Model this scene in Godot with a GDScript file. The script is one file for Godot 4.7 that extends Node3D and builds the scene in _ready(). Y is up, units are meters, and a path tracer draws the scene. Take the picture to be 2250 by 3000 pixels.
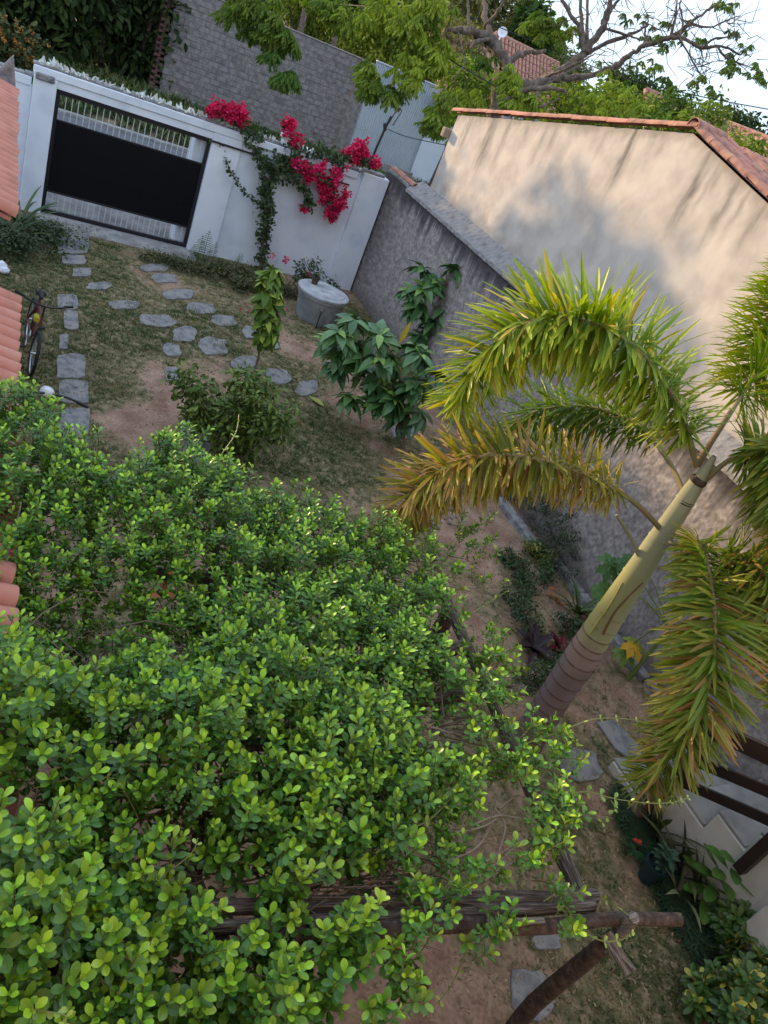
extends Node3D
# A walled garden seen from an upper floor: tilted phone picture, shade in the yard, low sun over the trees across the street.

# ---------------------------------------------------------------- camera model (photo pixels <-> directions)
const PW := 2250.0
const PH := 3000.0
const FOC := 2250.0
const EYE := Vector3(0.0, 5.6, 0.0)
var AR: Vector3
var AU: Vector3
var AF: Vector3
var rng := RandomNumberGenerator.new()
var M := {}
var noise := FastNoiseLite.new()

func set_axes() -> void:
	var pitch := deg_to_rad(30.607)
	var roll := deg_to_rad(24.676)
	var yaw := deg_to_rad(34.889)
	AF = Vector3(sin(yaw) * cos(pitch), -sin(pitch), -cos(yaw) * cos(pitch))
	var r0 := Vector3(cos(yaw), 0, sin(yaw))
	var u0 := r0.cross(AF)
	AR = r0 * cos(roll) + u0 * sin(roll)
	AU = -r0 * sin(roll) + u0 * cos(roll)

func ray(x: float, y: float) -> Vector3:
	return AF + AR * ((x - PW / 2) / FOC) - AU * ((y - PH / 2) / FOC)

func on_y(x: float, y: float, h := 0.0) -> Vector3:      # where the pixel's ray meets a level surface
	var d := ray(x, y)
	return EYE + d * ((h - EYE.y) / d.y)

func on_x(x: float, y: float, px: float) -> Vector3:     # ... a wall along z
	var d := ray(x, y)
	return EYE + d * (px / d.x)

func on_z(x: float, y: float, pz: float) -> Vector3:     # ... a wall along x
	var d := ray(x, y)
	return EYE + d * (pz / d.z)

func at_d(x: float, y: float, depth: float) -> Vector3:
	return EYE + ray(x, y) * depth

func pix(p: Vector3) -> Vector2:
	var v := p - EYE
	var w := v.dot(AF)
	return Vector2(PW / 2 + FOC * v.dot(AR) / w, PH / 2 - FOC * v.dot(AU) / w)

# ---------------------------------------------------------------- mesh builder
class MB:
	var v := PackedVector3Array()
	var n := PackedVector3Array()
	var c := PackedColorArray()
	var uv := PackedVector2Array()
	var has_uv := false
	var col := Color.WHITE

	func tri(a: Vector3, b: Vector3, d: Vector3, out := Vector3.ZERO) -> void:
		var f := (d - a).cross(b - a)
		if out != Vector3.ZERO and f.dot(out) < 0.0:
			var s := b
			b = d
			d = s
			f = -f
		f = f.normalized()
		v.append(a); v.append(b); v.append(d)
		n.append(f); n.append(f); n.append(f)
		c.append(col); c.append(col); c.append(col)

	func tri_s(a: Vector3, b: Vector3, d: Vector3, na: Vector3, nb: Vector3, nd: Vector3) -> void:
		if (d - a).cross(b - a).dot(na + nb + nd) < 0.0:
			v.append(a); v.append(d); v.append(b)
			n.append(na); n.append(nd); n.append(nb)
		else:
			v.append(a); v.append(b); v.append(d)
			n.append(na); n.append(nb); n.append(nd)
		c.append(col); c.append(col); c.append(col)

	func quad(a: Vector3, b: Vector3, d: Vector3, e: Vector3, out := Vector3.ZERO) -> void:
		tri(a, b, d, out)
		tri(a, d, e, out)

	func quad_s(a: Vector3, b: Vector3, d: Vector3, e: Vector3, na: Vector3, nb: Vector3, nd: Vector3, ne: Vector3) -> void:
		tri_s(a, b, d, na, nb, nd)
		tri_s(a, d, e, na, nd, ne)

	func quad_uv(a: Vector3, b: Vector3, d: Vector3, e: Vector3, ua: Vector2, ub: Vector2, ud: Vector2, ue: Vector2, out: Vector3) -> void:
		has_uv = true
		var f := (d - a).cross(b - a)
		if f.dot(out) >= 0.0:
			tri(a, b, d)
			uv.append(ua); uv.append(ub); uv.append(ud)
			tri(a, d, e)
			uv.append(ua); uv.append(ud); uv.append(ue)
		else:
			tri(a, d, b)
			uv.append(ua); uv.append(ud); uv.append(ub)
			tri(a, e, d)
			uv.append(ua); uv.append(ue); uv.append(ud)

	# box with chamfered edges; s = full size, centred on xf
	func box(xf: Transform3D, s: Vector3, ch := 0.0) -> void:
		var h := s * 0.5
		if ch <= 0.0:
			for ax in 3:
				for sg in [-1.0, 1.0]:
					var o := Vector3.ZERO
					o[ax] = sg * h[ax]
					var p := Vector3.ZERO
					p[(ax + 1) % 3] = h[(ax + 1) % 3]
					var q := Vector3.ZERO
					q[(ax + 2) % 3] = h[(ax + 2) % 3]
					quad(xf * (o - p - q), xf * (o + p - q), xf * (o + p + q), xf * (o - p + q), xf.basis * o)
			return
		ch = minf(ch, minf(h.x, minf(h.y, h.z)) * 0.9)
		var k := h - Vector3(ch, ch, ch)
		for ax in 3:
			var a1: int = (ax + 1) % 3
			var a2: int = (ax + 2) % 3
			for sg in [-1.0, 1.0]:
				var o := Vector3.ZERO
				o[ax] = sg * h[ax]
				var p := Vector3.ZERO
				p[a1] = k[a1]
				var q := Vector3.ZERO
				q[a2] = k[a2]
				quad(xf * (o - p - q), xf * (o + p - q), xf * (o + p + q), xf * (o - p + q), xf.basis * o)
			for s1 in [-1.0, 1.0]:
				for s2 in [-1.0, 1.0]:
					var e := Vector3.ZERO
					e[ax] = k[ax]
					var f1 := Vector3.ZERO
					f1[a1] = s1 * h[a1]
					f1[a2] = s2 * k[a2]
					var f2 := Vector3.ZERO
					f2[a1] = s1 * k[a1]
					f2[a2] = s2 * h[a2]
					quad(xf * (f1 - e), xf * (f1 + e), xf * (f2 + e), xf * (f2 - e), xf.basis * (f1 + f2))
		for sx in [-1.0, 1.0]:
			for sy in [-1.0, 1.0]:
				for sz in [-1.0, 1.0]:
					tri(xf * Vector3(sx * h.x, sy * k.y, sz * k.z), xf * Vector3(sx * k.x, sy * h.y, sz * k.z), xf * Vector3(sx * k.x, sy * k.y, sz * h.z), xf.basis * Vector3(sx, sy, sz))

	func aabox(lo: Vector3, hi: Vector3, ch := 0.0) -> void:
		box(Transform3D(Basis(), (lo + hi) * 0.5), hi - lo, ch)

	# swept round section; r = one radius per point; wob = uneven section
	func tube(p: Array, r: Array, sides := 8, caps := true, wob := 0.0, sd := 0.0) -> void:
		var rings := []
		var nr := []
		var side := Vector3.ZERO
		for i in p.size():
			var t: Vector3 = (p[mini(i + 1, p.size() - 1)] - p[maxi(i - 1, 0)]).normalized()
			if side == Vector3.ZERO:
				side = t.cross(Vector3.UP if absf(t.y) < 0.9 else Vector3.RIGHT).normalized()
			side = (side - t * side.dot(t)).normalized()
			var up := t.cross(side)
			var ring := []
			var nn := []
			for k in sides:
				var a := TAU * k / sides
				var d := side * cos(a) + up * sin(a)
				var w := 1.0 + wob * (sin(a * 2.0 + sd + i * 0.7) * 0.6 + sin(a * 3.0 + sd * 2.3 - i * 1.1) * 0.4)
				ring.append(p[i] + d * (r[i] * w))
				nn.append(d)
			rings.append(ring)
			nr.append(nn)
		for i in p.size() - 1:
			for k in sides:
				var j := (k + 1) % sides
				quad_s(rings[i][k], rings[i][j], rings[i + 1][j], rings[i + 1][k], nr[i][k], nr[i][j], nr[i + 1][j], nr[i + 1][k])
		if caps:
			for e in [0, p.size() - 1]:
				var out: Vector3 = (p[0] - p[1]) if e == 0 else (p[e] - p[e - 1])
				for k in sides:
					tri(p[e], rings[e][k], rings[e][(k + 1) % sides], out)

	# lathe round y: profile of (radius, height)
	func lathe(xf: Transform3D, prof: Array, sides := 24) -> void:
		for i in prof.size() - 1:
			var a: Vector2 = prof[i]
			var b: Vector2 = prof[i + 1]
			var nn := Vector2(b.y - a.y, a.x - b.x).normalized()
			for k in sides:
				var t0 := TAU * k / sides
				var t1 := TAU * (k + 1) / sides
				var d0 := Vector3(cos(t0), 0, sin(t0))
				var d1 := Vector3(cos(t1), 0, sin(t1))
				var y := Vector3.UP
				var p0 := xf * (d0 * a.x + y * a.y)
				var p1 := xf * (d1 * a.x + y * a.y)
				var p2 := xf * (d1 * b.x + y * b.y)
				var p3 := xf * (d0 * b.x + y * b.y)
				var n0 := xf.basis * (d0 * nn.x + y * nn.y)
				var n1 := xf.basis * (d1 * nn.x + y * nn.y)
				if a.x > 0.0:
					tri_s(p0, p1, p2, n0, n1, n1)
				if b.x > 0.0:
					tri_s(p0, p2, p3, n0, n1, n0)

	# vertical prism over a convex-ish outline (x, z), top edge chamfered
	func prism(pts: Array, y0: float, y1: float, ch := 0.0) -> void:
		var m := Vector2.ZERO
		for q in pts:
			m += q
		m /= pts.size()
		for i in pts.size():
			var a: Vector2 = pts[i]
			var b: Vector2 = pts[(i + 1) % pts.size()]
			var ai := a + (m - a).normalized() * ch
			var bi := b + (m - b).normalized() * ch
			var o := Vector3((a + b).x * 0.5 - m.x, 0, (a + b).y * 0.5 - m.y)
			var yc := y1 - ch
			quad(Vector3(a.x, y0, a.y), Vector3(b.x, y0, b.y), Vector3(b.x, yc, b.y), Vector3(a.x, yc, a.y), o)
			if ch > 0.0:
				quad(Vector3(a.x, yc, a.y), Vector3(b.x, yc, b.y), Vector3(bi.x, y1, bi.y), Vector3(ai.x, y1, ai.y), o + Vector3.UP * o.length())
			tri(Vector3(m.x, y1, m.y), Vector3(ai.x, y1, ai.y), Vector3(bi.x, y1, bi.y), Vector3.UP)

	# a leaf: blade from base along d, face towards up; prof = [t, half width] pairs; fold lifts the edges, droop bends it down
	func leaf(base: Vector3, d: Vector3, up: Vector3, length: float, width: float, prof: Array, fold := 0.2, droop := 0.2, c0 := Color.WHITE, c1 := Color.WHITE) -> void:
		d = d.normalized()
		var s := d.cross(up).normalized()
		up = s.cross(d).normalized()
		var pm := Vector3.ZERO
		var pl := Vector3.ZERO
		var pr := Vector3.ZERO
		var cp := c0
		for i in prof.size():
			var t: float = prof[i][0]
			var w: float = prof[i][1] * width
			var mid := base + d * (length * t * (1.0 - droop * droop * 0.25 * t)) - up * (length * droop * t * t)
			var l := mid + s * w + up * (w * fold)
			var r := mid - s * w + up * (w * fold)
			var cc := c0.lerp(c1, t)
			if i > 0:
				_lt(pm, pl, l, cp, cp, cc, up)
				_lt(pm, l, mid, cp, cc, cc, up)
				_lt(pm, mid, r, cp, cc, cc, up)
				_lt(pm, r, pr, cp, cc, cp, up)
			pm = mid; pl = l; pr = r; cp = cc

	func _lt(a: Vector3, b: Vector3, d: Vector3, ca: Color, cb: Color, cd: Color, up: Vector3) -> void:
		var f := (d - a).cross(b - a)
		if f.length_squared() < 1e-16:
			return
		if f.dot(up) < 0.0:
			var s := b
			b = d
			d = s
			var sc := cb
			cb = cd
			cd = sc
			f = -f
		f = f.normalized()
		v.append(a); v.append(b); v.append(d)
		n.append(f); n.append(f); n.append(f)
		c.append(ca); c.append(cb); c.append(cd)

	func add(o: MB, xf: Transform3D) -> void:
		for i in o.v.size():
			v.append(xf * o.v[i])
			n.append((xf.basis * o.n[i]).normalized())
			c.append(o.c[i] * col)

	func done() -> ArrayMesh:
		var arr := []
		arr.resize(Mesh.ARRAY_MAX)
		arr[Mesh.ARRAY_VERTEX] = v
		arr[Mesh.ARRAY_NORMAL] = n
		arr[Mesh.ARRAY_COLOR] = c
		if has_uv and uv.size() == v.size():
			arr[Mesh.ARRAY_TEX_UV] = uv
		var m := ArrayMesh.new()
		m.add_surface_from_arrays(Mesh.PRIMITIVE_TRIANGLES, arr)
		return m

# ---------------------------------------------------------------- scene helpers
func lin(r: float, g: float, b: float) -> Color:      # linear base colour -> what albedo_color wants
	return Color(r, g, b).linear_to_srgb()

func mat(called: String, colour: Color, rough := 0.8, vcol := false, spec := 0.5) -> StandardMaterial3D:
	var m := StandardMaterial3D.new()
	m.resource_name = called
	m.albedo_color = colour
	m.roughness = rough
	m.metallic_specular = spec
	m.vertex_color_use_as_albedo = vcol
	M[called] = m
	return m

func ntex(freq: float, ramp: Array, size := 512, sd := 1, oct := 5, kind := FastNoiseLite.TYPE_SIMPLEX_SMOOTH) -> NoiseTexture2D:
	var f := FastNoiseLite.new()
	f.seed = sd
	f.frequency = freq
	f.noise_type = kind
	f.fractal_octaves = oct
	var t := NoiseTexture2D.new()
	t.width = size
	t.height = size
	t.seamless = true
	t.noise = f
	if ramp.size():
		var g := Gradient.new()
		var off := PackedFloat32Array()
		var cs := PackedColorArray()
		for r in ramp:
			off.append(r[0])
			cs.append(r[1])
		g.offsets = off
		g.colors = cs
		t.color_ramp = g
	return t

func surf(m: StandardMaterial3D, tex: Texture2D, scale: float, world := true) -> void:      # colour by triplanar mapping
	m.albedo_texture = tex
	m.uv1_triplanar = true
	m.uv1_world_triplanar = world
	m.uv1_scale = Vector3(scale, scale, scale)

func bump(m: StandardMaterial3D, tex: Texture2D, cm: float) -> void:
	m.heightmap_enabled = true
	m.heightmap_texture = tex
	m.heightmap_scale = cm

func leafy(called: String, rough: float, back: Color, spec := 0.5) -> StandardMaterial3D:
	var m := mat(called, Color.WHITE, rough, true, spec)
	m.backlight_enabled = true
	m.backlight = back
	m.cull_mode = BaseMaterial3D.CULL_DISABLED
	return m

var taken := {}
func numbered(called: String) -> String:
	if not taken.has(called):
		taken[called] = 0
		return called
	taken[called] += 1
	return "%s_%03d" % [called, taken[called]]

func tag(o: Node, label: String, category: String, group := "", kind := "") -> Node:
	if label: o.set_meta("label", label)
	if category: o.set_meta("category", category)
	if group: o.set_meta("group", group)
	if kind: o.set_meta("kind", kind)
	return o

func thing(called: String, label: String, category: String, at := Vector3.ZERO, group := "") -> Node3D:
	var o := Node3D.new()
	o.name = numbered(called)
	add_child(o)
	o.position = at
	tag(o, label, category, group)
	return o

# a part (or a one-mesh thing when parent is the root)
func part(called: String, mesh: Mesh, m: Material, parent: Node, xf := Transform3D()) -> MeshInstance3D:
	var o := MeshInstance3D.new()
	o.name = numbered(called) if parent == self else called
	o.mesh = mesh
	o.material_override = m
	parent.add_child(o, true)
	o.transform = xf
	return o

func setting(called: String, mesh: Mesh, m: Material) -> MeshInstance3D:
	var o := part(called, mesh, m, self)
	o.set_meta("kind", "structure")
	return o

func many(called: String, mesh: Mesh, m: Material, xfs: Array, cols: Array, parent: Node, stuff := true) -> MultiMeshInstance3D:
	var mm := MultiMesh.new()
	mm.transform_format = MultiMesh.TRANSFORM_3D
	mm.use_colors = cols.size() > 0
	mm.mesh = mesh
	mm.instance_count = xfs.size()
	for i in xfs.size():
		mm.set_instance_transform(i, xfs[i])
		if cols.size():
			mm.set_instance_color(i, cols[i])
	var o := MultiMeshInstance3D.new()
	o.name = numbered(called) if parent == self else called
	o.multimesh = mm
	o.material_override = m
	parent.add_child(o, true)
	if stuff:
		o.set_meta("kind", "stuff")
	return o

func R(a: float, b: float) -> float:
	return rng.randf_range(a, b)

func rdir() -> Vector3:
	var z := R(-1, 1)
	var a := R(0, TAU)
	var r := sqrt(1 - z * z)
	return Vector3(r * cos(a), z, r * sin(a))

func look(d: Vector3, up := Vector3.UP) -> Basis:      # basis whose y axis points along d
	var y := d.normalized()
	var x := up.cross(y)
	if x.length() < 1e-3:
		x = Vector3.RIGHT.cross(y)
	x = x.normalized()
	return Basis(x, y, x.cross(y))

func spline(p: Array, steps: int) -> Array:      # Catmull-Rom through points
	var out := []
	for i in p.size() - 1:
		var a: Vector3 = p[maxi(i - 1, 0)]
		var b: Vector3 = p[i]
		var c: Vector3 = p[i + 1]
		var d: Vector3 = p[mini(i + 2, p.size() - 1)]
		for k in steps:
			out.append(b.cubic_interpolate(c, a, d, float(k) / steps))
	out.append(p[-1])
	return out

func radii(n: int, r0: float, r1: float) -> Array:
	var out := []
	for i in n:
		out.append(lerpf(r0, r1, float(i) / maxf(1, n - 1)))
	return out

func V2(p: Vector3) -> Vector2:
	return Vector2(p.x, p.z)

func polyimg(pts: Array, h := 0.0) -> Array:      # flat list of photo pixels -> outline on a level surface
	var out := []
	for i in range(0, pts.size(), 2):
		out.append(V2(on_y(pts[i], pts[i + 1], h)))
	return out

func inside(p: Vector2, poly: Array) -> bool:
	return Geometry2D.is_point_in_polygon(p, PackedVector2Array(poly))

func image_tex(w: int, h: int, fn: Callable) -> ImageTexture:
	var im := Image.create(w, h, false, Image.FORMAT_RGB8)
	for j in h:
		for i in w:
			im.set_pixel(i, j, fn.call(i, j))
	return ImageTexture.create_from_image(im)

const OVATE := [[0.0, 0.03], [0.25, 0.36], [0.5, 0.5], [0.75, 0.38], [1.0, 0.0]]
const OBOV := [[0.0, 0.06], [0.3, 0.3], [0.62, 0.5], [0.86, 0.4], [1.0, 0.12]]
const LANCE := [[0.0, 0.1], [0.3, 0.5], [0.65, 0.4], [1.0, 0.0]]
const STRAP := [[0.0, 0.5], [0.5, 0.5], [0.85, 0.36], [1.0, 0.02]]
const KITE := [[0.0, 0.02], [0.45, 0.5], [1.0, 0.0]]

# ---------------------------------------------------------------- ground cover: where earth shows through the grass
var blobs := []
var dgrid := PackedFloat32Array()
const DNX := 150
const DNZ := 260
func dirt_at(x: float, z: float) -> float:      # looked up from a grid filled once
	var fx := clampf((x + 3.0) / 11.6 * (DNX - 1), 0.0, DNX - 1.001)
	var fz := clampf((z + 17.6) / 20.6 * (DNZ - 1), 0.0, DNZ - 1.001)
	var i := int(fx)
	var j := int(fz)
	fx -= i
	fz -= j
	var k := j * DNX + i
	return lerpf(lerpf(dgrid[k], dgrid[k + 1], fx), lerpf(dgrid[k + DNX], dgrid[k + DNX + 1], fx), fz)

func dirt_calc(x: float, z: float) -> float:
	var a := 0.44 + 0.55 * noise.get_noise_2d(x * 26.0, z * 26.0) + 0.22 * noise.get_noise_2d(x * 120.0 + 50.0, z * 120.0)
	for b in blobs:
		var d2: float = (x - b[0]) * (x - b[0]) + (z - b[1]) * (z - b[1])
		if d2 < b[2] * b[2] * 4.0:
			a += b[3] * exp(-d2 / (b[2] * b[2]))
	return clampf(a, 0.0, 1.0)

func _ready() -> void:
	rng.seed = 20240611
	noise.seed = 7
	noise.frequency = 0.02
	noise.fractal_octaves = 4
	set_axes()
	# ---------- camera
	var cam := Camera3D.new()
	cam.name = "camera"
	cam.fov = rad_to_deg(2.0 * atan(PH / 2.0 / FOC))
	cam.near = 0.05
	cam.far = 400.0
	cam.transform = Transform3D(Basis(AR, AU, -AF), EYE)
	cam.current = true
	add_child(cam)
	# ---------- sky, exposure
	var sm := ProceduralSkyMaterial.new()
	sm.sky_top_color = Color(0.79, 0.865, 0.97)
	sm.sky_horizon_color = Color(0.82, 0.90, 0.97)
	sm.sky_curve = 0.14
	sm.sky_energy_multiplier = 1.0
	sm.ground_bottom_color = Color(0.30, 0.27, 0.23)
	sm.ground_horizon_color = Color(0.62, 0.64, 0.66)
	sm.sun_angle_max = 20.0
	sm.sun_curve = 0.1
	var sky := Sky.new()
	sky.sky_material = sm
	var env := Environment.new()
	env.background_mode = Environment.BG_SKY
	env.sky = sky
	env.background_energy_multiplier = 1.0
	env.tonemap_mode = Environment.TONE_MAPPER_LINEAR
	env.tonemap_exposure = 1.66
	env.sdfgi_enabled = true
	env.ssao_enabled = true
	env.ssil_enabled = true
	var we := WorldEnvironment.new()
	we.name = "world_environment"
	we.environment = env
	add_child(we)
	# ---------- low late-afternoon sun, over the trees across the street
	var sun := DirectionalLight3D.new()
	sun.name = "sun"
	sun.light_color = Color(1.0, 0.86, 0.66)
	sun.light_energy = 1.15
	sun.light_angular_distance = 0.6
	sun.shadow_enabled = true
	var to_sun := Vector3(-0.42, 0.165, -0.89).normalized()
	sun.basis = Basis.looking_at(-to_sun, Vector3.UP)
	sun.sky_mode = DirectionalLight3D.SKY_MODE_LIGHT_ONLY
	add_child(sun)

	materials()
	ground()
	street()
	front_wall()
	side_wall()
	cream_house()
	tiled_roofs()
	own_house()
	across_street()
	far_background()
	big_tree()
	pergola()
	palm_tree()
	garden_steps()
	tank_and_wall_plants()
	yard_plants()
	bed_plants()
	stair_plants()
	bicycles()
	wires()
	small_things()

func materials() -> void:
	var m: StandardMaterial3D
	# white limewash with faint grime
	m = mat("white_paint", Color.WHITE, 0.75)
	surf(m, ntex(0.006, [[0.0, lin(0.58, 0.62, 0.70)], [0.45, lin(0.73, 0.77, 0.83)], [1.0, lin(0.79, 0.82, 0.87)]], 512, 3), 0.25)
	bump(m, ntex(0.03, [], 512, 4), 0.25)
	m = mat("mortar", Color.WHITE, 0.95)
	surf(m, ntex(0.02, [[0.0, lin(0.10, 0.10, 0.11)], [0.5, lin(0.24, 0.235, 0.23)], [1.0, lin(0.36, 0.35, 0.34)]], 256, 5), 0.9)
	bump(m, ntex(0.05, [], 256, 6), 1.6)
	m = mat("glass_shard", Color(0.90, 0.93, 0.90, 0.62), 0.12)
	m.transparency = BaseMaterial3D.TRANSPARENCY_ALPHA
	m = mat("gate_black", lin(0.004, 0.004, 0.005), 0.55, false, 0.3)
	bump(m, ntex(0.02, [], 256, 8), 0.12)
	m.uv1_triplanar = true
	m.uv1_world_triplanar = true
	m = mat("gate_frame_black", lin(0.012, 0.013, 0.018), 0.42)
	m = mat("bar_grey", lin(0.55, 0.56, 0.55), 0.5)
	m = mat("concrete", Color.WHITE, 0.9)
	surf(m, ntex(0.012, [[0.0, lin(0.17, 0.165, 0.16)], [0.5, lin(0.29, 0.28, 0.27)], [1.0, lin(0.40, 0.39, 0.37)]], 512, 9), 0.35)
	bump(m, ntex(0.06, [], 256, 10), 0.5)
	m = mat("asphalt", Color.WHITE, 0.9)
	surf(m, ntex(0.02, [[0.0, lin(0.09, 0.092, 0.10)], [1.0, lin(0.16, 0.165, 0.18)]], 512, 11), 0.3)
	m = mat("slate", Color.WHITE, 0.72)
	surf(m, ntex(0.01, [[0.0, lin(0.115, 0.11, 0.11)], [0.3, lin(0.18, 0.175, 0.175)], [0.55, lin(0.24, 0.235, 0.23)], [0.8, lin(0.27, 0.25, 0.23)], [1.0, lin(0.29, 0.22, 0.17)]], 512, 12), 0.8)
	bump(m, ntex(0.02, [], 512, 13), 1.2)
	m = mat("terracotta", Color.WHITE, 0.85)
	surf(m, ntex(0.01, [[0.0, lin(0.28, 0.11, 0.075)], [0.35, lin(0.46, 0.185, 0.13)], [0.7, lin(0.54, 0.23, 0.165)], [1.0, lin(0.50, 0.30, 0.22)]], 512, 14), 0.6)
	bump(m, ntex(0.05, [], 256, 15), 0.3)
	m = mat("terracotta_old", Color.WHITE, 0.9)
	surf(m, ntex(0.012, [[0.0, lin(0.13, 0.07, 0.06)], [0.35, lin(0.32, 0.15, 0.11)], [0.7, lin(0.47, 0.23, 0.15)], [1.0, lin(0.55, 0.34, 0.24)]], 512, 16), 0.8)
	bump(m, ntex(0.05, [], 256, 17), 0.4)
	m = mat("block", Color.WHITE, 0.95)
	surf(m, ntex(0.02, [[0.0, lin(0.15, 0.13, 0.12)], [0.5, lin(0.25, 0.22, 0.205)], [1.0, lin(0.34, 0.30, 0.28)]], 512, 18), 0.35)
	m = mat("block_pale", Color.WHITE, 0.95)
	surf(m, ntex(0.02, [[0.0, lin(0.15, 0.135, 0.13)], [0.5, lin(0.24, 0.22, 0.21)], [1.0, lin(0.33, 0.30, 0.28)]], 512, 19), 0.35)
	m = mat("block_dark", Color.WHITE, 0.95)
	surf(m, ntex(0.02, [[0.0, lin(0.12, 0.105, 0.10)], [0.5, lin(0.20, 0.18, 0.165)], [1.0, lin(0.28, 0.25, 0.23)]], 512, 20), 0.35)
	m = mat("joint", lin(0.19, 0.17, 0.155), 0.95)
	m = mat("red_brick", Color.WHITE, 0.95)
	surf(m, ntex(0.02, [[0.0, lin(0.08, 0.045, 0.04)], [1.0, lin(0.22, 0.10, 0.08)]], 256, 21), 0.6)
	m = mat("sheet_metal", Color.WHITE, 0.5)
	surf(m, ntex(0.006, [[0.0, lin(0.40, 0.44, 0.49)], [0.5, lin(0.52, 0.56, 0.60)], [1.0, lin(0.60, 0.63, 0.66)]], 512, 22), 0.12)
	m = mat("bark", Color.WHITE, 0.95)
	surf(m, ntex(0.02, [[0.0, lin(0.04, 0.028, 0.02)], [0.5, lin(0.12, 0.085, 0.062)], [1.0, lin(0.23, 0.175, 0.13)]], 256, 23), 1.2)
	bump(m, ntex(0.06, [], 256, 24), 2.0)
	m = mat("bark_dark", Color.WHITE, 0.95)
	surf(m, ntex(0.03, [[0.0, lin(0.025, 0.016, 0.012)], [0.6, lin(0.09, 0.058, 0.042)], [1.0, lin(0.22, 0.16, 0.12)]], 256, 25), 1.5)
	bump(m, ntex(0.06, [], 256, 26), 1.5)
	m = mat("twig", lin(0.16, 0.115, 0.08), 0.9)
	m = mat("twig_pale", lin(0.30, 0.23, 0.17), 0.9)
	m = mat("green_stem", lin(0.14, 0.19, 0.05), 0.6)
	# weathered pergola timber: grain along the piece (object axes, long axis x)
	m = mat("old_timber", Color.WHITE, 0.9)
	m.albedo_texture = ntex(0.03, [[0.0, lin(0.035, 0.025, 0.02)], [0.5, lin(0.11, 0.082, 0.066)], [0.8, lin(0.22, 0.175, 0.145)], [1.0, lin(0.42, 0.37, 0.32)]], 512, 27)
	m.uv1_triplanar = true
	m.uv1_scale = Vector3(0.35, 5.0, 5.0)
	bump(m, ntex(0.03, [], 512, 28), 1.5)
	m = mat("dead_wood", Color.WHITE, 0.9)
	m.albedo_texture = ntex(0.03, [[0.0, lin(0.05, 0.04, 0.035)], [0.5, lin(0.24, 0.20, 0.17)], [1.0, lin(0.48, 0.43, 0.38)]], 512, 29)
	m.uv1_triplanar = true
	m.uv1_scale = Vector3(0.4, 6.0, 6.0)
	bump(m, ntex(0.03, [], 512, 28), 1.5)
	m = mat("dark_stain_wood", lin(0.022, 0.011, 0.010), 0.5)
	m = mat("rubber", lin(0.015, 0.015, 0.016), 0.7)
	m = mat("black_paint", lin(0.012, 0.012, 0.014), 0.4)
	m = mat("red_paint", lin(0.16, 0.03, 0.035), 0.35)
	m = mat("chrome", lin(0.6, 0.6, 0.62), 0.3)
	m.metallic = 0.9
	m = mat("yellow_plastic", lin(0.62, 0.50, 0.02), 0.45)
	m = mat("white_plastic", lin(0.75, 0.77, 0.80), 0.4)
	m = mat("teal_plastic", lin(0.008, 0.035, 0.042), 0.45)
	m = mat("cable_black", lin(0.015, 0.015, 0.017), 0.6)
	m = mat("soil", Color.WHITE, 1.0)
	surf(m, ntex(0.03, [[0.0, lin(0.07, 0.045, 0.035)], [1.0, lin(0.20, 0.13, 0.10)]], 256, 30), 0.8)
	# foliage
	leafy("leaf_vine", 0.33, Color(0.15, 0.22, 0.03), 0.48)
	leafy("leaf_palm", 0.42, Color(0.86, 0.90, 0.12), 0.4)
	leafy("leaf_soft", 0.5, Color(0.44, 0.60, 0.14), 0.4)
	leafy("leaf_far", 0.7, Color(0.62, 0.80, 0.20), 0.25)
	leafy("leaf_glossy", 0.36, Color(0.18, 0.28, 0.08), 0.5)
	leafy("bract", 0.6, Color(0.60, 0.10, 0.14), 0.3)
	leafy("grass_blade", 0.7, Color(0.34, 0.44, 0.12), 0.3)
	mat("plain_vertex", Color.WHITE, 0.8, true, 0.3)

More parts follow.
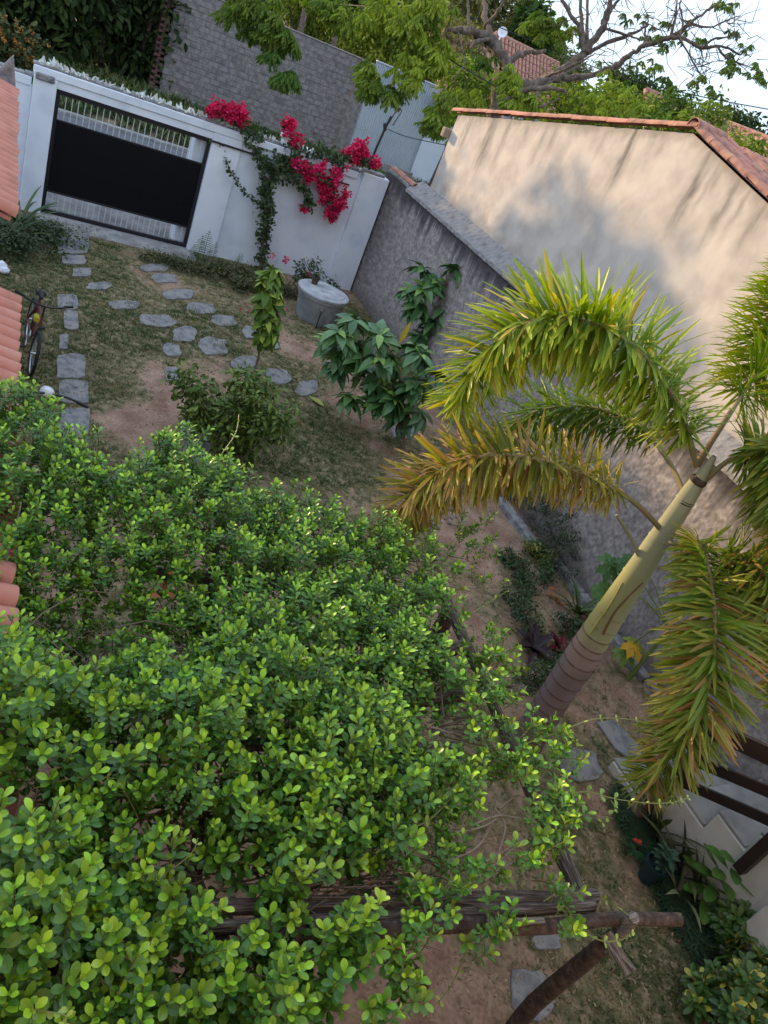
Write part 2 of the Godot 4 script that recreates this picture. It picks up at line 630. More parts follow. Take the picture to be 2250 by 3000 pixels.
# ---------------------------------------------------------------- ground, street
func ground() -> void:
	# pixel, pixel, radius (m), + earth / - grass
	for b in [[390, 1190, 1.0, 0.42], [430, 1090, 0.7, 0.28], [300, 990, 0.7, 0.15], [480, 1300, 0.7, 0.45], [120, 1000, 0.9, -0.75], [90, 760, 1.6, -0.8], [130, 1120, 0.6, -0.6],
			[300, 890, 1.0, 0.10], [400, 970, 0.8, -0.55], [310, 1140, 0.45, -0.6], [600, 1000, 0.8, -0.3], [650, 940, 0.6, -0.5], [280, 720, 1.3, 0.06], [420, 800, 1.0, 0.12], [600, 760, 0.9, -0.4],
			[560, 860, 0.9, -0.2], [880, 1015, 0.6, 0.5], [1000, 1090, 0.6, 0.35], [900, 1180, 0.8, 0.1], [780, 1330, 0.9, -0.5], [1000, 1340, 0.9, -0.45], [880, 1260, 0.9, -0.25], [1180, 1180, 0.7, 0.4],
			[1120, 1230, 0.6, 0.3], [1200, 1400, 0.7, 0.35], [1400, 1650, 0.9, 0.45], [1450, 1850, 0.7, 0.35], [1480, 2000, 0.6, 0.1], [1650, 2080, 0.6, -0.1], [1720, 2120, 0.4, 0.2], [1750, 2300, 0.5, 0.25],
			[1780, 2500, 0.5, -0.05], [1700, 2650, 0.6, 0.2], [1900, 2850, 0.4, -0.3], [1300, 2900, 0.8, 0.12], [1000, 2980, 0.9, 0.3], [1900, 2950, 0.6, -0.1], [1600, 2760, 0.5, 0.1], [650, 2600, 1.4, 0.35], [1500, 1520, 0.6, 0.7]]:
		var p := on_y(b[0], b[1])
		blobs.append([p.x, p.z, b[2], b[3]])
	for j in DNZ:
		for i in DNX:
			dgrid.append(dirt_calc(-3.0 + 11.6 * i / (DNX - 1), -17.6 + 20.6 * j / (DNZ - 1)))
	var x0 := -3.0
	var x1 := 8.6
	var z0 := -17.6
	var z1 := 3.0
	var w := 560
	var h := 994
	var n2 := FastNoiseLite.new()
	n2.seed = 91
	n2.frequency = 0.09
	n2.fractal_octaves = 3
	var earth_a := Color(0.385, 0.26, 0.185)
	var earth_b := Color(0.245, 0.145, 0.10)
	var straw := Color(0.31, 0.235, 0.145)
	var turf := Color(0.10, 0.105, 0.05)
	var tex := image_tex(w, h, func(i, j):
		var x: float = lerpf(x0, x1, (i + 0.5) / w)
		var z: float = lerpf(z0, z1, (j + 0.5) / h)
		var d := dirt_at(x, z)
		var e := earth_b.lerp(earth_a, clampf(0.5 + 0.9 * n2.get_noise_2d(i * 0.5, j * 0.5), 0, 1))
		var g := turf.lerp(straw, clampf(0.5 + 0.9 * n2.get_noise_2d(i * 1.4 + 300, j * 1.4), 0, 1))
		var c := g.lerp(e, smoothstep(0.42, 0.72, d + 0.10 * n2.get_noise_2d(i * 6.0, j * 6.0)))
		c = c * (1.0 + 0.5 * n2.get_noise_2d(i * 9.0 + 900, j * 9.0))
		return Color(c.r, c.g, c.b).linear_to_srgb())
	var m := mat("yard_earth", Color.WHITE, 0.95, false, 0.2)
	m.albedo_texture = tex
	m.texture_repeat = false
	bump(m, ntex(0.2, [], 512, 33), 1.5)
	m.heightmap_enabled = false
	# gently uneven yard
	var mb := MB.new()
	var nx := 58
	var nz := 103
	var hgt := func(x: float, z: float) -> float: return 0.018 * noise.get_noise_2d(x * 40.0, z * 40.0) - 0.012
	for i in nx:
		for j in nz:
			var xa := lerpf(x0, x1, float(i) / nx)
			var xb := lerpf(x0, x1, float(i + 1) / nx)
			var za := lerpf(z0, z1, float(j) / nz)
			var zb := lerpf(z0, z1, float(j + 1) / nz)
			mb.quad_uv(Vector3(xa, hgt.call(xa, za), za), Vector3(xb, hgt.call(xb, za), za), Vector3(xb, hgt.call(xb, zb), zb), Vector3(xa, hgt.call(xa, zb), zb),
				Vector2(float(i) / nx, float(j) / nz), Vector2(float(i + 1) / nx, float(j) / nz), Vector2(float(i + 1) / nx, float(j + 1) / nz), Vector2(float(i) / nx, float(j + 1) / nz), Vector3.UP)
	setting("yard_ground", mb.done(), m)
	# grass tufts thinning out over the bare earth
	var kinds := []
	for k in 3:
		var t := MB.new()
		for b in 9:
			var a := R(0, TAU)
			var base := Vector3(R(-0.035, 0.035), -0.01, R(-0.035, 0.035))
			var lean := Vector3(cos(a) * R(0.2, 1.1), 1.0, sin(a) * R(0.2, 1.1))
			var g := R(0.75, 1.2)
			t.leaf(base, lean, Vector3(-cos(a), 0.4, -sin(a)), R(0.035, 0.075), 0.007, [[0.0, 0.5], [0.6, 0.4], [1.0, 0.0]], 0.0, 0.3, Color(0.7 * g, 0.75 * g, 0.6 * g), Color(1.1 * g, 1.1 * g, 0.9 * g))
		kinds.append(t.done())
	var xf := [[], [], []]
	var cl := [[], [], []]
	for i in 62000:
		var x := R(-0.6, 8.1)
		var z := R(-16.8, -0.2)
		var d := dirt_at(x, z) + 0.12 * n2.get_noise_2d(x * 60.0, z * 60.0)
		if R(0.22, 0.78) < d:
			continue
		var k := rng.randi() % 3
		var s := R(0.6, 1.25) * (1.25 - 0.6 * d)
		xf[k].append(Transform3D(Basis(Vector3.UP, R(0, TAU)).scaled(Vector3(s, s * R(0.6, 1.2), s)), Vector3(x, hgt.call(x, z), z)))
		var dry := clampf(0.48 + 0.8 * n2.get_noise_2d(x * 18.0, z * 18.0) + R(-0.3, 0.3) + (d - 0.35) * 0.9, 0, 1)
		cl[k].append(Color(0.065, 0.105, 0.032).lerp(Color(0.35, 0.265, 0.155), dry))
	var lawn := Node3D.new()
	lawn.name = "lawn"
	add_child(lawn)
	tag(lawn, "patchy short lawn grass worn through to red earth", "grass", "", "stuff")
	for k in 3:
		many("grass_tufts", kinds[k], M.grass_blade, xf[k], cl[k], lawn)
	# clods and grit on the bare earth
	var peb := MB.new()
	peb.box(Transform3D(Basis.from_euler(Vector3(0.3, 0.4, 0.2)), Vector3.ZERO), Vector3(1.0, 0.7, 0.85), 0.22)
	var px := []
	var pc := []
	for i in 15000:
		var x := R(-0.3, 8.05)
		var z := R(-16.5, -0.3)
		if dirt_at(x, z) < R(0.35, 0.75):
			continue
		var sz := R(0.006, 0.016) + (R(0.0, 0.02) if rng.randf() < 0.08 else 0.0)
		px.append(Transform3D(Basis.from_euler(Vector3(R(0, 3), R(0, 3), R(0, 3))).scaled(Vector3.ONE * sz), Vector3(x, hgt.call(x, z) + sz * 0.15, z)))
		pc.append(Color(0.22, 0.13, 0.09).lerp(Color(0.44, 0.32, 0.25), rng.randf()))
	tag(many("earth_clods", peb.done(), M.plain_vertex, px, pc, self), "grit and small clods of red earth on the bare patches", "grit")
	# dry leaves lying about
	var lt := MB.new()
	for i in 2600:
		var p := on_y(R(350, 2000), R(1000, 2990)) if i < 1500 else on_y(R(900, 2050), R(1600, 2990))
		if p.x > 7.9 or p.x < 0.5:
			continue
		var cc := Color(0.30, 0.19, 0.11) if rng.randf() < 0.7 else Color(0.42, 0.32, 0.18)
		var a := R(0, TAU)
		lt.leaf(p + Vector3(0, 0.012, 0), Vector3(cos(a), R(0, 0.25), sin(a)), Vector3.UP, R(0.02, 0.06), R(0.010, 0.026), KITE, R(0.1, 0.7), R(-0.2, 0.2), cc, cc)
	var litter := part("leaf_litter", lt.done(), M.leaf_soft, self)
	tag(litter, "scatter of small brown dry leaves lying on the yard", "leaf litter", "", "stuff")

func sheet(lo: Vector2, hi: Vector2, y: float) -> ArrayMesh:
	var mb := MB.new()
	mb.quad(Vector3(lo.x, y, lo.y), Vector3(hi.x, y, lo.y), Vector3(hi.x, y, hi.y), Vector3(lo.x, y, hi.y), Vector3.UP)
	return mb.done()

func street() -> void:
	var m := mat("waste_ground", Color.WHITE, 1.0, false, 0.2)
	surf(m, ntex(0.012, [[0.0, lin(0.06, 0.07, 0.03)], [0.45, lin(0.13, 0.12, 0.06)], [0.7, lin(0.24, 0.17, 0.11)], [1.0, lin(0.30, 0.21, 0.15)]], 512, 40), 0.12)
	setting("terrain", sheet(Vector2(-160, -300), Vector2(260, 60), -0.06), m)
	var pm := mat("pavement_concrete", Color.WHITE, 0.9)  # darker copy of the concrete, with the shade put into its colour
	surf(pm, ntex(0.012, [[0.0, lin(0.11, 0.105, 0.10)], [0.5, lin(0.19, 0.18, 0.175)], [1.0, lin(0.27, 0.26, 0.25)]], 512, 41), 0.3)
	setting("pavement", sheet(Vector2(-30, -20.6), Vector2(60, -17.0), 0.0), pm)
	setting("road", sheet(Vector2(-40, -26.0), Vector2(70, -20.7), -0.04), M.asphalt)
	var mb := MB.new()
	mb.aabox(Vector3(-40, -0.1, -26.2), Vector3(70, 0.05, -26.0), 0.02)
	setting("street_kerb", mb.done(), M.concrete)
	# long grass on the far verge
	var t := MB.new()
	for b in 14:
		var a := R(0, TAU)
		t.leaf(Vector3(R(-0.15, 0.15), 0, R(-0.15, 0.15)), Vector3(cos(a) * 0.5, 1, sin(a) * 0.5), Vector3(-cos(a), 0.5, -sin(a)), R(0.25, 0.55), 0.03, [[0.0, 0.4], [0.6, 0.5], [1.0, 0.0]], 0.0, 0.35, Color(0.6, 0.6, 0.6), Color(1.1, 1.1, 1.0))
	var xf := []
	var cl := []
	for i in 4200:
		var x := R(-3, 22)
		var z := R(-33.6, -26.5) if rng.randf() < 0.9 else R(-27.2, -26.3)
		if z > -27.4 and rng.randf() < 0.75:
			continue
		xf.append(Transform3D(Basis(Vector3.UP, R(0, TAU)).scaled(Vector3.ONE * R(0.6, 1.3)), Vector3(x, -0.06, z)))
		cl.append(Color(0.06, 0.11, 0.03).lerp(Color(0.16, 0.17, 0.07), R(0, 1)))
	tag(many("verge_grass", t.done(), M.grass_blade, xf, cl, self), "rough green grass on the verge beyond the road", "grass")

# ---------------------------------------------------------------- white street wall and gate
func boxm(lo: Vector3, hi: Vector3, ch := 0.0) -> ArrayMesh:
	var mb := MB.new()
	mb.aabox(lo, hi, ch)
	return mb.done()

func front_wall() -> void:
	var w := thing("street_wall", "white painted street wall topped with broken glass, around the black gate", "wall")
	var wp: StandardMaterial3D = M.white_paint
	part("lintel", boxm(Vector3(1.13, 2.33, -17.08), Vector3(4.07, 2.47, -16.88), 0.006), wp, w)
	part("top_band", boxm(Vector3(0.72, 2.472, -17.1), Vector3(7.32, 2.62, -16.85), 0.012), wp, w)
	part("gate_post", boxm(Vector3(0.74, -0.05, -17.1), Vector3(1.13, 2.468, -16.83), 0.01), wp, w)
	var patch := MB.new()
	patch.aabox(Vector3(0.76, 2.40, -16.835), Vector3(1.08, 2.52, -16.79), 0.02)
	part("mortar_patch", patch.done(), M.mortar, w)
	part("pilaster", boxm(Vector3(4.07, -0.05, -17.1), Vector3(4.68, 2.468, -16.86), 0.008), wp, w)
	part("wall_panel", boxm(Vector3(4.682, -0.05, -17.06), Vector3(7.44, 2.468, -16.905), 0.0), wp, w)
	part("pilaster", boxm(Vector3(7.442, -0.05, -17.12), Vector3(8.08, 2.66, -16.84), 0.01), wp, w)
	part("street_pillar", boxm(Vector3(3.80, -0.05, -17.62), Vector3(4.09, 2.44, -17.12), 0.01), wp, w)
	# rough mortar bed along the top, then the shards set in it
	var mb := MB.new()
	var x := 0.70
	while x < 7.95:
		var x2 := x + R(0.10, 0.2)
		var base := 2.618 if x < 7.35 else 2.658
		mb.aabox(Vector3(x, base, -17.10 + R(0, 0.02)), Vector3(x2, base + R(0.03, 0.065), -16.865 - R(0, 0.025)), 0.012)
		x = x2
	part("mortar_bed", mb.done(), M.mortar, w)
	var shards := []
	for k in 5:
		var s := MB.new()
		var h := R(0.08, 0.17)
		var a := R(0.025, 0.055)
		var t := R(0.006, 0.012)
		var tip := Vector3(R(-0.03, 0.03), h, R(-0.01, 0.01))
		var tip2 := tip + Vector3(R(0.01, 0.03), -R(0.005, 0.03), 0)
		for sg in [-1.0, 1.0]:
			var o := Vector3(0, 0, sg * t)
			s.quad(Vector3(-a, 0, 0) + o, Vector3(a, 0, 0) + o, tip2 + o * 0.6, tip + o * 0.6, o)
		s.quad(Vector3(-a, 0, -t), Vector3(-a, 0, t), tip + Vector3(0, 0, t * 0.6), tip - Vector3(0, 0, t * 0.6), Vector3.LEFT)
		s.quad(Vector3(a, 0, -t), Vector3(a, 0, t), tip2 + Vector3(0, 0, t * 0.6), tip2 - Vector3(0, 0, t * 0.6), Vector3.RIGHT)
		shards.append(s.done())
	var gm := mat("glass_white", lin(0.60, 0.59, 0.53), 0.35)
	for i in 200:
		var sx := 0.74 + 6.6 * pow(rng.randf(), 1.15)
		var xf := Transform3D(Basis.from_euler(Vector3(R(-0.35, 0.35), R(0, TAU), R(-0.45, 0.45))).scaled(Vector3(R(0.6, 1.5), R(0.3, 0.95), R(0.8, 1.6))), Vector3(sx, 2.655, R(-17.08, -16.89)))
		part("glass_shard", shards[rng.randi() % 5], gm if rng.randf() < 0.7 else M.glass_shard, w, xf)
	# lower run of wall to the left of the gate post, set back
	var lw := thing("side_street_wall", "lower white wall beside the gate post, behind the tiled eaves", "wall")
	part("wall_panel", boxm(Vector3(-7.0, -0.05, -17.25), Vector3(0.735, 2.20, -17.06)), wp, lw)
	part("top_band", boxm(Vector3(-7.0, 2.202, -17.27), Vector3(0.715, 2.36, -17.04), 0.01), wp, lw)
	var lb := MB.new()
	x = -2.0
	while x < 0.6:
		var x2 := x + R(0.1, 0.2)
		lb.aabox(Vector3(x, 2.358, -17.26), Vector3(x2, 2.36 + R(0.03, 0.06), -17.06), 0.012)
		x = x2
	part("mortar_bed", lb.done(), M.mortar, lw)
	# gate
	var g := thing("sliding_gate", "black sheet-metal sliding gate with open bar rows above and below", "gate")
	var z0 := -16.99
	var fr: StandardMaterial3D = M.gate_frame_black
	part("frame_rail", boxm(Vector3(1.135, 2.24, z0 - 0.03), Vector3(4.065, 2.325, z0 + 0.05), 0.006), fr, g)
	part("frame_rail", boxm(Vector3(1.135, 0.01, z0 - 0.03), Vector3(4.065, 0.09, z0 + 0.05), 0.006), fr, g)
	part("frame_stile", boxm(Vector3(1.135, 0.092, z0 - 0.028), Vector3(1.205, 2.238, z0 + 0.048), 0.006), fr, g)
	part("frame_stile", boxm(Vector3(3.995, 0.092, z0 - 0.028), Vector3(4.065, 2.238, z0 + 0.048), 0.006), fr, g)
	var ya := 0.46
	for k in 3:
		var yb := ya + 0.435
		part("panel", boxm(Vector3(1.207, ya, z0 - 0.004 - 0.002 * (k % 2)), Vector3(3.993, yb - 0.002, z0 + 0.018 + 0.002 * (k % 2)), 0.0012), M.gate_black, g)
		ya = yb
	part("panel_edge", boxm(Vector3(1.207, 1.768, z0 - 0.01), Vector3(3.993, 1.80, z0 + 0.028), 0.004), fr, g)
	part("panel_edge", boxm(Vector3(1.207, 0.425, z0 - 0.01), Vector3(3.993, 0.457, z0 + 0.028), 0.004), fr, g)
	var up := boxm(Vector3(-0.007, 1.801, -0.007), Vector3(0.007, 2.239, 0.007))
	var lo := boxm(Vector3(-0.007, 0.091, -0.007), Vector3(0.007, 0.424, 0.007))
	for k in 24:
		var xx := 1.32 + k * 0.1125
		part("bar", up, M.bar_grey, g, Transform3D(Basis(), Vector3(xx, 0, z0 + 0.01)))
		part("bar", lo, M.bar_grey, g, Transform3D(Basis(), Vector3(xx, 0, z0 + 0.01)))
	part("guide_rail", boxm(Vector3(4.067, 2.29, -16.853), Vector3(7.18, 2.325, -16.815), 0.004), fr, g)
	# threshold slab
	setting("gate_threshold", boxm(Vector3(1.05, -0.06, -17.0), Vector3(4.2, 0.006, -16.25), 0.004), M.concrete)

# ---------------------------------------------------------------- grey boundary wall
func side_wall() -> void:
	var w := thing("boundary_wall", "rough grey rendered boundary wall with black mould streaks under its coping", "wall")
	var z0 := -17.25
	var z1 := 3.0
	var xf := 8.12
	var n2 := FastNoiseLite.new()
	n2.seed = 17
	n2.frequency = 0.05
	n2.fractal_octaves = 4
	var W := 1024
	var H := 224
	var tex := image_tex(W, H, func(i, j):
		var z: float = lerpf(z0, z1, (i + 0.5) / W)
		var y: float = lerpf(2.8, 0.0, (j + 0.5) / H)
		var fine: float = n2.get_noise_2d(i * 6.0, j * 2.2)
		var mid: float = n2.get_noise_2d(i * 1.3 + 400, j * 1.3)
		var c := Color(0.38, 0.335, 0.315).lerp(Color(0.25, 0.218, 0.205), clampf(0.5 + 0.9 * mid, 0, 1))
		c = c * (1.0 + 0.55 * fine)
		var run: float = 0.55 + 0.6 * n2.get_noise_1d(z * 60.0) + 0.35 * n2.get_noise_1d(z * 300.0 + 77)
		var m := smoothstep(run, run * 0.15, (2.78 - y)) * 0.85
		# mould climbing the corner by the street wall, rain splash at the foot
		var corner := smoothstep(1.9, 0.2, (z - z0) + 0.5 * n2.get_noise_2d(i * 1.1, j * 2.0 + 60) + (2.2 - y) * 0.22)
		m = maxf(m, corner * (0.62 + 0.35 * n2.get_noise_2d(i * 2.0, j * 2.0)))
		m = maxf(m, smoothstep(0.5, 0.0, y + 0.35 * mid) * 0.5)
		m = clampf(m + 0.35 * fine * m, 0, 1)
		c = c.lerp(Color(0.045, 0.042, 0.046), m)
		return Color(clampf(c.r, 0, 1), clampf(c.g, 0, 1), clampf(c.b, 0, 1)).linear_to_srgb())
	var gm := mat("grey_render", Color.WHITE, 0.95, false, 0.2)
	gm.albedo_texture = tex
	gm.texture_repeat = false
	# thrown render: real relief
	var n3 := FastNoiseLite.new()
	n3.seed = 23
	n3.frequency = 1.0
	n3.fractal_octaves = 3
	var off := func(z: float, y: float) -> float: return 0.012 * n3.get_noise_2d(z * 6.0, y * 3.0) + 0.006 * n3.get_noise_2d(z * 19.0, y * 10.0)
	var mb := MB.new()
	var nz := 330
	var ny := 44
	for i in nz:
		for j in ny:
			var za := lerpf(z0, z1, float(i) / nz)
			var zb := lerpf(z0, z1, float(i + 1) / nz)
			var ya := lerpf(-0.06, 2.78, float(j) / ny)
			var yb := lerpf(-0.06, 2.78, float(j + 1) / ny)
			mb.quad_uv(Vector3(xf + off.call(za, ya), ya, za), Vector3(xf + off.call(zb, ya), ya, zb), Vector3(xf + off.call(zb, yb), yb, zb), Vector3(xf + off.call(za, yb), yb, za),
				Vector2(float(i) / nz, 1.0 - float(j) / ny), Vector2(float(i + 1) / nz, 1.0 - float(j) / ny), Vector2(float(i + 1) / nz, 1.0 - float(j + 1) / ny), Vector2(float(i) / nz, 1.0 - float(j + 1) / ny), Vector3.LEFT)
	part("render_face", mb.done(), gm, w)
	part("core", boxm(Vector3(xf + 0.03, -0.06, z0), Vector3(8.36, 2.77, z1)), M.mortar, w)
	# sloping mortar coping, lumpy
	var cm := mat("pale_mortar", Color.WHITE, 0.95, false, 0.2)
	surf(cm, ntex(0.02, [[0.0, lin(0.11, 0.10, 0.10)], [0.35, lin(0.27, 0.255, 0.245)], [1.0, lin(0.38, 0.36, 0.34)]], 512, 43), 0.7)
	bump(cm, ntex(0.05, [], 256, 44), 1.5)
	var cp := MB.new()
	var n := 150
	var za := -15.95
	var prev := []
	for i in n + 1:
		var z := lerpf(za, z1, float(i) / n)
		var a := 0.02 * n3.get_noise_1d(z * 3.0)
		var ring := [Vector3(xf + 0.01, 2.70 + a, z), Vector3(xf - 0.045 + a, 2.725, z), Vector3(xf - 0.04 + a, 2.79 + 0.5 * a, z), Vector3(8.26, 2.93 + a, z), Vector3(8.40, 3.03 + a * 0.6, z), Vector3(8.40, 2.70, z)]
		if i > 0:
			for k in 5:
				var o: Vector3 = [Vector3(-1, -1, 0), Vector3.LEFT, Vector3(-0.5, 1, 0), Vector3(-0.5, 1, 0), Vector3.RIGHT][k]
				cp.quad(prev[k], ring[k], ring[k + 1], prev[k + 1], o)
		else:
			for k in range(1, 5):
				cp.tri(ring[0], ring[k], ring[k + 1], Vector3(0, 0, -1))
		prev = ring
	part("coping", cp.done(), cm, w)
	# raised end by the street with a row of tiles laid along it
	var cap := MB.new()
	cap.aabox(Vector3(8.135, 2.772, -17.2), Vector3(8.36, 2.86, -15.98), 0.02)
	part("wall_end", cap.done(), M.mortar, w)
	for k in 4:
		part("coping_tile", tile_mesh(0.40, 0.085, 0.075), M.terracotta_old, w, Transform3D(Basis(Vector3(0, 0.03, 1).normalized(), Vector3.UP, Vector3(-1, 0, 0)), Vector3(8.23, 2.855 + 0.012 * (k % 2), -17.15 + 0.30 * k)))

# half-round clay tile along +x, hollow side down
var tile_cache := {}
func tile_mesh(length: float, r0: float, r1: float) -> ArrayMesh:
	var key := [length, r0, r1]
	if tile_cache.has(key):
		return tile_cache[key]
	var mb := MB.new()
	var th := 0.013
	var seg := 7
	for k in seg:
		var a := PI * k / seg
		var b := PI * (k + 1) / seg
		var da := Vector3(0, sin(a), cos(a))
		var db := Vector3(0, sin(b), cos(b))
		var X := Vector3.RIGHT * length
		mb.quad_s(da * r0, db * r0, X + db * r1, X + da * r1, da, db, db, da)
		mb.quad_s(da * (r0 - th), db * (r0 - th), X + db * (r1 - th), X + da * (r1 - th), -da, -db, -db, -da)
		mb.quad(da * r0, db * r0, db * (r0 - th), da * (r0 - th), Vector3.LEFT)
		mb.quad(X + da * r1, X + db * r1, X + db * (r1 - th), X + da * (r1 - th), Vector3.RIGHT)
	tile_cache[key] = mb.done()
	return tile_cache[key]

# ---------------------------------------------------------------- neighbour's gable
func cream_house() -> void:
	var w := thing("cream_house", "cream gable-ended house with clay tile verges and dark rain streaks, above the grey wall", "house")
	var X := 8.40
	var z0 := -15.55
	var zr := -9.12
	var z1 := -2.70
	var y0 := 4.50
	var yr := 5.82
	var top := func(z: float) -> float: return lerpf(y0, yr, (z - z0) / (zr - z0)) if z < zr else lerpf(yr, y0, (z - zr) / (z1 - zr))
	var n2 := FastNoiseLite.new()
	n2.seed = 57
	n2.frequency = 0.03
	n2.fractal_octaves = 4
	# rain streaks that start under the verge: z, length, half width, strength
	var streaks := []
	for s in [[1385, 335, 1.0, 0.16, 0.5], [1455, 345, 1.3, 0.18, 0.7], [1500, 350, 1.1, 0.12, 0.5], [1560, 350, 0.5, 0.10, 0.35], [1640, 360, 0.9, 0.12, 0.4], [1760, 370, 0.5, 0.1, 0.25], [1868, 385, 1.35, 0.11, 0.75], [1960, 390, 0.5, 0.08, 0.3],
			[2080, 460, 1.5, 0.10, 0.75], [2105, 480, 0.9, 0.06, 0.5], [2165, 530, 1.3, 0.08, 0.6], [2195, 560, 1.0, 0.06, 0.45], [2240, 600, 0.9, 0.1, 0.5]]:
		var p := on_x(s[0], s[1], X)
		streaks.append([p.z, s[2], s[3], s[4]])
	for k in 14:
		streaks.append([R(z0, z1), R(0.3, 0.9), R(0.03, 0.08), R(0.15, 0.35)])
	var W := 700
	var H := 330
	var near := []
	for i in W:
		var z := lerpf(z0, z1, (i + 0.5) / W)
		near.append(streaks.filter(func(s): return absf(z - s[0]) < 2.0 * s[2] + 0.05))
	var tex := image_tex(W, H, func(i, j):
		var z: float = lerpf(z0, z1, (i + 0.5) / W)
		var y: float = lerpf(6.0, 0.0, (j + 0.5) / H)
		var c := Color(0.64, 0.565, 0.49).lerp(Color(0.50, 0.44, 0.385), clampf(0.42 + 1.2 * n2.get_noise_2d(i * 0.8, j * 0.8), 0, 1))
		c = c.lerp(Color(0.66, 0.60, 0.53), clampf(n2.get_noise_2d(i * 2.5, j * 2.5 + 200), 0, 1) * 0.5)
		var t: float = top.call(z)
		var m := 0.0
		for s in near[i]:
			var drop: float = (t - y) / s[1]
			if drop > 1.0 or drop < -0.2:
				continue
			var dz: float = (z - s[0] + 0.05 * n2.get_noise_2d(i * 0.2, j * 1.6)) / s[2]
			if absf(dz) > 2.0:
				continue
			m = maxf(m, s[3] * exp(-dz * dz) * smoothstep(1.0, 0.35, drop) * (0.75 + 0.7 * n2.get_noise_2d(i * 5.0, j * 0.8)))
		m = maxf(m, 0.35 * smoothstep(0.22, 0.0, t - y + 0.10 * n2.get_noise_2d(i * 3.0, j * 3.0)))
		m = maxf(m, 0.30 * smoothstep(3.5, 2.9, y + 0.5 * n2.get_noise_2d(i * 1.0 + 90, j * 1.0)))
		c = c.lerp(Color(0.10, 0.09, 0.08), clampf(m, 0, 0.9))
		return Color(c.r, c.g, c.b).linear_to_srgb())
	var cm := mat("cream_render", Color.WHITE, 0.9, false, 0.2)
	cm.albedo_texture = tex
	cm.texture_repeat = false
	var off := func(z: float, y: float) -> float: return 0.010 * n2.get_noise_2d(z * 40.0, y * 40.0)
	var mb := MB.new()
	var nz := 120
	var ny := 54
	for i in nz:
		for j in ny:
			var za := lerpf(z0, z1, float(i) / nz)
			var zb := lerpf(z0, z1, float(i + 1) / nz)
			var q := []
			var u := []
			for e in [[za, j], [zb, j], [zb, j + 1], [za, j + 1]]:
				var y: float = lerpf(0.0, top.call(e[0]), float(e[1]) / ny)
				q.append(Vector3(X + off.call(e[0], y), y, e[0]))
				u.append(Vector2((e[0] - z0) / (z1 - z0), 1.0 - y / 6.0))
			mb.quad_uv(q[0], q[1], q[2], q[3], u[0], u[1], u[2], u[3], Vector3.LEFT)
	part("gable_wall", mb.done(), cm, w)
	part("rear_walls", boxm(Vector3(X + 0.03, 0, z0 + 0.01), Vector3(X + 9.0, 4.3, z1 - 0.01)), M.white_paint, w)
	# roof slopes: deck, then barrel tiles on the first columns, plain ribs beyond
	var dk := MB.new()
	for s in [[z0 - 0.25, y0 - 0.05, zr, yr], [z1 + 0.25, y0 - 0.05, zr, yr]]:
		var o := Vector3(0, 1, 0)
		dk.quad(Vector3(X + 0.06, s[1] + 0.02, s[0]), Vector3(X + 9.4, s[1] + 0.02, s[0]), Vector3(X + 9.4, s[3] + 0.02, s[2]), Vector3(X + 0.06, s[3] + 0.02, s[2]), o)
	for k in 40:
		var xx := X + 1.05 + k * 0.21
		for sd in [[z0 - 0.3, y0 - 0.06], [z1 + 0.3, y0 - 0.06]]:
			dk.tube([Vector3(xx, sd[1] + 0.05, sd[0]), Vector3(xx, yr + 0.05, zr)], [0.085, 0.085], 6, true)
	part("roof", dk.done(), M.terracotta_old, w)
	var slope_l := Vector3(0, yr - y0, zr - z0).normalized()
	var slope_r := Vector3(0, yr - y0, zr - z1).normalized()
	var len_l := Vector2(yr - y0, zr - z0).length() + 0.2
	for side in 2:
		var s: Vector3 = slope_l if side == 0 else slope_r
		var start := Vector3(0, y0 + 0.05, z0) - s * 0.2 if side == 0 else Vector3(0, y0 + 0.05, z1) - s * 0.2
		var nrm := s.cross(Vector3.RIGHT)
		if nrm.y < 0: nrm = -nrm
		var cols := 1 if side == 0 else 4
		for c in cols:
			for k in 15:
				var px := X + 0.0 + c * 0.21
				var b := Basis(s, nrm, s.cross(nrm))
				var tw := Basis(nrm, R(-0.03, 0.03)) * Basis(s.cross(nrm), R(0.015, 0.045))
				var p: Vector3 = start + s * (k * (len_l / 15.0)) + nrm * R(0.0, 0.012)
				part("verge_tile" if c == 0 else "roof_tile", tile_mesh(0.53, 0.082, 0.066), M.terracotta_old if rng.randf() < 0.8 else M.terracotta, w, Transform3D(tw * b, Vector3(px, p.y, p.z)))
	part("ridge_tile", tile_mesh(0.6, 0.12, 0.11), M.terracotta_old, w, Transform3D(Basis(), Vector3(X - 0.08, yr + 0.07, zr)))
	# purlin end poking out of the far corner
	part("purlin_end", boxm(Vector3(X - 0.16, 4.02, z0 - 0.14), Vector3(X + 0.3, 4.2, z0 - 0.01), 0.01), M.twig_pale, w)

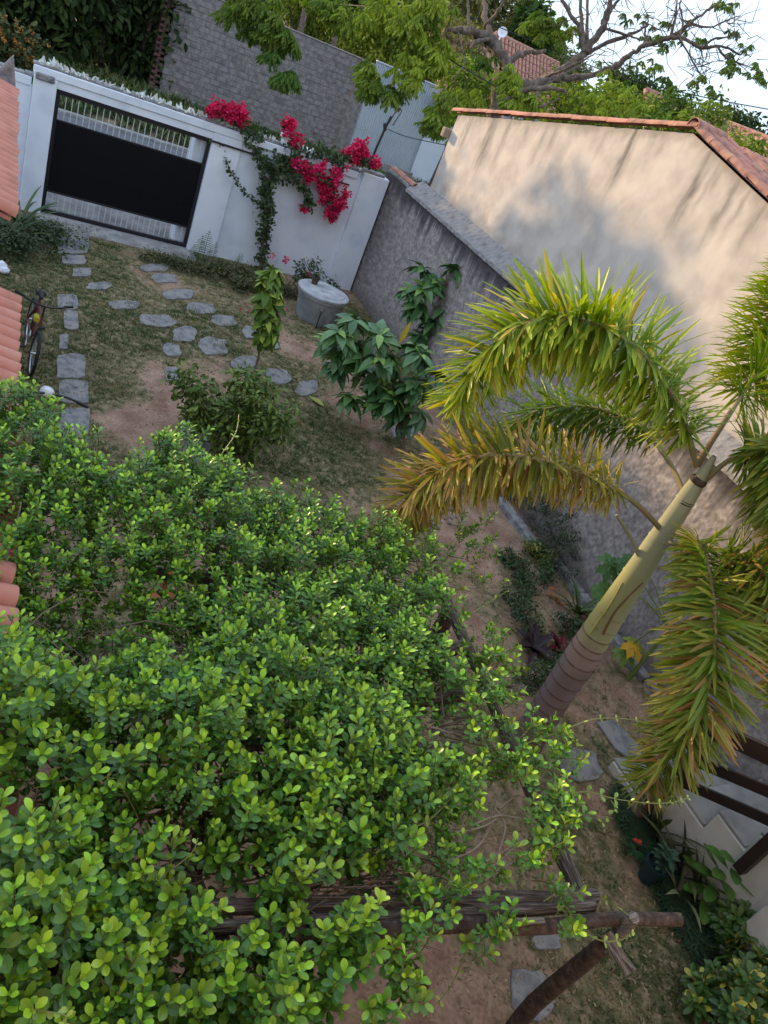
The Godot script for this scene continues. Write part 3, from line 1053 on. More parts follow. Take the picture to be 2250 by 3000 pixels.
# ---------------------------------------------------------------- tiled eaves on the left
func tiled_roofs() -> void:
	eaves("porch_roof", "salmon clay tile porch eaves half overgrown by the leafy vine", 2.45, Vector2(0.385, -7.08), Vector2(0.30, -1.0), 0.178, 2)
	var o := eaves("outbuilding_roof", "salmon clay tile roof of an outbuilding close to the white gate post", 2.95, Vector2(0.365, -12.75), Vector2(0.325, -7.95), 0.178, 3)
	# cement end of the ridge, and the gable below it
	var mb := MB.new()
	mb.col = Color.WHITE
	var p := on_z(32, 200, -12.86)
	mb.tri(p + Vector3(-0.30, -0.30, 0), p + Vector3(0.10, -0.34, 0), p + Vector3(0.02, 0.16, 0), Vector3(0, 0, 1))
	mb.tri(p + Vector3(-0.30, -0.30, -0.12), p + Vector3(0.10, -0.34, -0.12), p + Vector3(0.02, 0.16, -0.12), Vector3(0, 0, -1))
	mb.quad(p + Vector3(0.10, -0.34, 0), p + Vector3(0.02, 0.16, 0), p + Vector3(0.02, 0.16, -0.12), p + Vector3(0.10, -0.34, -0.12), Vector3(1, 0.2, 0))
	mb.quad(p + Vector3(-0.30, -0.30, 0), p + Vector3(0.02, 0.16, 0), p + Vector3(0.02, 0.16, -0.12), p + Vector3(-0.30, -0.30, -0.12), Vector3(-1, 1, 0))
	part("cement_end", mb.done(), M.mortar, o)

func eaves(called: String, label: String, h: float, a: Vector2, b: Vector2, pitch: float, courses: int) -> Node3D:
	var w := thing(called, label, "roof")
	var n := int(absf(b.y - a.y) / pitch)
	var rise := 0.30
	var dir := Vector3(-1, rise, 0).normalized()
	var nrm := Vector3(rise, 1, 0).normalized()
	var L := 0.46
	for k in n + 1:
		var t := float(k) / n
		var p := Vector3(lerpf(a.x, b.x, t), h - 0.06, lerpf(a.y, b.y, t))
		for c in courses:
			var tw := Basis(nrm, R(-0.03, 0.03)) * Basis(Vector3(0, 0, 1), R(-0.03, 0.01))
			var q := p + dir * (c * 0.38 + R(-0.012, 0.012)) + nrm * (R(0.0, 0.008) + 0.0)
			part("roof_tile", tile_mesh(L, 0.088, 0.072), M.terracotta, w, Transform3D(tw * Basis(dir, nrm, dir.cross(nrm)), q))
	# channel tiles and battens below as one bed, then the ribbed slope further up
	var mb := MB.new()
	var up := dir * (courses * 0.38 + 0.1)
	var a3 := Vector3(a.x - 0.03, h - 0.075, a.y - 0.09)
	var b3 := Vector3(b.x - 0.03, h - 0.075, b.y + 0.09)
	mb.quad(a3, b3, b3 + up, a3 + up, nrm)
	mb.quad(a3 - nrm * 0.03, b3 - nrm * 0.03, b3 + up - nrm * 0.03, a3 + up - nrm * 0.03, -nrm)
	mb.quad(a3, a3 + up, a3 + up - nrm * 0.03, a3 - nrm * 0.03, Vector3(0, 0, -1))
	mb.quad(b3, b3 + up, b3 + up - nrm * 0.03, b3 - nrm * 0.03, Vector3(0, 0, 1))
	mb.quad(a3, b3, b3 - nrm * 0.03, a3 - nrm * 0.03, Vector3.RIGHT)
	for k in n + 1:
		var t := float(k) / n
		var p := Vector3(lerpf(a.x, b.x, t), h - 0.06, lerpf(a.y, b.y, t)) + dir * (courses * 0.38)
		mb.tube([p, p + dir * 2.4], [0.085, 0.085], 6)
	mb.quad(a3 + up, b3 + up, b3 + up + dir * 2.4, a3 + up + dir * 2.4, nrm)
	part("tile_bed", mb.done(), M.terracotta, w)
	part("support_wall", boxm(Vector3(-3.2, -0.05, minf(a.y, b.y) + 0.25), Vector3(-0.75, h + 0.06, maxf(a.y, b.y) - 0.25)), M.white_paint, w)
	return w

# ---------------------------------------------------------------- the house the picture is taken from: it stands behind us and shades the near yard
func own_house() -> void:
	var h := thing("own_house", "cream two-storey house behind the pergola, with overhanging tiled eaves", "house")
	var side := mat("house_cream", Color.WHITE, 0.85)
	surf(side, ntex(0.01, [[0.0, lin(0.44, 0.41, 0.36)], [0.5, lin(0.56, 0.52, 0.47)], [1.0, lin(0.62, 0.58, 0.53)]], 256, 75), 0.4)
	part("wall", boxm(Vector3(-8.0, -0.05, 0.75), Vector3(6.3, 7.6, 7.0)), side, h)
	part("balcony_slab", boxm(Vector3(-3.0, 3.95, 0.1), Vector3(6.3, 4.12, 0.748), 0.01), M.concrete, h)
	var mb := MB.new()
	mb.quad(Vector3(-8.3, 7.55, -0.25), Vector3(6.6, 7.55, -0.25), Vector3(6.6, 9.0, 4.0), Vector3(-8.3, 9.0, 4.0), Vector3.UP)
	mb.quad(Vector3(-8.3, 7.47, -0.25), Vector3(6.6, 7.47, -0.25), Vector3(6.6, 8.92, 4.0), Vector3(-8.3, 8.92, 4.0), Vector3.DOWN)
	mb.quad(Vector3(-8.3, 7.47, -0.25), Vector3(6.6, 7.47, -0.25), Vector3(6.6, 7.55, -0.25), Vector3(-8.3, 7.55, -0.25), Vector3(0, 0, -1))
	part("roof", mb.done(), M.terracotta, h)

# ---------------------------------------------------------------- leaf clusters and generic trees
# a loose clump of leaves within a unit sphere; n leaves, leaf length relative to the clump
func clump(n: int, length: float, width: float, prof: Array, droop := 0.3, flat := 0.6, dark := 0.6) -> ArrayMesh:
	var mb := MB.new()
	for i in n:
		var d := rdir()
		var p := d * pow(rng.randf(), 0.45) * 0.8
		p.y *= flat
		var dir := (d + rdir() * 0.7 + Vector3(0, -droop, 0)).normalized()
		var g := R(dark, 1.25)
		var c := Color(g, g, g * R(0.7, 1.1))
		mb.leaf(p, dir, (Vector3.UP + rdir() * 0.8).normalized(), length * R(0.7, 1.25), length * width, prof, 0.15, 0.25, c, c)
	return mb.done()

# crown of clumps: blobs = [centre, radii]; returns transforms
func crown_points(blobs_: Array, count: int, size: float, hole := 0.0) -> Array:
	var out := []
	var total := 0.0
	for b in blobs_:
		total += b[1].x * b[1].y
	for b in blobs_:
		var k := int(count * b[1].x * b[1].y / total)
		for i in k:
			var d := rdir()
			var r := pow(rng.randf(), 0.4)
			var p: Vector3 = b[0] + d * r * b[1]
			if hole > 0.0 and noise.get_noise_3d(p.x * 30.0, p.y * 30.0, p.z * 30.0) < hole - 0.5:
				continue
			var s := size * R(0.65, 1.3)
			out.append(Transform3D(Basis.from_euler(Vector3(R(-0.5, 0.5), R(0, TAU), R(-0.5, 0.5))).scaled(Vector3.ONE * s), p))
	return out

func tints(n: int, a: Color, b: Color) -> Array:
	var out := []
	for i in n:
		out.append(a.lerp(b, rng.randf()))
	return out

func tree(called: String, label: String, foot: Vector3, trunks: Array, blobs_: Array, count: int, size: float, mesh: ArrayMesh, a: Color, b: Color, hole := 0.3, group := "") -> Node3D:
	var t := thing(called, label, "tree", Vector3.ZERO, group)
	for k in trunks:
		var mb := MB.new()
		var pts: Array = spline(k[0], 5)
		mb.tube(pts, radii(pts.size(), k[1], k[2]), 7, true, 0.12, R(0, 6))
		part("trunk" if k == trunks[0] else "limb", mb.done(), M.bark, t)
	var x := crown_points(blobs_, count, size, hole)
	many("crown", mesh, M.leaf_far, x, tints(x.size(), a, b), t)
	return t

# ---------------------------------------------------------------- across the street
func across_street() -> void:
	var Z := -34.0
	var w := thing("block_wall", "tall unplastered concrete block wall with a toothed brick end, across the street", "wall")
	var bw := 0.405
	var bh := 0.2
	var rows := 19
	var meshes := [boxm(Vector3(-0.195, -0.094, -0.07), Vector3(0.195, 0.094, 0.07), 0.008), boxm(Vector3(-0.193, -0.093, -0.07), Vector3(0.193, 0.093, 0.074), 0.012), boxm(Vector3(-0.194, -0.092, -0.07), Vector3(0.194, 0.092, 0.066), 0.006)]
	var mats := [M.block, M.block, M.block_pale, M.block, M.block_dark]
	var rest := MB.new()
	var made := 0
	for r in rows:
		for c in 19:
			var x := 5.95 + c * bw + (bw / 2 if r % 2 else 0.0)
			if x > 13.15:
				continue
			var p := Vector3(x, 0.1 + r * bh - 0.06, Z)
			if made < 300 and not (r > 15 and x < 8.0):
				part("block", meshes[rng.randi() % 3], mats[rng.randi() % 5], w, Transform3D(Basis(), p + Vector3(0, 0, R(-0.006, 0.006))))
				made += 1
			else:
				rest.box(Transform3D(Basis(), p), Vector3(0.39, 0.188, 0.14), 0.008)
	part("blocks", rest.done(), M.block, w).set_meta("kind", "stuff")
	part("mortar_core", boxm(Vector3(5.8, -0.06, Z - 0.055), Vector3(13.2, 3.73, Z + 0.055)), M.joint, w)
	part("plinth", boxm(Vector3(5.4, -0.06, Z + 0.08), Vector3(13.9, 0.16, Z + 0.3), 0.02), M.mortar, w)
	part("top_course", boxm(Vector3(5.7, 3.742, Z - 0.09), Vector3(13.3, 3.80, Z + 0.09), 0.02), M.block_dark, w)
	part("concrete_column", boxm(Vector3(13.23, -0.06, Z - 0.12), Vector3(13.86, 3.78, Z + 0.10), 0.015), M.block, w)
	# toothed brick return at the near end
	var brick := boxm(Vector3(-0.11, -0.045, -0.055), Vector3(0.11, 0.045, 0.055), 0.006)
	for r in 38:
		var out := 0.13 if r % 2 else 0.0
		part("brick", brick, M.red_brick, w, Transform3D(Basis(), Vector3(5.62 - out, r * 0.1 - 0.01, Z)))
		for k in 3:
			part("brick", brick, M.red_brick, w, Transform3D(Basis(Vector3.UP, PI / 2 + 0.0), Vector3(5.45, r * 0.1 - 0.01, Z - 0.25 - k * 0.235 - out)))
	# ribbed metal sheets
	var f := thing("metal_fence", "pale blue ribbed metal sheet fence beside the block wall", "fence")
	var xx := 13.88
	var k := 0
	while xx < 24.0:
		for row in 3:
			var mb := MB.new()
			var y0: float = [0.05, 1.30, 2.62][row]
			var y1: float = [1.32, 2.64, 3.92][row]
			var zf := Z + 0.02 + 0.012 * row + 0.004 * (k % 2)
			var n := 10
			for i in n:
				var xa := xx + i * 0.105
				var pts := [[xa, 0.0], [xa + 0.052, 0.0], [xa + 0.060, 0.036], [xa + 0.097, 0.036], [xa + 0.105, 0.0]]
				for e in 4:
					mb.quad(Vector3(pts[e][0], y0, zf + pts[e][1]), Vector3(pts[e + 1][0], y0, zf + pts[e + 1][1]), Vector3(pts[e + 1][0], y1, zf + pts[e + 1][1]), Vector3(pts[e][0], y1, zf + pts[e][1]), Vector3(0, 0, 1))
					mb.quad(Vector3(pts[e][0], y0, zf - 0.004 + pts[e][1]), Vector3(pts[e + 1][0], y0, zf - 0.004 + pts[e + 1][1]), Vector3(pts[e + 1][0], y1, zf - 0.004 + pts[e + 1][1]), Vector3(pts[e][0], y1, zf - 0.004 + pts[e][1]), Vector3(0, 0, -1))
			part("sheet", mb.done(), M.sheet_metal, f)
		xx += 1.05
		k += 1
	part("top_angle", boxm(Vector3(13.88, 3.90, Z - 0.03), Vector3(24.4, 3.95, Z + 0.10), 0.006), M.sheet_metal, f)
	# rubble and an unfinished block pier in front, by the neighbour's corner
	var pier := thing("block_pier", "low stub of bare grey blocks behind the boundary wall end", "block pier")
	for r in 6:
		for c in 3:
			var p := on_z(1205, 470, -19.0)
			part("block", meshes[c % 3], mats[(r + c) % 5], pier, Transform3D(Basis(), Vector3(p.x - 0.45 + c * bw + (0.12 if r % 2 else 0.0), 2.55 - r * 0.2 * 2.0 * 0.5 - (0.2 if c == 2 else 0.0), -19.0)))
	part("pier_core", boxm(Vector3(on_z(1205, 470, -19.0).x - 0.5, -0.05, -19.06), Vector3(on_z(1205, 470, -19.0).x + 0.5, 2.4, -18.94)), M.joint, pier)

	# thicket on the left: tall, dense, dark against the sun
	var broad := clump(26, 0.62, 0.42, OVATE, 0.5, 0.8, 0.5)
	var kinds := ["thin-stemmed dark tree touching the brick end of the block wall", "dense dark green tree with vertical stems, across the street from the gate", "leafy dark tree with hanging twigs across from the white gate post", "narrow tree that tops the rest of the dark thicket", "dark thicket tree across from the side street wall", "dark tree standing just behind the brick end of the block wall", "tall dark thicket tree in the row along the far side of the street"]
	var which := [0, 1, 2, 3, 4, 6, 6, 6, 6, 6, 5]
	var nth := 0
	var spec := [[4.2, -35.0, 7.2, 2.2, 3], [1.6, -34.5, 6.9, 2.2, 0], [-0.8, -34.4, 7.1, 2.0, 1], [-3.2, -35.2, 9.5, 0.55, 0], [-5.0, -34.6, 7.3, 1.6, 2], [-7.0, -35.0, 7.9, 2.0, 2], [-10.0, -35.6, 8.2, 2.2, 2], [-13.2, -36.2, 9.3, 2.4, 2], [-16.6, -36.6, 10.4, 2.8, 2], [-20.6, -37.0, 10.6, 3.0, 2], [5.6, -36.6, 7.0, 1.6, 3]]
	for s in spec:
		var tr := []
		for q in 4:
			var fx: float = s[0] + R(-1.5, 1.5)
			var fz: float = s[1] + R(-0.6, 0.9)
			tr.append([[Vector3(fx, -0.1, fz), Vector3(fx + R(-0.3, 0.3), 2.2, fz + R(-0.2, 0.2)), Vector3(fx + R(-0.7, 0.7), 4.6, fz + R(-0.4, 0.4)), Vector3(fx + R(-1, 1), s[2] * 0.85, fz)], R(0.06, 0.13), 0.03])
		var bl := []
		for q in 7:
			var hy: float = [0.7, 1.7, 2.9, 4.0, 5.2, 6.2, 6.9][q] * s[2] / 8.2
			bl.append([Vector3(s[0] + R(-0.8, 0.8), hy, s[1] + R(-0.5, 0.7)), Vector3(s[3] * R(0.7, 1.0), R(0.9, 1.35), R(1.1, 1.7))])
		nth += 1
		tree("thicket_tree", kinds[which[nth - 1]], Vector3(s[0], 0, s[1]), tr, bl, 460, 0.64, broad, Color(0.030, 0.055, 0.022), Color(0.085, 0.12, 0.040), 0.22, "thicket trees left of the block wall")
	# orange-flowered shrub line at the foot of the thicket
	var fl := clump(16, 0.5, 0.5, OVATE, 0.3, 0.7, 0.6)
	for s in [[0.6, -29.6], [-1.6, -30.0]]:
		var t := thing("flowering_shrub", "shrub with orange blooms behind the side street wall" if s[0] > 0 else "orange blooming shrub beneath the tall thicket trees", "shrub")
		var x := crown_points([[Vector3(s[0], 0.7, s[1]), Vector3(1.0, 0.7, 0.6)]], 60, 0.34, 0.0)
		many("foliage", fl, M.leaf_soft, x, tints(x.size(), Color(0.04, 0.06, 0.02), Color(0.11, 0.12, 0.04)), t)
		var y := crown_points([[Vector3(s[0], 0.85, s[1] + 0.1), Vector3(1.05, 0.65, 0.65)]], 40, 0.14, 0.0)
		many("blooms", fl, M.leaf_soft, y, tints(y.size(), Color(0.50, 0.17, 0.03), Color(0.62, 0.30, 0.08)), t)

# ---------------------------------------------------------------- woods, roofs behind
func roof_house(called: String, label: String, ridge: Array, depth: float, drop: float, out: Vector3, wallc: Material) -> Node3D:
	# ridge: two photo pixels; roof falls from the ridge towards `out` by `drop`
	var t := thing(called, label, "house")
	var a := at_d(ridge[0], ridge[1], depth)
	var b := at_d(ridge[2], ridge[3], ridge[4])
	b.y = a.y
	var along := (b - a).normalized()
	var fall := out.normalized() * drop * 2.0 - Vector3.UP * drop
	var L := a.distance_to(b)
	var nrm := along.cross(fall).normalized()
	if nrm.y < 0: nrm = -nrm
	var n := int(L / 0.28)
	var mb := MB.new()
	mb.quad(a, b, b + fall, a + fall, nrm)
	var back := fall * Vector3(-1, 1, -1)
	mb.quad(a, b, b + back, a + back, Vector3.UP)
	part("roof", mb.done(), M.terracotta_old, t)
	# rows of barrel tiles, one part for each column of the slope that faces us
	var col := MB.new()
	for k in 9:
		var p := fall * (k / 9.0)
		var q := fall * ((k + 1.0) / 9.0 + 0.01)
		col.tube([p + nrm * 0.02, q + nrm * 0.045], [0.11, 0.125], 6, true)
	var cm := col.done()
	for i in n + 1:
		part("tile_column", cm, M.terracotta_old, t, Transform3D(Basis(), a + along * (i * L / n)))
	var rg := MB.new()
	rg.tube([a + nrm * 0.05, b + nrm * 0.05], [0.14, 0.14], 8)
	part("ridge", rg.done(), M.terracotta_old, t)
	var wb := MB.new()
	var base := [a + fall * 0.92, b + fall * 0.92, b + back * 0.92, a + back * 0.92]
	for i in 4:
		var p: Vector3 = base[i]
		var q: Vector3 = base[(i + 1) % 4]
		wb.quad(Vector3(p.x, -0.1, p.z), Vector3(q.x, -0.1, q.z), q, p, (p + q) * 0.5 - (a + b) * 0.5 - fall)
	part("walls", wb.done(), wallc, t)
	return t

func far_background() -> void:
	roof_house("far_house", "old red tile roofed house with a satellite dish, behind the gnarled tree", [1450, 100, 1640, 175, 45.0], 42.0, 2.6, Vector3(-0.35, 0, 1), M.white_paint)
	roof_house("far_house", "lower red tiled roof partly hidden by dry branches, above the metal fence", [1300, 95, 1470, 180, 37.0], 36.0, 2.6, Vector3(-0.3, 0, 1), M.white_paint)
	roof_house("far_house", "red tiled roof between green shrubs, past the cream gable peak", [1890, 265, 2020, 330, 40.0], 40.0, 1.6, Vector3(-0.4, 0, 1), M.white_paint)
	roof_house("far_house", "red roofed house with a white gable, beyond the tiles of the cream house", [2080, 345, 2330, 480, 30.0], 34.0, 2.0, Vector3(-0.6, 0, 1), M.white_paint)
	# satellite dish
	var d := thing("satellite_dish", "round pale satellite dish on the red roof ridge", "satellite dish")
	var mb := MB.new()
	var c := at_d(1472, 95, 41.0)
	mb.lathe(Transform3D(look((EYE + Vector3(0, 14, 0) - c)), c), [Vector2(0.01, 0.0), Vector2(0.15, 0.025), Vector2(0.25, 0.07), Vector2(0.26, 0.07), Vector2(0.15, 0.012), Vector2(0.01, -0.02)], 18)
	part("reflector", mb.done(), M.white_plastic, d)
	var st := MB.new()
	st.tube([c, c - Vector3(0, 1.2, 0)], [0.04, 0.04], 6)
	part("mast", st.done(), M.chrome, d)
	var lace := clump(22, 0.55, 0.34, LANCE, 0.7, 0.8, 0.55)
	var broad := clump(24, 0.6, 0.42, OVATE, 0.4, 0.8, 0.5)
	# pixel, pixel, depth, half width, half height, foot offset; colour pair
	var g1 := Color(0.12, 0.19, 0.035)
	var g2 := Color(0.38, 0.40, 0.06)
	var dk1 := Color(0.035, 0.06, 0.025)
	var dk2 := Color(0.09, 0.12, 0.045)
	var dry1 := Color(0.22, 0.16, 0.09)
	var dry2 := Color(0.34, 0.27, 0.14)
	var specs := [
		["woodland_tree", "sunlit yellow-green tree just behind the block wall top", 900, 40, 42, 3.0, 2.2, g1, g2, 260],
		["woodland_tree", "bright leafy tree between the two bare trunks, behind the block wall", 1010, 90, 43, 2.6, 1.8, g1, g2, 240],
		["woodland_tree", "green tree leaning over the metal fence top", 1120, 80, 44, 2.8, 2.2, g1, g2, 240],
		["woodland_tree", "dry straw-coloured bush behind the metal fence", 1260, 190, 40, 2.2, 1.6, dry1, dry2, 150],
		["woodland_tree", "tall olive tree filling the gap left of the satellite dish", 1200, 20, 56, 4.5, 3.0, g1, g2, 260],
		["woodland_tree", "mixed olive and dry tree behind the satellite dish", 1420, 30, 60, 4.0, 3.0, Color(0.12, 0.14, 0.05), dry2, 260],
		["woodland_tree", "dark green rounded tree behind the red roof ridge", 1575, 95, 58, 2.6, 2.2, dk1, g1, 260],
		["woodland_tree", "pale dusty tree past the dark rounded tree", 1655, 200, 62, 2.6, 1.6, Color(0.14, 0.17, 0.07), Color(0.24, 0.26, 0.12), 200],
		["woodland_tree", "dry creeper mass over the lower red roof", 1330, 140, 35, 1.4, 1.5, dry1, Color(0.30, 0.26, 0.12), 110],
		["woodland_tree", "low bright shrub along the foot of the metal fence top", 1390, 270, 30, 1.6, 0.9, g1, g2, 110],
		["woodland_tree", "shaded tree between the woodland trunks and the thicket", 700, -40, 42, 3.2, 2.4, dk1, g1, 220],
		["hillside_tree", "broad bright tree just past the cream gable", 1820, 325, 26, 1.8, 0.9, g1, g2, 190],
		["hillside_tree", "leafy green tree beside the third red roof", 1960, 325, 34, 1.9, 1.0, Color(0.06, 0.10, 0.03), g1, 170],
		["hillside_tree", "yellow-green young tree above the gable peak", 2050, 325, 30, 0.8, 0.9, g1, Color(0.33, 0.36, 0.06), 90],
		["hillside_tree", "dark rounded evergreen on the skyline by the wire", 2110, 385, 44, 2.6, 1.3, dk1, dk2, 260],
		["hillside_tree", "dark evergreen on the skyline further along the wire", 2200, 440, 46, 2.6, 1.3, dk1, dk2, 240],
		["hillside_tree", "dark evergreen on the skyline at the end of the row", 2290, 490, 46, 2.6, 1.3, dk1, dk2, 220],
		["hillside_tree", "olive tree behind the red roof with a white gable", 1880, 275, 46, 2.6, 1.1, Color(0.07, 0.10, 0.035), g1, 200],
		["hillside_tree", "straw-tipped shrub just beyond the cream house ridge", 2100, 410, 20, 0.75, 0.55, Color(0.16, 0.18, 0.05), Color(0.36, 0.34, 0.12), 80],
		["hillside_tree", "leafy shrub behind the right slope of the cream roof", 2200, 470, 18, 0.8, 0.45, g1, g2, 80],
		["hillside_tree", "green shrub at the foot of the broad bright tree", 1700, 310, 24, 1.5, 0.8, g1, g2, 130],
	]
	for s in specs:
		var c2 := at_d(s[2], s[3], s[4])
		var tr := []
		for q in 3:
			var f := Vector3(c2.x + R(-0.4, 0.4) * s[5], -0.1, c2.z + R(-0.4, 0.4))
			tr.append([[f, f.lerp(c2, 0.5) + Vector3(R(-0.3, 0.3), 0, 0), c2 + Vector3(R(-0.5, 0.5) * s[5], R(-0.1, 0.4) * s[6], 0)], 0.11, 0.03])
		var bl := []
		for q in 5:
			bl.append([c2 + Vector3(R(-0.6, 0.6) * s[5], R(-0.55, 0.55) * s[6], R(-0.6, 0.6)), Vector3(s[5] * R(0.4, 0.7), s[6] * R(0.4, 0.7), R(0.8, 1.6))])
		for q in 3:
			bl.append([c2 + Vector3(R(-0.5, 0.5) * s[5], -s[6] * R(0.8, 1.4), R(-0.3, 0.3)), Vector3(s[5] * 0.6, s[6] * 0.6, 1.0)])
		tree(s[0], s[1], Vector3(c2.x, 0, c2.z), tr, bl, s[9], s[4] * 0.0125, broad if rng.randf() < 0.5 else lace, s[7], s[8], 0.32)
	# bare trunks standing behind the block wall
	for q in [[905, -20, 880, 92, 0.20], [985, 30, 978, 132, 0.15], [655, -60, 640, 40, 0.14]]:
		var mb2 := MB.new()
		var p1 := at_d(q[0], q[1], 40.0)
		var p0 := at_d(q[2], q[3], 40.0)
		var foot := p0 + (p0 - p1) * 1.2
		var tt := thing("bare_trunk", "reddish bare trunk rising behind the block wall" if q[4] > 0.18 else ("slim grey trunk rising behind the block wall" if q[4] > 0.145 else "dark trunk at the left end of the block wall top"), "tree")
		var pts := spline([Vector3(foot.x, -0.1, foot.z), p0, p1, p1 + (p1 - p0) * 0.8], 5)
		mb2.tube(pts, radii(pts.size(), q[4], q[4] * 0.6), 8, true, 0.1)
		part("trunk", mb2.done(), M.bark, tt)
	# far wooded ridge that closes the view
	var ridge := thing("far_woods", "distant belt of woodland behind all the roofs", "woods")
	ridge.set_meta("kind", "stuff")
	var x := []
	for i in 2600:
		var px := R(-900, 2600)
		var dpt := R(66, 95)
		var horizon := 291.0 + (px - 1681.0) * 0.4595
		var p := at_d(px, horizon + R(-10, 160) - (40.0 if px < 1650 else 0.0) * rng.randf() * 4.0, dpt)
		if px > 1640 and p.y > 4.2 + 1.6 * noise.get_noise_1d(px * 2.0):
			continue
		x.append(Transform3D(Basis.from_euler(Vector3(R(-1, 1), R(0, TAU), R(-1, 1))).scaled(Vector3.ONE * R(1.0, 2.2)), p))
	many("crowns", broad, M.leaf_far, x, tints(x.size(), Color(0.06, 0.09, 0.035), Color(0.16, 0.18, 0.07)), ridge)

# ---------------------------------------------------------------- the gnarled tree behind the neighbour's house
func big_tree() -> void:
	var t := thing("gnarled_tree", "big gnarled half-bare tree with drooping green leaf sprays, behind the cream house", "tree")
	# limbs as [x, y, depth, ...] in photo pixels with distances read from what they pass in front of and behind
	var limbs := [
		[[1430, 420, 21, 1445, 340, 21, 1470, 240, 21, 1480, 190, 21, 1455, 140, 21.2, 1430, 110, 21.4], 0.26, 0.19],
		[[1455, 140, 21.2, 1425, 70, 21.5, 1420, 20, 21.8, 1415, -60, 22], 0.13, 0.07],
		[[1430, 110, 21.4, 1390, 95, 21.0, 1350, 90, 20.6, 1310, 85, 20.4], 0.17, 0.07],
		[[1440, 120, 21.3, 1400, 118, 20.9, 1380, 140, 20.6], 0.10, 0.03],
		[[1420, 80, 21.5, 1460, 30, 21.2, 1485, -20, 21], 0.07, 0.03],
		[[1372, 90, 20.8, 1372, 30, 21, 1368, -40, 21], 0.06, 0.03],
		[[1478, 195, 21, 1500, 170, 21, 1550, 155, 21.2, 1600, 150, 21.4], 0.13, 0.06],
		[[1470, 240, 21, 1560, 250, 21.8, 1630, 215, 22.4, 1700, 170, 23, 1715, 150, 23], 0.17, 0.13],
		[[1712, 152, 23, 1700, 90, 23, 1670, 40, 23, 1640, -20, 23], 0.11, 0.05],
		[[1712, 152, 23, 1705, 70, 23.2, 1700, -30, 23.4], 0.11, 0.06],
		[[1716, 150, 23, 1720, 60, 23.4, 1722, -30, 23.8], 0.08, 0.05],
		[[1716, 152, 23, 1760, 90, 23, 1780, 30, 23, 1800, -30, 23], 0.16, 0.08],
		[[1720, 155, 23, 1775, 125, 23, 1860, 95, 23, 1900, 70, 23], 0.09, 0.04],
		[[1762, 90, 23, 1800, 15, 22.8, 1825, -10, 22.6], 0.07, 0.03],
		[[1765, 80, 23, 1830, 100, 22.6, 1880, 120, 22.4], 0.06, 0.02],
		[[1560, 250, 21.8, 1620, 230, 22, 1700, 225, 22, 1790, 200, 22, 1850, 160, 21.8, 1885, 135, 21.6], 0.13, 0.08],
		[[1885, 135, 21.6, 1940, 115, 21.4, 1990, 110, 21.2, 2060, 140, 21, 2120, 135, 21, 2170, 160, 21], 0.09, 0.03],
		[[1885, 135, 21.6, 1960, 110, 21.6, 2020, 70, 21.6, 2080, 25, 21.6, 2120, -5, 21.6], 0.08, 0.03],
		[[1895, 130, 21.6, 1890, 90, 21.6, 1900, 60, 21.4], 0.05, 0.02],
		[[1965, 108, 21.5, 1980, 40, 21.5, 1985, -30, 21.5], 0.05, 0.025],
		[[1990, 110, 21.3, 2000, 70, 21.3, 1990, 10, 21.3], 0.04, 0.02],
		[[2020, 70, 21.6, 2080, 80, 21.4, 2130, 60, 21.2, 2170, 45, 21], 0.04, 0.015],
		[[2060, 140, 21, 2090, 115, 20.8, 2140, 105, 20.6, 2165, 85, 20.6], 0.04, 0.015],
		[[1990, 112, 21.2, 2030, 180, 21, 2060, 230, 20.8], 0.04, 0.012],
		[[2040, 130, 21.1, 2060, 170, 20.9, 2050, 220, 20.7], 0.03, 0.01],
		[[2100, 135, 21, 2130, 170, 20.8, 2180, 190, 20.6, 2230, 215, 20.4], 0.04, 0.012],
		[[1600, 225, 22, 1660, 200, 21.4, 1740, 160, 20.8], 0.05, 0.02],
		[[1560, 300, 20, 1600, 250, 20.5, 1720, 180, 21], 0.05, 0.02],
		[[1500, 330, 19, 1590, 310, 19, 1640, 285, 19], 0.06, 0.02],
		[[1480, 300, 19, 1540, 262, 19, 1640, 262, 19, 1660, 275, 19], 0.09, 0.05],
		[[1310, 85, 20.4, 1290, 110, 20.2, 1260, 150, 20], 0.03, 0.012],
		[[1340, 90, 20.6, 1360, 180, 19.6, 1330, 230, 19.2], 0.03, 0.012],
	]
	var first := true
	for l in limbs:
		var raw := []
		for i in range(0, l[0].size(), 3):
			raw.append(at_d(l[0][i], l[0][i + 1], l[0][i + 2]))
		if first:
			raw.push_front(Vector3(raw[0].x, -0.1, raw[0].z))
		var pts := spline(raw, 5)
		for i in range(1, pts.size() - 1):
			pts[i] += rdir() * (l[1] * 0.28)
		var mb := MB.new()
		mb.tube(pts, radii(pts.size(), l[1] * 0.8, l[2] * 0.72), 10, true, 0.30, R(0, 6))
		part("trunk" if first else "limb", mb.done(), M.bark, t)
		first = false
	# fine twigs off the bare fans
	var tw := MB.new()
	for i in 330:
		var l: Array = limbs[rng.randi_range(7, 26)]
		var k := rng.randi_range(1, l[0].size() / 3 - 1) * 3
		var p := at_d(l[0][k] + R(-40, 40), l[0][k + 1] + R(-30, 30), l[0][k + 2])
		var d := (rdir() + Vector3(0.3, 0.15, 0.2)).normalized() * R(0.3, 0.9)
		tw.tube([p, p + d * 0.5 + rdir() * 0.06, p + d + rdir() * 0.15], [0.013, 0.009, 0.004], 4, false)
	part("twigs", tw.done(), M.bark, t).set_meta("kind", "stuff")
	# hanging leaf sprays
	var spray := MB.new()
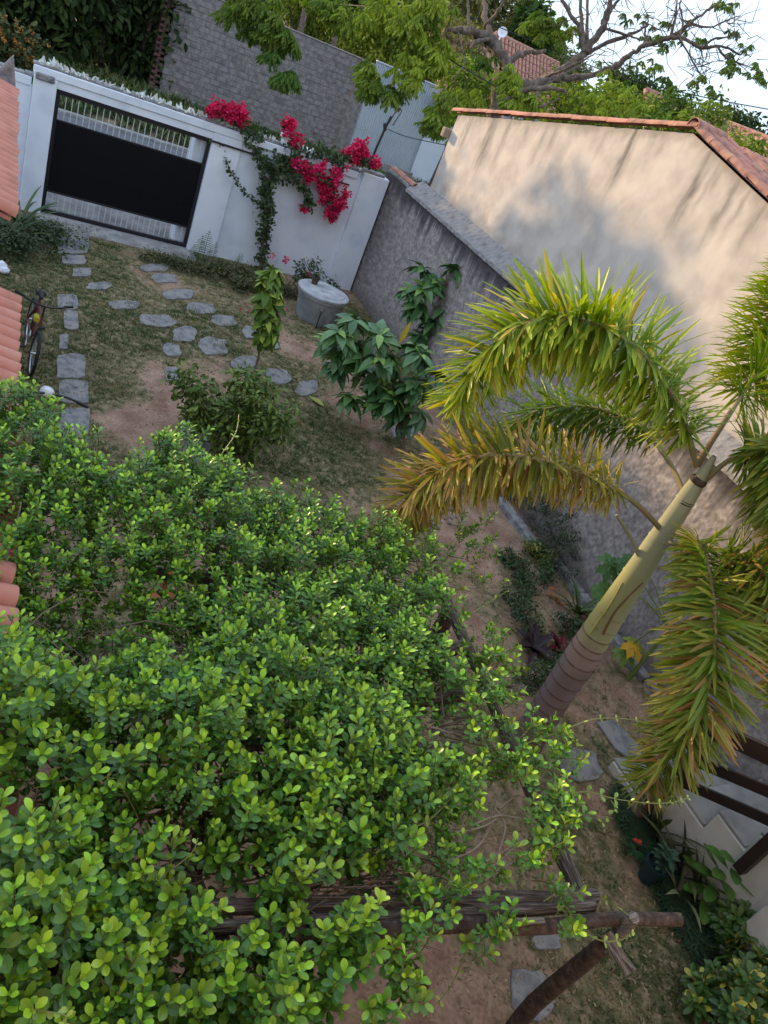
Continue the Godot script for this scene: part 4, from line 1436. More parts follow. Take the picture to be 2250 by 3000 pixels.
	for k in 11:
		var d := Vector3(R(-0.9, 0.9), -R(0.3, 1.0), R(-0.9, 0.9)).normalized()
		for j in 5:
			var p := d * (0.25 + j * 0.16)
			for sg in [-1.0, 1.0]:
				var side: Vector3 = d.cross(Vector3.UP).normalized() * sg
				var g := R(0.7, 1.2)
				spray.leaf(p, side + d * 0.6 + Vector3(0, -0.4, 0), (Vector3.UP + rdir() * 0.5).normalized(), R(0.26, 0.38), 0.13, OVATE, 0.1, 0.3, Color(g, g, g), Color(g, g, g))
	var sm := spray.done()
	# pixel, pixel, depth, spread in pixels, count, how much sunlit yellow is painted into the leaf colour
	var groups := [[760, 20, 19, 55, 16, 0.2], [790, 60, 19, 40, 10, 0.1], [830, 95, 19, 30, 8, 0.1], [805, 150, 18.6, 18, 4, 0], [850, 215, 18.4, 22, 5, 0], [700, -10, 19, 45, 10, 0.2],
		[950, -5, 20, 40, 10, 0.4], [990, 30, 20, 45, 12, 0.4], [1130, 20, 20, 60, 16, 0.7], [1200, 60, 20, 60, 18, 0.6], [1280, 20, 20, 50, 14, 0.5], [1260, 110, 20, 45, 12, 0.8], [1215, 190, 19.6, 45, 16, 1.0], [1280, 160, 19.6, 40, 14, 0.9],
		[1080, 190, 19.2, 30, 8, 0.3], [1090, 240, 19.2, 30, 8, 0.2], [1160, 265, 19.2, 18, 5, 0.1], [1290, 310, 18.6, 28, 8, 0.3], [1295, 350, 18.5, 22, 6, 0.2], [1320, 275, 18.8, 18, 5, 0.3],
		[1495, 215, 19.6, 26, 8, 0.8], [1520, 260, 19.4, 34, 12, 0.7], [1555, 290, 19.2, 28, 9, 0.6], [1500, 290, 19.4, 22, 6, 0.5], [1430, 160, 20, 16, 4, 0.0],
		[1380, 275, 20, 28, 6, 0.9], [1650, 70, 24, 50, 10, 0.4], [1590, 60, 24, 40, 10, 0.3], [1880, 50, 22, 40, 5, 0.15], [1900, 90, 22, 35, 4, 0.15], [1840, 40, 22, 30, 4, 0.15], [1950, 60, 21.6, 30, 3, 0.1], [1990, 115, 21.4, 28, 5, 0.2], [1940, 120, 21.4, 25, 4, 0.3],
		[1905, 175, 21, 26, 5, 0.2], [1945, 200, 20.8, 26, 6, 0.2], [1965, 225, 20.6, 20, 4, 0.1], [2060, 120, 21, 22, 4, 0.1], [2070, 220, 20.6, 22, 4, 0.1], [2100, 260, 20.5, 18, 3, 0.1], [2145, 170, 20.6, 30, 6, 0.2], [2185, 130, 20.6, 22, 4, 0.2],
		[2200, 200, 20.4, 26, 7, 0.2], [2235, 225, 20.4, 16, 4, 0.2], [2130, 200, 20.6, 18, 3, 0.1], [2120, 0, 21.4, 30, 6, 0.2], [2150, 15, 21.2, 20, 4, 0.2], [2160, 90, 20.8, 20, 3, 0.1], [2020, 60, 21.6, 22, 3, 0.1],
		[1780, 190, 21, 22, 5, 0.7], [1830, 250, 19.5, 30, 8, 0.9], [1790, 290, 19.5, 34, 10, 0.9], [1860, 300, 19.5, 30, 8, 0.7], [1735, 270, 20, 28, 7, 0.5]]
	var x := []
	var c := []
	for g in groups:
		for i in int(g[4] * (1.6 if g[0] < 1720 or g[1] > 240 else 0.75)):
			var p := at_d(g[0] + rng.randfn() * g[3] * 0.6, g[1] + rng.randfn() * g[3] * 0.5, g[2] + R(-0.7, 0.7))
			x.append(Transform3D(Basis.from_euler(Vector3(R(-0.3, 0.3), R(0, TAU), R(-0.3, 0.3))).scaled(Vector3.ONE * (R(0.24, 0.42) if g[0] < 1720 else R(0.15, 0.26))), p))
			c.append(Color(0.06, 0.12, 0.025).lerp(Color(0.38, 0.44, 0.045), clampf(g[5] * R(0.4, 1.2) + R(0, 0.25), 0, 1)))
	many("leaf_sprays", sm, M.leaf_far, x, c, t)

# ---------------------------------------------------------------- pergola and vine
func beam(called: String, a: Vector3, b: Vector3, th: float, hg: float, m: Material, parent: Node, seedv := 0.0) -> MeshInstance3D:
	# squared, worn timber along local x
	var L := a.distance_to(b)
	var mb := MB.new()
	var n := 9
	var prev := []
	for i in n + 1:
		var t := float(i) / n
		var w := th * (1.0 + 0.14 * sin(t * 9.0 + seedv) + 0.08 * sin(t * 23.0 + seedv * 2.0))
		var h := hg * (1.0 + 0.12 * cos(t * 7.0 + seedv))
		var oy := 0.012 * sin(t * 5.0 + seedv)
		var ring := []
		for k in 8:
			var a8 := TAU * (k + 0.5) / 8
			ring.append(Vector3(t * L, oy + clampf(sin(a8) * 1.25, -1, 1) * h * 0.5, clampf(cos(a8) * 1.25, -1, 1) * w * 0.5))
		if i > 0:
			for k in 8:
				var j := (k + 1) % 8
				mb.quad(prev[k], prev[j], ring[j], ring[k], Vector3(0, (ring[k].y + ring[j].y) * 0.5 - oy, (ring[k].z + ring[j].z) * 0.5))
		if i == 0 or i == n:
			for k in range(1, 7):
				mb.tri(ring[0], ring[k], ring[k + 1], Vector3.LEFT if i == 0 else Vector3.RIGHT)
		prev = ring
	var x := (b - a).normalized()
	var z := x.cross(Vector3.UP).normalized()
	return part(called, mb.done(), m, parent, Transform3D(Basis(x, z.cross(x), z), a))

func sprig(pairs: int, stem: float, leaf_len: float, young: float) -> MB:
	var mb := MB.new()
	var bend := Vector3(R(-0.2, 0.2), 0, R(-0.2, 0.2))
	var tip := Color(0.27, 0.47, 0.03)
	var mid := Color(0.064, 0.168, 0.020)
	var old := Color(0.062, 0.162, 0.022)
	var pts := []
	for i in pairs + 1:
		var t := float(i) / pairs
		pts.append(Vector3(bend.x * t * t * stem, t * stem, bend.z * t * t * stem))
	mb.col = Color(0.16, 0.15, 0.05)
	mb.tube(pts, radii(pts.size(), 0.0035, 0.002), 4, false)
	mb.col = Color.WHITE
	for i in range(1, pairs + 1):
		var t := float(i) / pairs
		var a0 := i * PI / 2 + R(-0.25, 0.25)
		var size := leaf_len * (0.55 + 0.55 * sin(PI * clampf(1.12 - t * 0.86, 0, 1))) * R(0.85, 1.15)
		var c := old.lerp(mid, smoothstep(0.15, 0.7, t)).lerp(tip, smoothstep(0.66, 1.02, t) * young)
		c = c * R(0.82, 1.18)
		if t < 0.6 and rng.randf() < 0.045:
			c = Color(0.27, 0.25, 0.045) if rng.randf() < 0.6 else Color(0.17, 0.105, 0.04)
		var lift := lerpf(0.05, 1.5, t * t)
		for s in 2:
			var a := a0 + PI * s
			var d := Vector3(cos(a), lift + R(-0.15, 0.2), sin(a)).normalized()
			var c2 := Color(c.r * 1.1, c.g * 1.08, c.b)
			mb.leaf(pts[i] + d * 0.006, d, Vector3(-cos(a) * lift, 1, -sin(a) * lift) + rdir() * 0.22, size, size * R(0.52, 0.62), OBOV, 0.22, R(0.05, 0.3), c, c2)
	# bud pair at the tip
	var cb := tip.lerp(Color(0.45, 0.52, 0.08), 0.5) if young > 0.5 else mid
	for s in 2:
		var d := Vector3(R(-0.5, 0.5), 1.0, R(-0.5, 0.5)).normalized()
		mb.leaf(pts[-1], d, Vector3(R(-1, 1), 0.2, R(-1, 1)), leaf_len * R(0.35, 0.6), leaf_len * 0.2, OVATE, 0.5, 0.1, cb, cb)
	return mb

func pergola() -> void:
	var g := thing("pergola", "rough weathered timber pergola carrying the leafy vine", "pergola")
	var H := 2.30
	var tm: StandardMaterial3D = M.old_timber
	var ra := on_y(1292, 1680, H)
	var rb := on_y(1760, 2730, H)
	beam("side_rail", ra + Vector3(0, -0.09, 0), on_y(1740, 2705, H - 0.09), 0.075, 0.085, tm, g, 1.0)
	# grey split end of the rail
	var e0 := on_y(1775, 2735, H - 0.05)
	var e1 := on_y(1848, 2848, H - 0.12)
	for k in 5:
		var o := Vector3(R(-0.022, 0.022), R(-0.012, 0.012), R(-0.012, 0.012))
		beam("split_end", e0 + o * 0.6, e1 + o * 1.5 + (e1 - e0) * R(-0.12, 0.1), 0.026, 0.032, M.dead_wood, g, k)
	beam("cross_beam", Vector3(0.35, H, on_y(735, 2560, H).z), on_y(1742, 2628, H), 0.075, 0.075, tm, g, 2.0)
	beam("cross_beam", Vector3(0.35, H + 0.02, on_y(735, 2590, H).z + 0.06), on_y(1735, 2658, H), 0.06, 0.07, tm, g, 2.6)
	# bark-covered log in front
	var l0 := on_y(1200, 2722, H + 0.02)
	var l1 := on_y(1992, 2692, H + 0.02)
	var lg := MB.new()
	var pts := []
	for i in 15:
		pts.append((l0 + (l0 - l1) * 0.5).lerp(l1, i / 14.0) + Vector3(0, 0.012 * sin(i * 1.3), 0.010 * sin(i * 0.9)))
	lg.tube(pts, radii(15, 0.040, 0.036), 9, true, 0.10, 2.0)
	part("log_beam", lg.done(), M.bark_dark, g)
	beam("bare_patch", on_y(1425, 2703, H + 0.062), on_y(1590, 2700, H + 0.060), 0.030, 0.02, M.dead_wood, g, 3.0)
	for q in [[1336, 2040, 1530, 2022], [1200, 1930, 1372, 1888], [800, 2180, 1330, 2200], [700, 1700, 1250, 1740]]:
		var a := on_y(q[0], q[1], H)
		var b := on_y(q[2], q[3], H)
		beam("cross_beam", a + (a - b).normalized() * 0.7, b, 0.075, 0.08, tm, g, q[0])
	for q in [[470, 2380, 700, 2860], [640, 1500, 560, 2760], [820, 2640, 880, 2990]]:
		beam("rafter", on_y(q[0], q[1], H - 0.06), on_y(q[2], q[3], H - 0.06), 0.06, 0.06, tm, g, q[1])
	# dead stick poking out of the near edge
	var st := MB.new()
	var sp := spline([on_y(1060, 2690, 2.25), on_y(1140, 2775, 2.2), on_y(1200, 2830, 2.15), on_y(1253, 2893, 2.12)], 4)
	st.tube(sp, radii(sp.size(), 0.03, 0.022), 7, true, 0.15)
	part("dead_stick", st.done(), M.bark_dark, g)
	# forked post
	var foot := on_y(1560, 3010, 0.0)
	var fork := on_y(1792, 2752, 2.16)
	foot = Vector3(fork.x - 0.06, -0.1, fork.z - 0.02)
	var pm := MB.new()
	var pp := spline([foot, foot.lerp(fork, 0.3) + Vector3(0.02, 0, 0.03), foot.lerp(fork, 0.65) + Vector3(-0.03, 0, -0.02), fork], 4)
	pm.tube(pp, radii(pp.size(), 0.058, 0.046), 9, true, 0.12, 1.0)
	part("forked_post", pm.done(), M.bark_dark, g)
	var fm := MB.new()
	var arm := on_y(1858, 2688, 2.44)
	var fp := spline([fork - Vector3(0, 0.06, 0), fork.lerp(arm, 0.5) + Vector3(0.01, -0.02, 0), arm], 4)
	fm.tube(fp, radii(fp.size(), 0.045, 0.030), 8, true, 0.14, 3.0)
	part("fork_arm", fm.done(), M.dead_wood, g)
	for q in [Vector3(ra.x, 0, ra.z + 0.3), Vector3(0.5, 0, -1.5), Vector3(0.5, 0, -4.7)]:
		var cm := MB.new()
		cm.tube([Vector3(q.x, -0.1, q.z), Vector3(q.x, 2.2, q.z)], [0.07, 0.06], 8, true, 0.1)
		part("post", cm.done(), M.bark_dark, g)

	# the vine
	var vn := thing("vine", "glossy round-leaved green vine spread over the pergola, with bright new tips", "vine")
	var outline := polyimg([-260, 1060, 20, 1215, 110, 1300, 230, 1385, 310, 1425, 420, 1395, 500, 1350, 560, 1405, 640, 1440, 760, 1480, 900, 1520, 1060, 1560, 1180, 1590, 1300, 1620, 1310, 1680, 1280, 1740, 1320, 1860, 1370, 1960, 1340, 2080,
		1380, 2180, 1380, 2300, 1330, 2420, 1270, 2500, 1200, 2570, 1140, 2650, 1100, 2740, 1060, 2820, 1010, 2900, 930, 2970, 850, 3030, 700, 3100, -260, 3300], 2.45)
	# thin spots: pixel, pixel, radius in metres, how thin
	var thin := []
	for q in [[520, 2460, 0.13, 1.0], [650, 2580, 0.14, 1.1], [770, 2650, 0.11, 0.9], [1000, 2590, 0.14, 0.95], [1110, 2560, 0.12, 0.9], [20, 1900, 0.1, 0.6], [460, 2700, 0.10, 0.5], [1330, 2150, 0.26, 0.75], [1450, 2180, 0.16, 0.8], [1430, 2380, 0.22, 0.85], [1300, 2500, 0.2, 0.6], [1290, 2080, 0.2, 0.7],
			[1320, 1900, 0.2, 0.8], [1180, 1700, 0.2, 0.8], [1240, 1640, 0.18, 0.7], [1540, 2450, 0.15, 0.7], [900, 1690, 0.13, 0.6], [30, 2430, 0.2, 0.8], [1360, 1820, 0.16, 0.9], [1180, 2660, 0.18, 0.7], [1250, 2440, 0.18, 0.5]]:
		var p := on_y(q[0], q[1], 2.45)
		thin.append([p.x, p.z, q[2], q[3]])
	# height of the leafy surface: mounds and a trough
	var bumps := []
	for q in [[700, 1500, 0.8, 0.20], [200, 1450, 0.6, 0.16], [60, 1290, 0.5, 0.22], [480, 1330, 0.35, 0.16], [300, 1800, 0.45, -0.30], [130, 1850, 0.4, -0.28], [520, 1780, 0.3, -0.15], [60, 1900, 0.28, 0.22], [650, 1950, 0.6, 0.12], [950, 2150, 0.5, 0.10], [100, 2100, 0.3, 0.10],
			[500, 2150, 0.5, 0.08], [600, 2560, 0.3, -0.12], [1000, 2500, 0.3, -0.05], [430, 2380, 0.2, 0.12], [1250, 1560, 0.4, -0.05], [-40, 2100, 0.35, 0.22], [-30, 2350, 0.3, 0.22], [-20, 2650, 0.3, 0.22], [-30, 2900, 0.3, 0.2]]:
		var p := on_y(q[0], q[1], 2.5)
		bumps.append([p.x, p.z, q[2], q[3]])
	var surf_y := func(x: float, z: float) -> float:
		var y := 2.42 + 0.20 * noise.get_noise_2d(x * 70.0, z * 70.0) + 0.13 * noise.get_noise_2d(x * 190.0 + 31.0, z * 190.0)
		for b in bumps:
			y += b[3] * exp(-((x - b[0]) * (x - b[0]) + (z - b[1]) * (z - b[1])) / (b[2] * b[2]))
		return y
	var kinds := []
	var raws := []
	for k in 6:
		var s := sprig([6, 7, 7, 9, 5, 4][k], [0.11, 0.15, 0.13, 0.20, 0.10, 0.08][k], [0.046, 0.043, 0.049, 0.042, 0.050, 0.045][k], [1.0, 1.0, 0.85, 1.0, 0.35, 0.0][k])
		raws.append(s)
		kinds.append(s.done())
	var xf := [[], [], [], [], [], []]
	var cl := [[], [], [], [], [], []]
	var near := []
	var lo := Vector2(-0.25, -6.3)
	var hi := Vector2(3.8, -0.4)
	for layer in 3:
		var count: int = [7000, 6800, 5600][layer]
		for i in count:
			var p := Vector2(R(lo.x, hi.x), R(lo.y, hi.y))
			if not inside(p, outline):
				continue
			var keep := 1.0
			for q in thin:
				var d2: float = (p.x - q[0]) * (p.x - q[0]) + (p.y - q[1]) * (p.y - q[1])
				keep -= q[3] * exp(-d2 / (q[2] * q[2]))
			keep += (0.9 if layer == 0 else 0.25) * noise.get_noise_2d(p.x * 150.0 + 9.0, p.y * 150.0) - (0.18 if layer == 0 else 0.0)
			if rng.randf() > clampf(keep, 0.02, 1.0):
				continue
			var y: float = surf_y.call(p.x, p.y)
			var k := 0
			var tilt := Vector3(R(-0.35, 0.35), 1, R(-0.35, 0.35))
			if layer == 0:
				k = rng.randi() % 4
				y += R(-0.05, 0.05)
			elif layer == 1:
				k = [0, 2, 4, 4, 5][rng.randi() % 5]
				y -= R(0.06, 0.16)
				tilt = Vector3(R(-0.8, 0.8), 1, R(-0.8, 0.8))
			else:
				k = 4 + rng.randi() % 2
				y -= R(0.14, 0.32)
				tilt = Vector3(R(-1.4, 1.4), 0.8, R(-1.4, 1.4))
			var s := R(0.7, 1.2) * lerpf(0.86, 1.2, smoothstep(-3.4, -1.3, p.y))
			var t := Transform3D(Basis(tilt.normalized(), R(0, TAU)) * look(tilt) * Basis(Vector3.UP, R(0, TAU)), Vector3(p.x, y, p.y))
			t.basis = (look(tilt) * Basis(Vector3.UP, R(0, TAU))).scaled(Vector3.ONE * s)
			var tint := R(0.7, 1.15)
			var warm := R(0.92, 1.12)
			var c := Color(tint * warm * 0.96, tint, tint * R(0.85, 1.15))
			var q2 := pix(t.origin)
			if layer == 0 and near.size() < 60 and q2.x > 30 and q2.x < 1250 and q2.y > 2560 and q2.y < 2985:
				near.append([k, t])
				continue
			xf[k].append(t)
			cl[k].append(c)
	# long shoots that leave the mass, leaf pairs spaced along a thin stem
	for q in [[1509, 2190, 2.45, 1620, 2150, 2.5, 1724, 2111, 2.5, 1790, 2104, 2.48, 1872, 2110, 2.46], [1640, 2330, 2.4, 1720, 2320, 2.42, 1800, 2340, 2.42, 1890, 2352, 2.4, 1965, 2352, 2.38, 2015, 2338, 2.4],
			[1790, 2345, 2.42, 1800, 2370, 2.38, 1775, 2400, 2.3, 1755, 2415, 2.25], [1600, 2560, 2.4, 1650, 2640, 2.42, 1700, 2720, 2.45, 1770, 2758, 2.45, 1835, 2748, 2.46, 1852, 2735, 2.5],
			[1405, 2500, 2.35, 1395, 2620, 2.3, 1385, 2720, 2.2, 1345, 2840, 2.1, 1290, 2930, 2.05, 1200, 2985, 2.0], [1610, 2580, 2.3, 1720, 2620, 2.3, 1780, 2640, 2.35, 1840, 2680, 2.45], [620, 1390, 2.75, 650, 1330, 2.85, 690, 1270, 2.95, 700, 1215, 3.0],
			[330, 1350, 2.6, 260, 1340, 2.66, 215, 1325, 2.7], [0, 2740, 2.75, 60, 2690, 2.8, 85, 2650, 2.82, 70, 2625, 2.84, 30, 2622, 2.86], [95, 2990, 2.7, 100, 2960, 2.8, 140, 2965, 2.84, 190, 2975, 2.86, 190, 3000, 2.86], [370, 2600, 2.5, 480, 2560, 2.55, 560, 2500, 2.6, 580, 2455, 2.64],
			[100, 2310, 2.6, 220, 2280, 2.62, 330, 2280, 2.62, 400, 2290, 2.55], [1100, 2500, 2.5, 1180, 2440, 2.5, 1260, 2400, 2.5, 1330, 2330, 2.5], [1380, 1800, 2.4, 1440, 1760, 2.4, 1490, 1730, 2.35], [1320, 1650, 2.4, 1400, 1600, 2.45, 1440, 1570, 2.5],
			[700, 2800, 2.3, 850, 2870, 2.1, 1000, 2960, 2.0, 1100, 3010, 1.9], [1290, 2700, 2.3, 1240, 2780, 2.2, 1180, 2850, 2.1, 1160, 2900, 2.0]]:
		var raw := []
		for i in range(0, q.size(), 3):
			raw.append(on_y(q[i], q[i + 1], q[i + 2]))
		var p3 := spline(raw, 6)
		var mb := MB.new()
		mb.col = Color(0.20, 0.24, 0.06)
		mb.tube(p3, radii(p3.size(), 0.0042, 0.0022), 5, false)
		var step := 3 if q.size() > 15 else 4
		for i in range(3, p3.size(), step):
			var d: Vector3 = (p3[i] - p3[i - 1]).normalized()
			var a := R(0, TAU)
			var side := Basis(d, a) * d.cross(Vector3(0.3, 1, 0.2)).normalized()
			var t := float(i) / p3.size()
			var L := lerpf(0.055, 0.02, t) * R(0.7, 1.1)
			var c := Color(0.14, 0.26, 0.04).lerp(Color(0.40, 0.50, 0.08), t)
			for s in [-1.0, 1.0]:
				mb.leaf(p3[i], side * s + d * 0.4 + Vector3(0, 0.35, 0), Vector3.UP + rdir() * 0.3, L, L * 0.58, OBOV, 0.2, 0.2, c, c)
		part("shoot", mb.done(), M.leaf_vine, vn)
	# leaves along the right fringe, paler and rounder, hanging in the open
	for q in [[1450, 2020, 8], [1480, 1990, 6], [1400, 2080, 8], [1520, 2200, 10], [1590, 2160, 12], [1630, 2230, 12], [1560, 2260, 10], [1480, 2270, 10], [1420, 2280, 12], [1360, 2320, 12], [1330, 2390, 8], [1640, 2400, 20], [1600, 2480, 16], [1620, 2330, 12], [1540, 2540, 14], [1390, 2560, 10], [1330, 2600, 8], [1290, 2540, 10],
			[1200, 2600, 12], [1280, 2650, 8], [1650, 2680, 8], [1620, 2650, 6], [1440, 2720, 8], [1390, 2750, 8], [1210, 2720, 10], [1150, 2860, 10], [1420, 1990, 8], [1370, 1990, 10], [1460, 1900, 8], [1400, 1560, 10], [1350, 1560, 10], [1380, 1660, 8], [1230, 1560, 14], [1430, 1700, 4], [1160, 2930, 12], [1100, 2980, 10], [1180, 2790, 8], [1400, 1950, 10], [1440, 2060, 10], [1460, 2140, 8], [1480, 2250, 8], [1350, 1690, 8], [1300, 1650, 12], [1350, 1760, 6], [1440, 1890, 8], [1340, 1930, 10], [1400, 2150, 8], [1560, 2400, 10], [1370, 2230, 10]]:
		for i in int(q[2] * 0.75):
			var p := on_y(q[0] + rng.randfn() * 26.0, q[1] + rng.randfn() * 26.0, R(2.28, 2.5))
			var k: int = [0, 0, 1, 4, 5][rng.randi() % 5]
			var tilt := Vector3(R(-0.7, 0.9), 1, R(-0.7, 0.7))
			xf[k].append(Transform3D((look(tilt) * Basis(Vector3.UP, R(0, TAU))).scaled(Vector3.ONE * R(0.8, 1.15)), p))
			cl[k].append(Color(R(0.95, 1.35), R(0.95, 1.2), R(0.8, 1.1)))
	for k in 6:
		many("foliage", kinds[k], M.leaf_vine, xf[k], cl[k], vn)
	# the shoots closest to us, leaf by leaf
	var blades := []
	for k in 5:
		var mb := MB.new()
		var c: Color = [Color(0.33, 0.50, 0.04), Color(0.17, 0.33, 0.03), Color(0.09, 0.21, 0.022), Color(0.066, 0.168, 0.02), Color(0.062, 0.162, 0.022)][k]
		mb.leaf(Vector3.ZERO, Vector3(1, 0, 0), Vector3.UP, 1.0, 0.58, OBOV, 0.22, 0.18, c, Color(c.r * 1.12, c.g * 1.08, c.b))
		blades.append(mb.done())
	var made := 0
	var stems := MB.new()
	stems.col = Color(0.16, 0.15, 0.05)
	for e in near:
		var t: Transform3D = e[1]
		var pairs := 5
		if made > 288:
			break
		stems.tube([t.origin, t * Vector3(0, 0.13, 0)], [0.0035, 0.002], 4, false)
		for i in range(0, pairs):
			var u := (i + 1.0) / pairs
			for s in 2:
				if made >= 300:
					break
				var a := i * PI / 2 + PI * s + R(-0.2, 0.2)
				var lift := lerpf(0.05, 1.4, u * u)
				var d := (t.basis * Vector3(cos(a), lift + R(-0.15, 0.15), sin(a))).normalized()
				var up := t.basis * Vector3(-cos(a) * lift, 1, -sin(a) * lift)
				var sd := d.cross(up).normalized()
				var L := 0.056 * (0.55 + 0.5 * sin(PI * (1.1 - u * 0.86))) * R(0.85, 1.15)
				var b := Basis(d, -d.cross(sd), sd).scaled_local(Vector3(L, L, L))
				var kk := clampi(int(lerpf(4.6, -0.3, u) + R(-0.5, 0.5)), 0, 4)
				part("leaf", blades[kk], M.leaf_vine, vn, Transform3D(b, t * Vector3(0, 0.13 * u, 0)))
				made += 1
	part("young_stems", stems.done(), M.leaf_vine, vn)
	# woody stems and dead twigs in the gaps
	var wd := MB.new()
	for i in 260:
		var p := Vector2(R(0.2, 3.2), R(-5.0, -0.9))
		var a := R(0, TAU)
		var L := R(0.25, 0.7)
		var d := Vector3(cos(a), R(-0.12, 0.12), sin(a))
		var o := Vector3(p.x, 2.32 + R(-0.05, 0.1), p.y)
		if inside(p, outline):
			wd.tube([o, o + d * L * 0.5 + rdir() * 0.05, o + d * L], [0.006, 0.005, 0.003], 4, false)
	for q in [[1280, 2120], [1330, 2180], [1230, 2140], [1180, 2560], [1050, 2580], [640, 2540], [560, 2450], [1150, 1640], [1230, 1700], [1130, 2600], [1000, 2600]]:
		for i in 16:
			var o := on_y(q[0] + rng.randfn() * 60.0, q[1] + rng.randfn() * 40.0, 2.3 + R(-0.03, 0.06))
			var a := R(-0.5, 0.5) + (PI if rng.randf() < 0.5 else 0.0)
			var d := Vector3(cos(a), R(-0.1, 0.1), sin(a) + 0.2) * R(0.15, 0.5)
			wd.tube([o, o + d * 0.5 + rdir() * 0.03, o + d], [0.006, 0.004, 0.002], 4, false)
	part("woody_stems", wd.done(), M.twig, vn)
	var dt := MB.new()
	for q in [[1320, 2520, 1400, 2480, 1440, 2410, 1450, 2360], [1450, 2370, 1480, 2420, 1460, 2500, 1440, 2540], [1300, 2500, 1400, 2530, 1500, 2480, 1530, 2460], [1380, 2420, 1460, 2390, 1540, 2400], [1460, 2370, 1500, 2340, 1520, 2330], [1500, 2530, 1440, 2560, 1420, 2580], [1330, 2440, 1420, 2420, 1480, 2380],
			[1370, 2140, 1410, 2060, 1420, 1990], [1410, 2130, 1430, 2100, 1400, 2040], [1530, 2460, 1490, 2500, 1440, 2540], [1260, 2130, 1330, 2150, 1420, 2180], [1350, 2080, 1390, 2120, 1440, 2140]]:
		var raw := []
		for i in range(0, q.size(), 2):
			raw.append(on_y(q[i], q[i + 1], 2.36 + R(-0.04, 0.06)))
		var p3 := spline(raw, 4)
		dt.tube(p3, radii(p3.size(), 0.008, 0.003), 5, false)
		for i in range(2, p3.size(), 3):
			dt.tube([p3[i], p3[i] + rdir() * 0.10], [0.004, 0.002], 4, false)
	part("dead_twigs", dt.done(), M.twig_pale, vn)
	var br := MB.new()
	for q in [[485, 1715], [478, 1700], [490, 1735], [470, 1750], [130, 1375], [140, 1388], [120, 1370], [492, 1680]]:
		var c := Color(0.28, 0.09, 0.035)
		br.leaf(on_y(q[0], q[1], 2.6), rdir() + Vector3(0, -0.5, 0), Vector3(0.3, 1, 0.4), R(0.05, 0.075), 0.035, OBOV, 0.6, 0.5, c, c)
	part("withered_leaves", br.done(), M.leaf_soft, vn)
	var yl := MB.new()
	yl.leaf(on_y(960, 2845, 2.3), Vector3(0.4, 0.1, 0.5), Vector3.UP, 0.07, 0.022, LANCE, 0.5, 0.1, Color(0.62, 0.36, 0.03), Color(0.70, 0.48, 0.06))
	yl.leaf(on_y(965, 2850, 2.3), Vector3(0.5, 0.1, 0.35), Vector3.UP, 0.06, 0.018, LANCE, 0.5, 0.1, Color(0.62, 0.36, 0.03), Color(0.70, 0.48, 0.06))
	part("yellow_bloom", yl.done(), M.leaf_soft, vn)

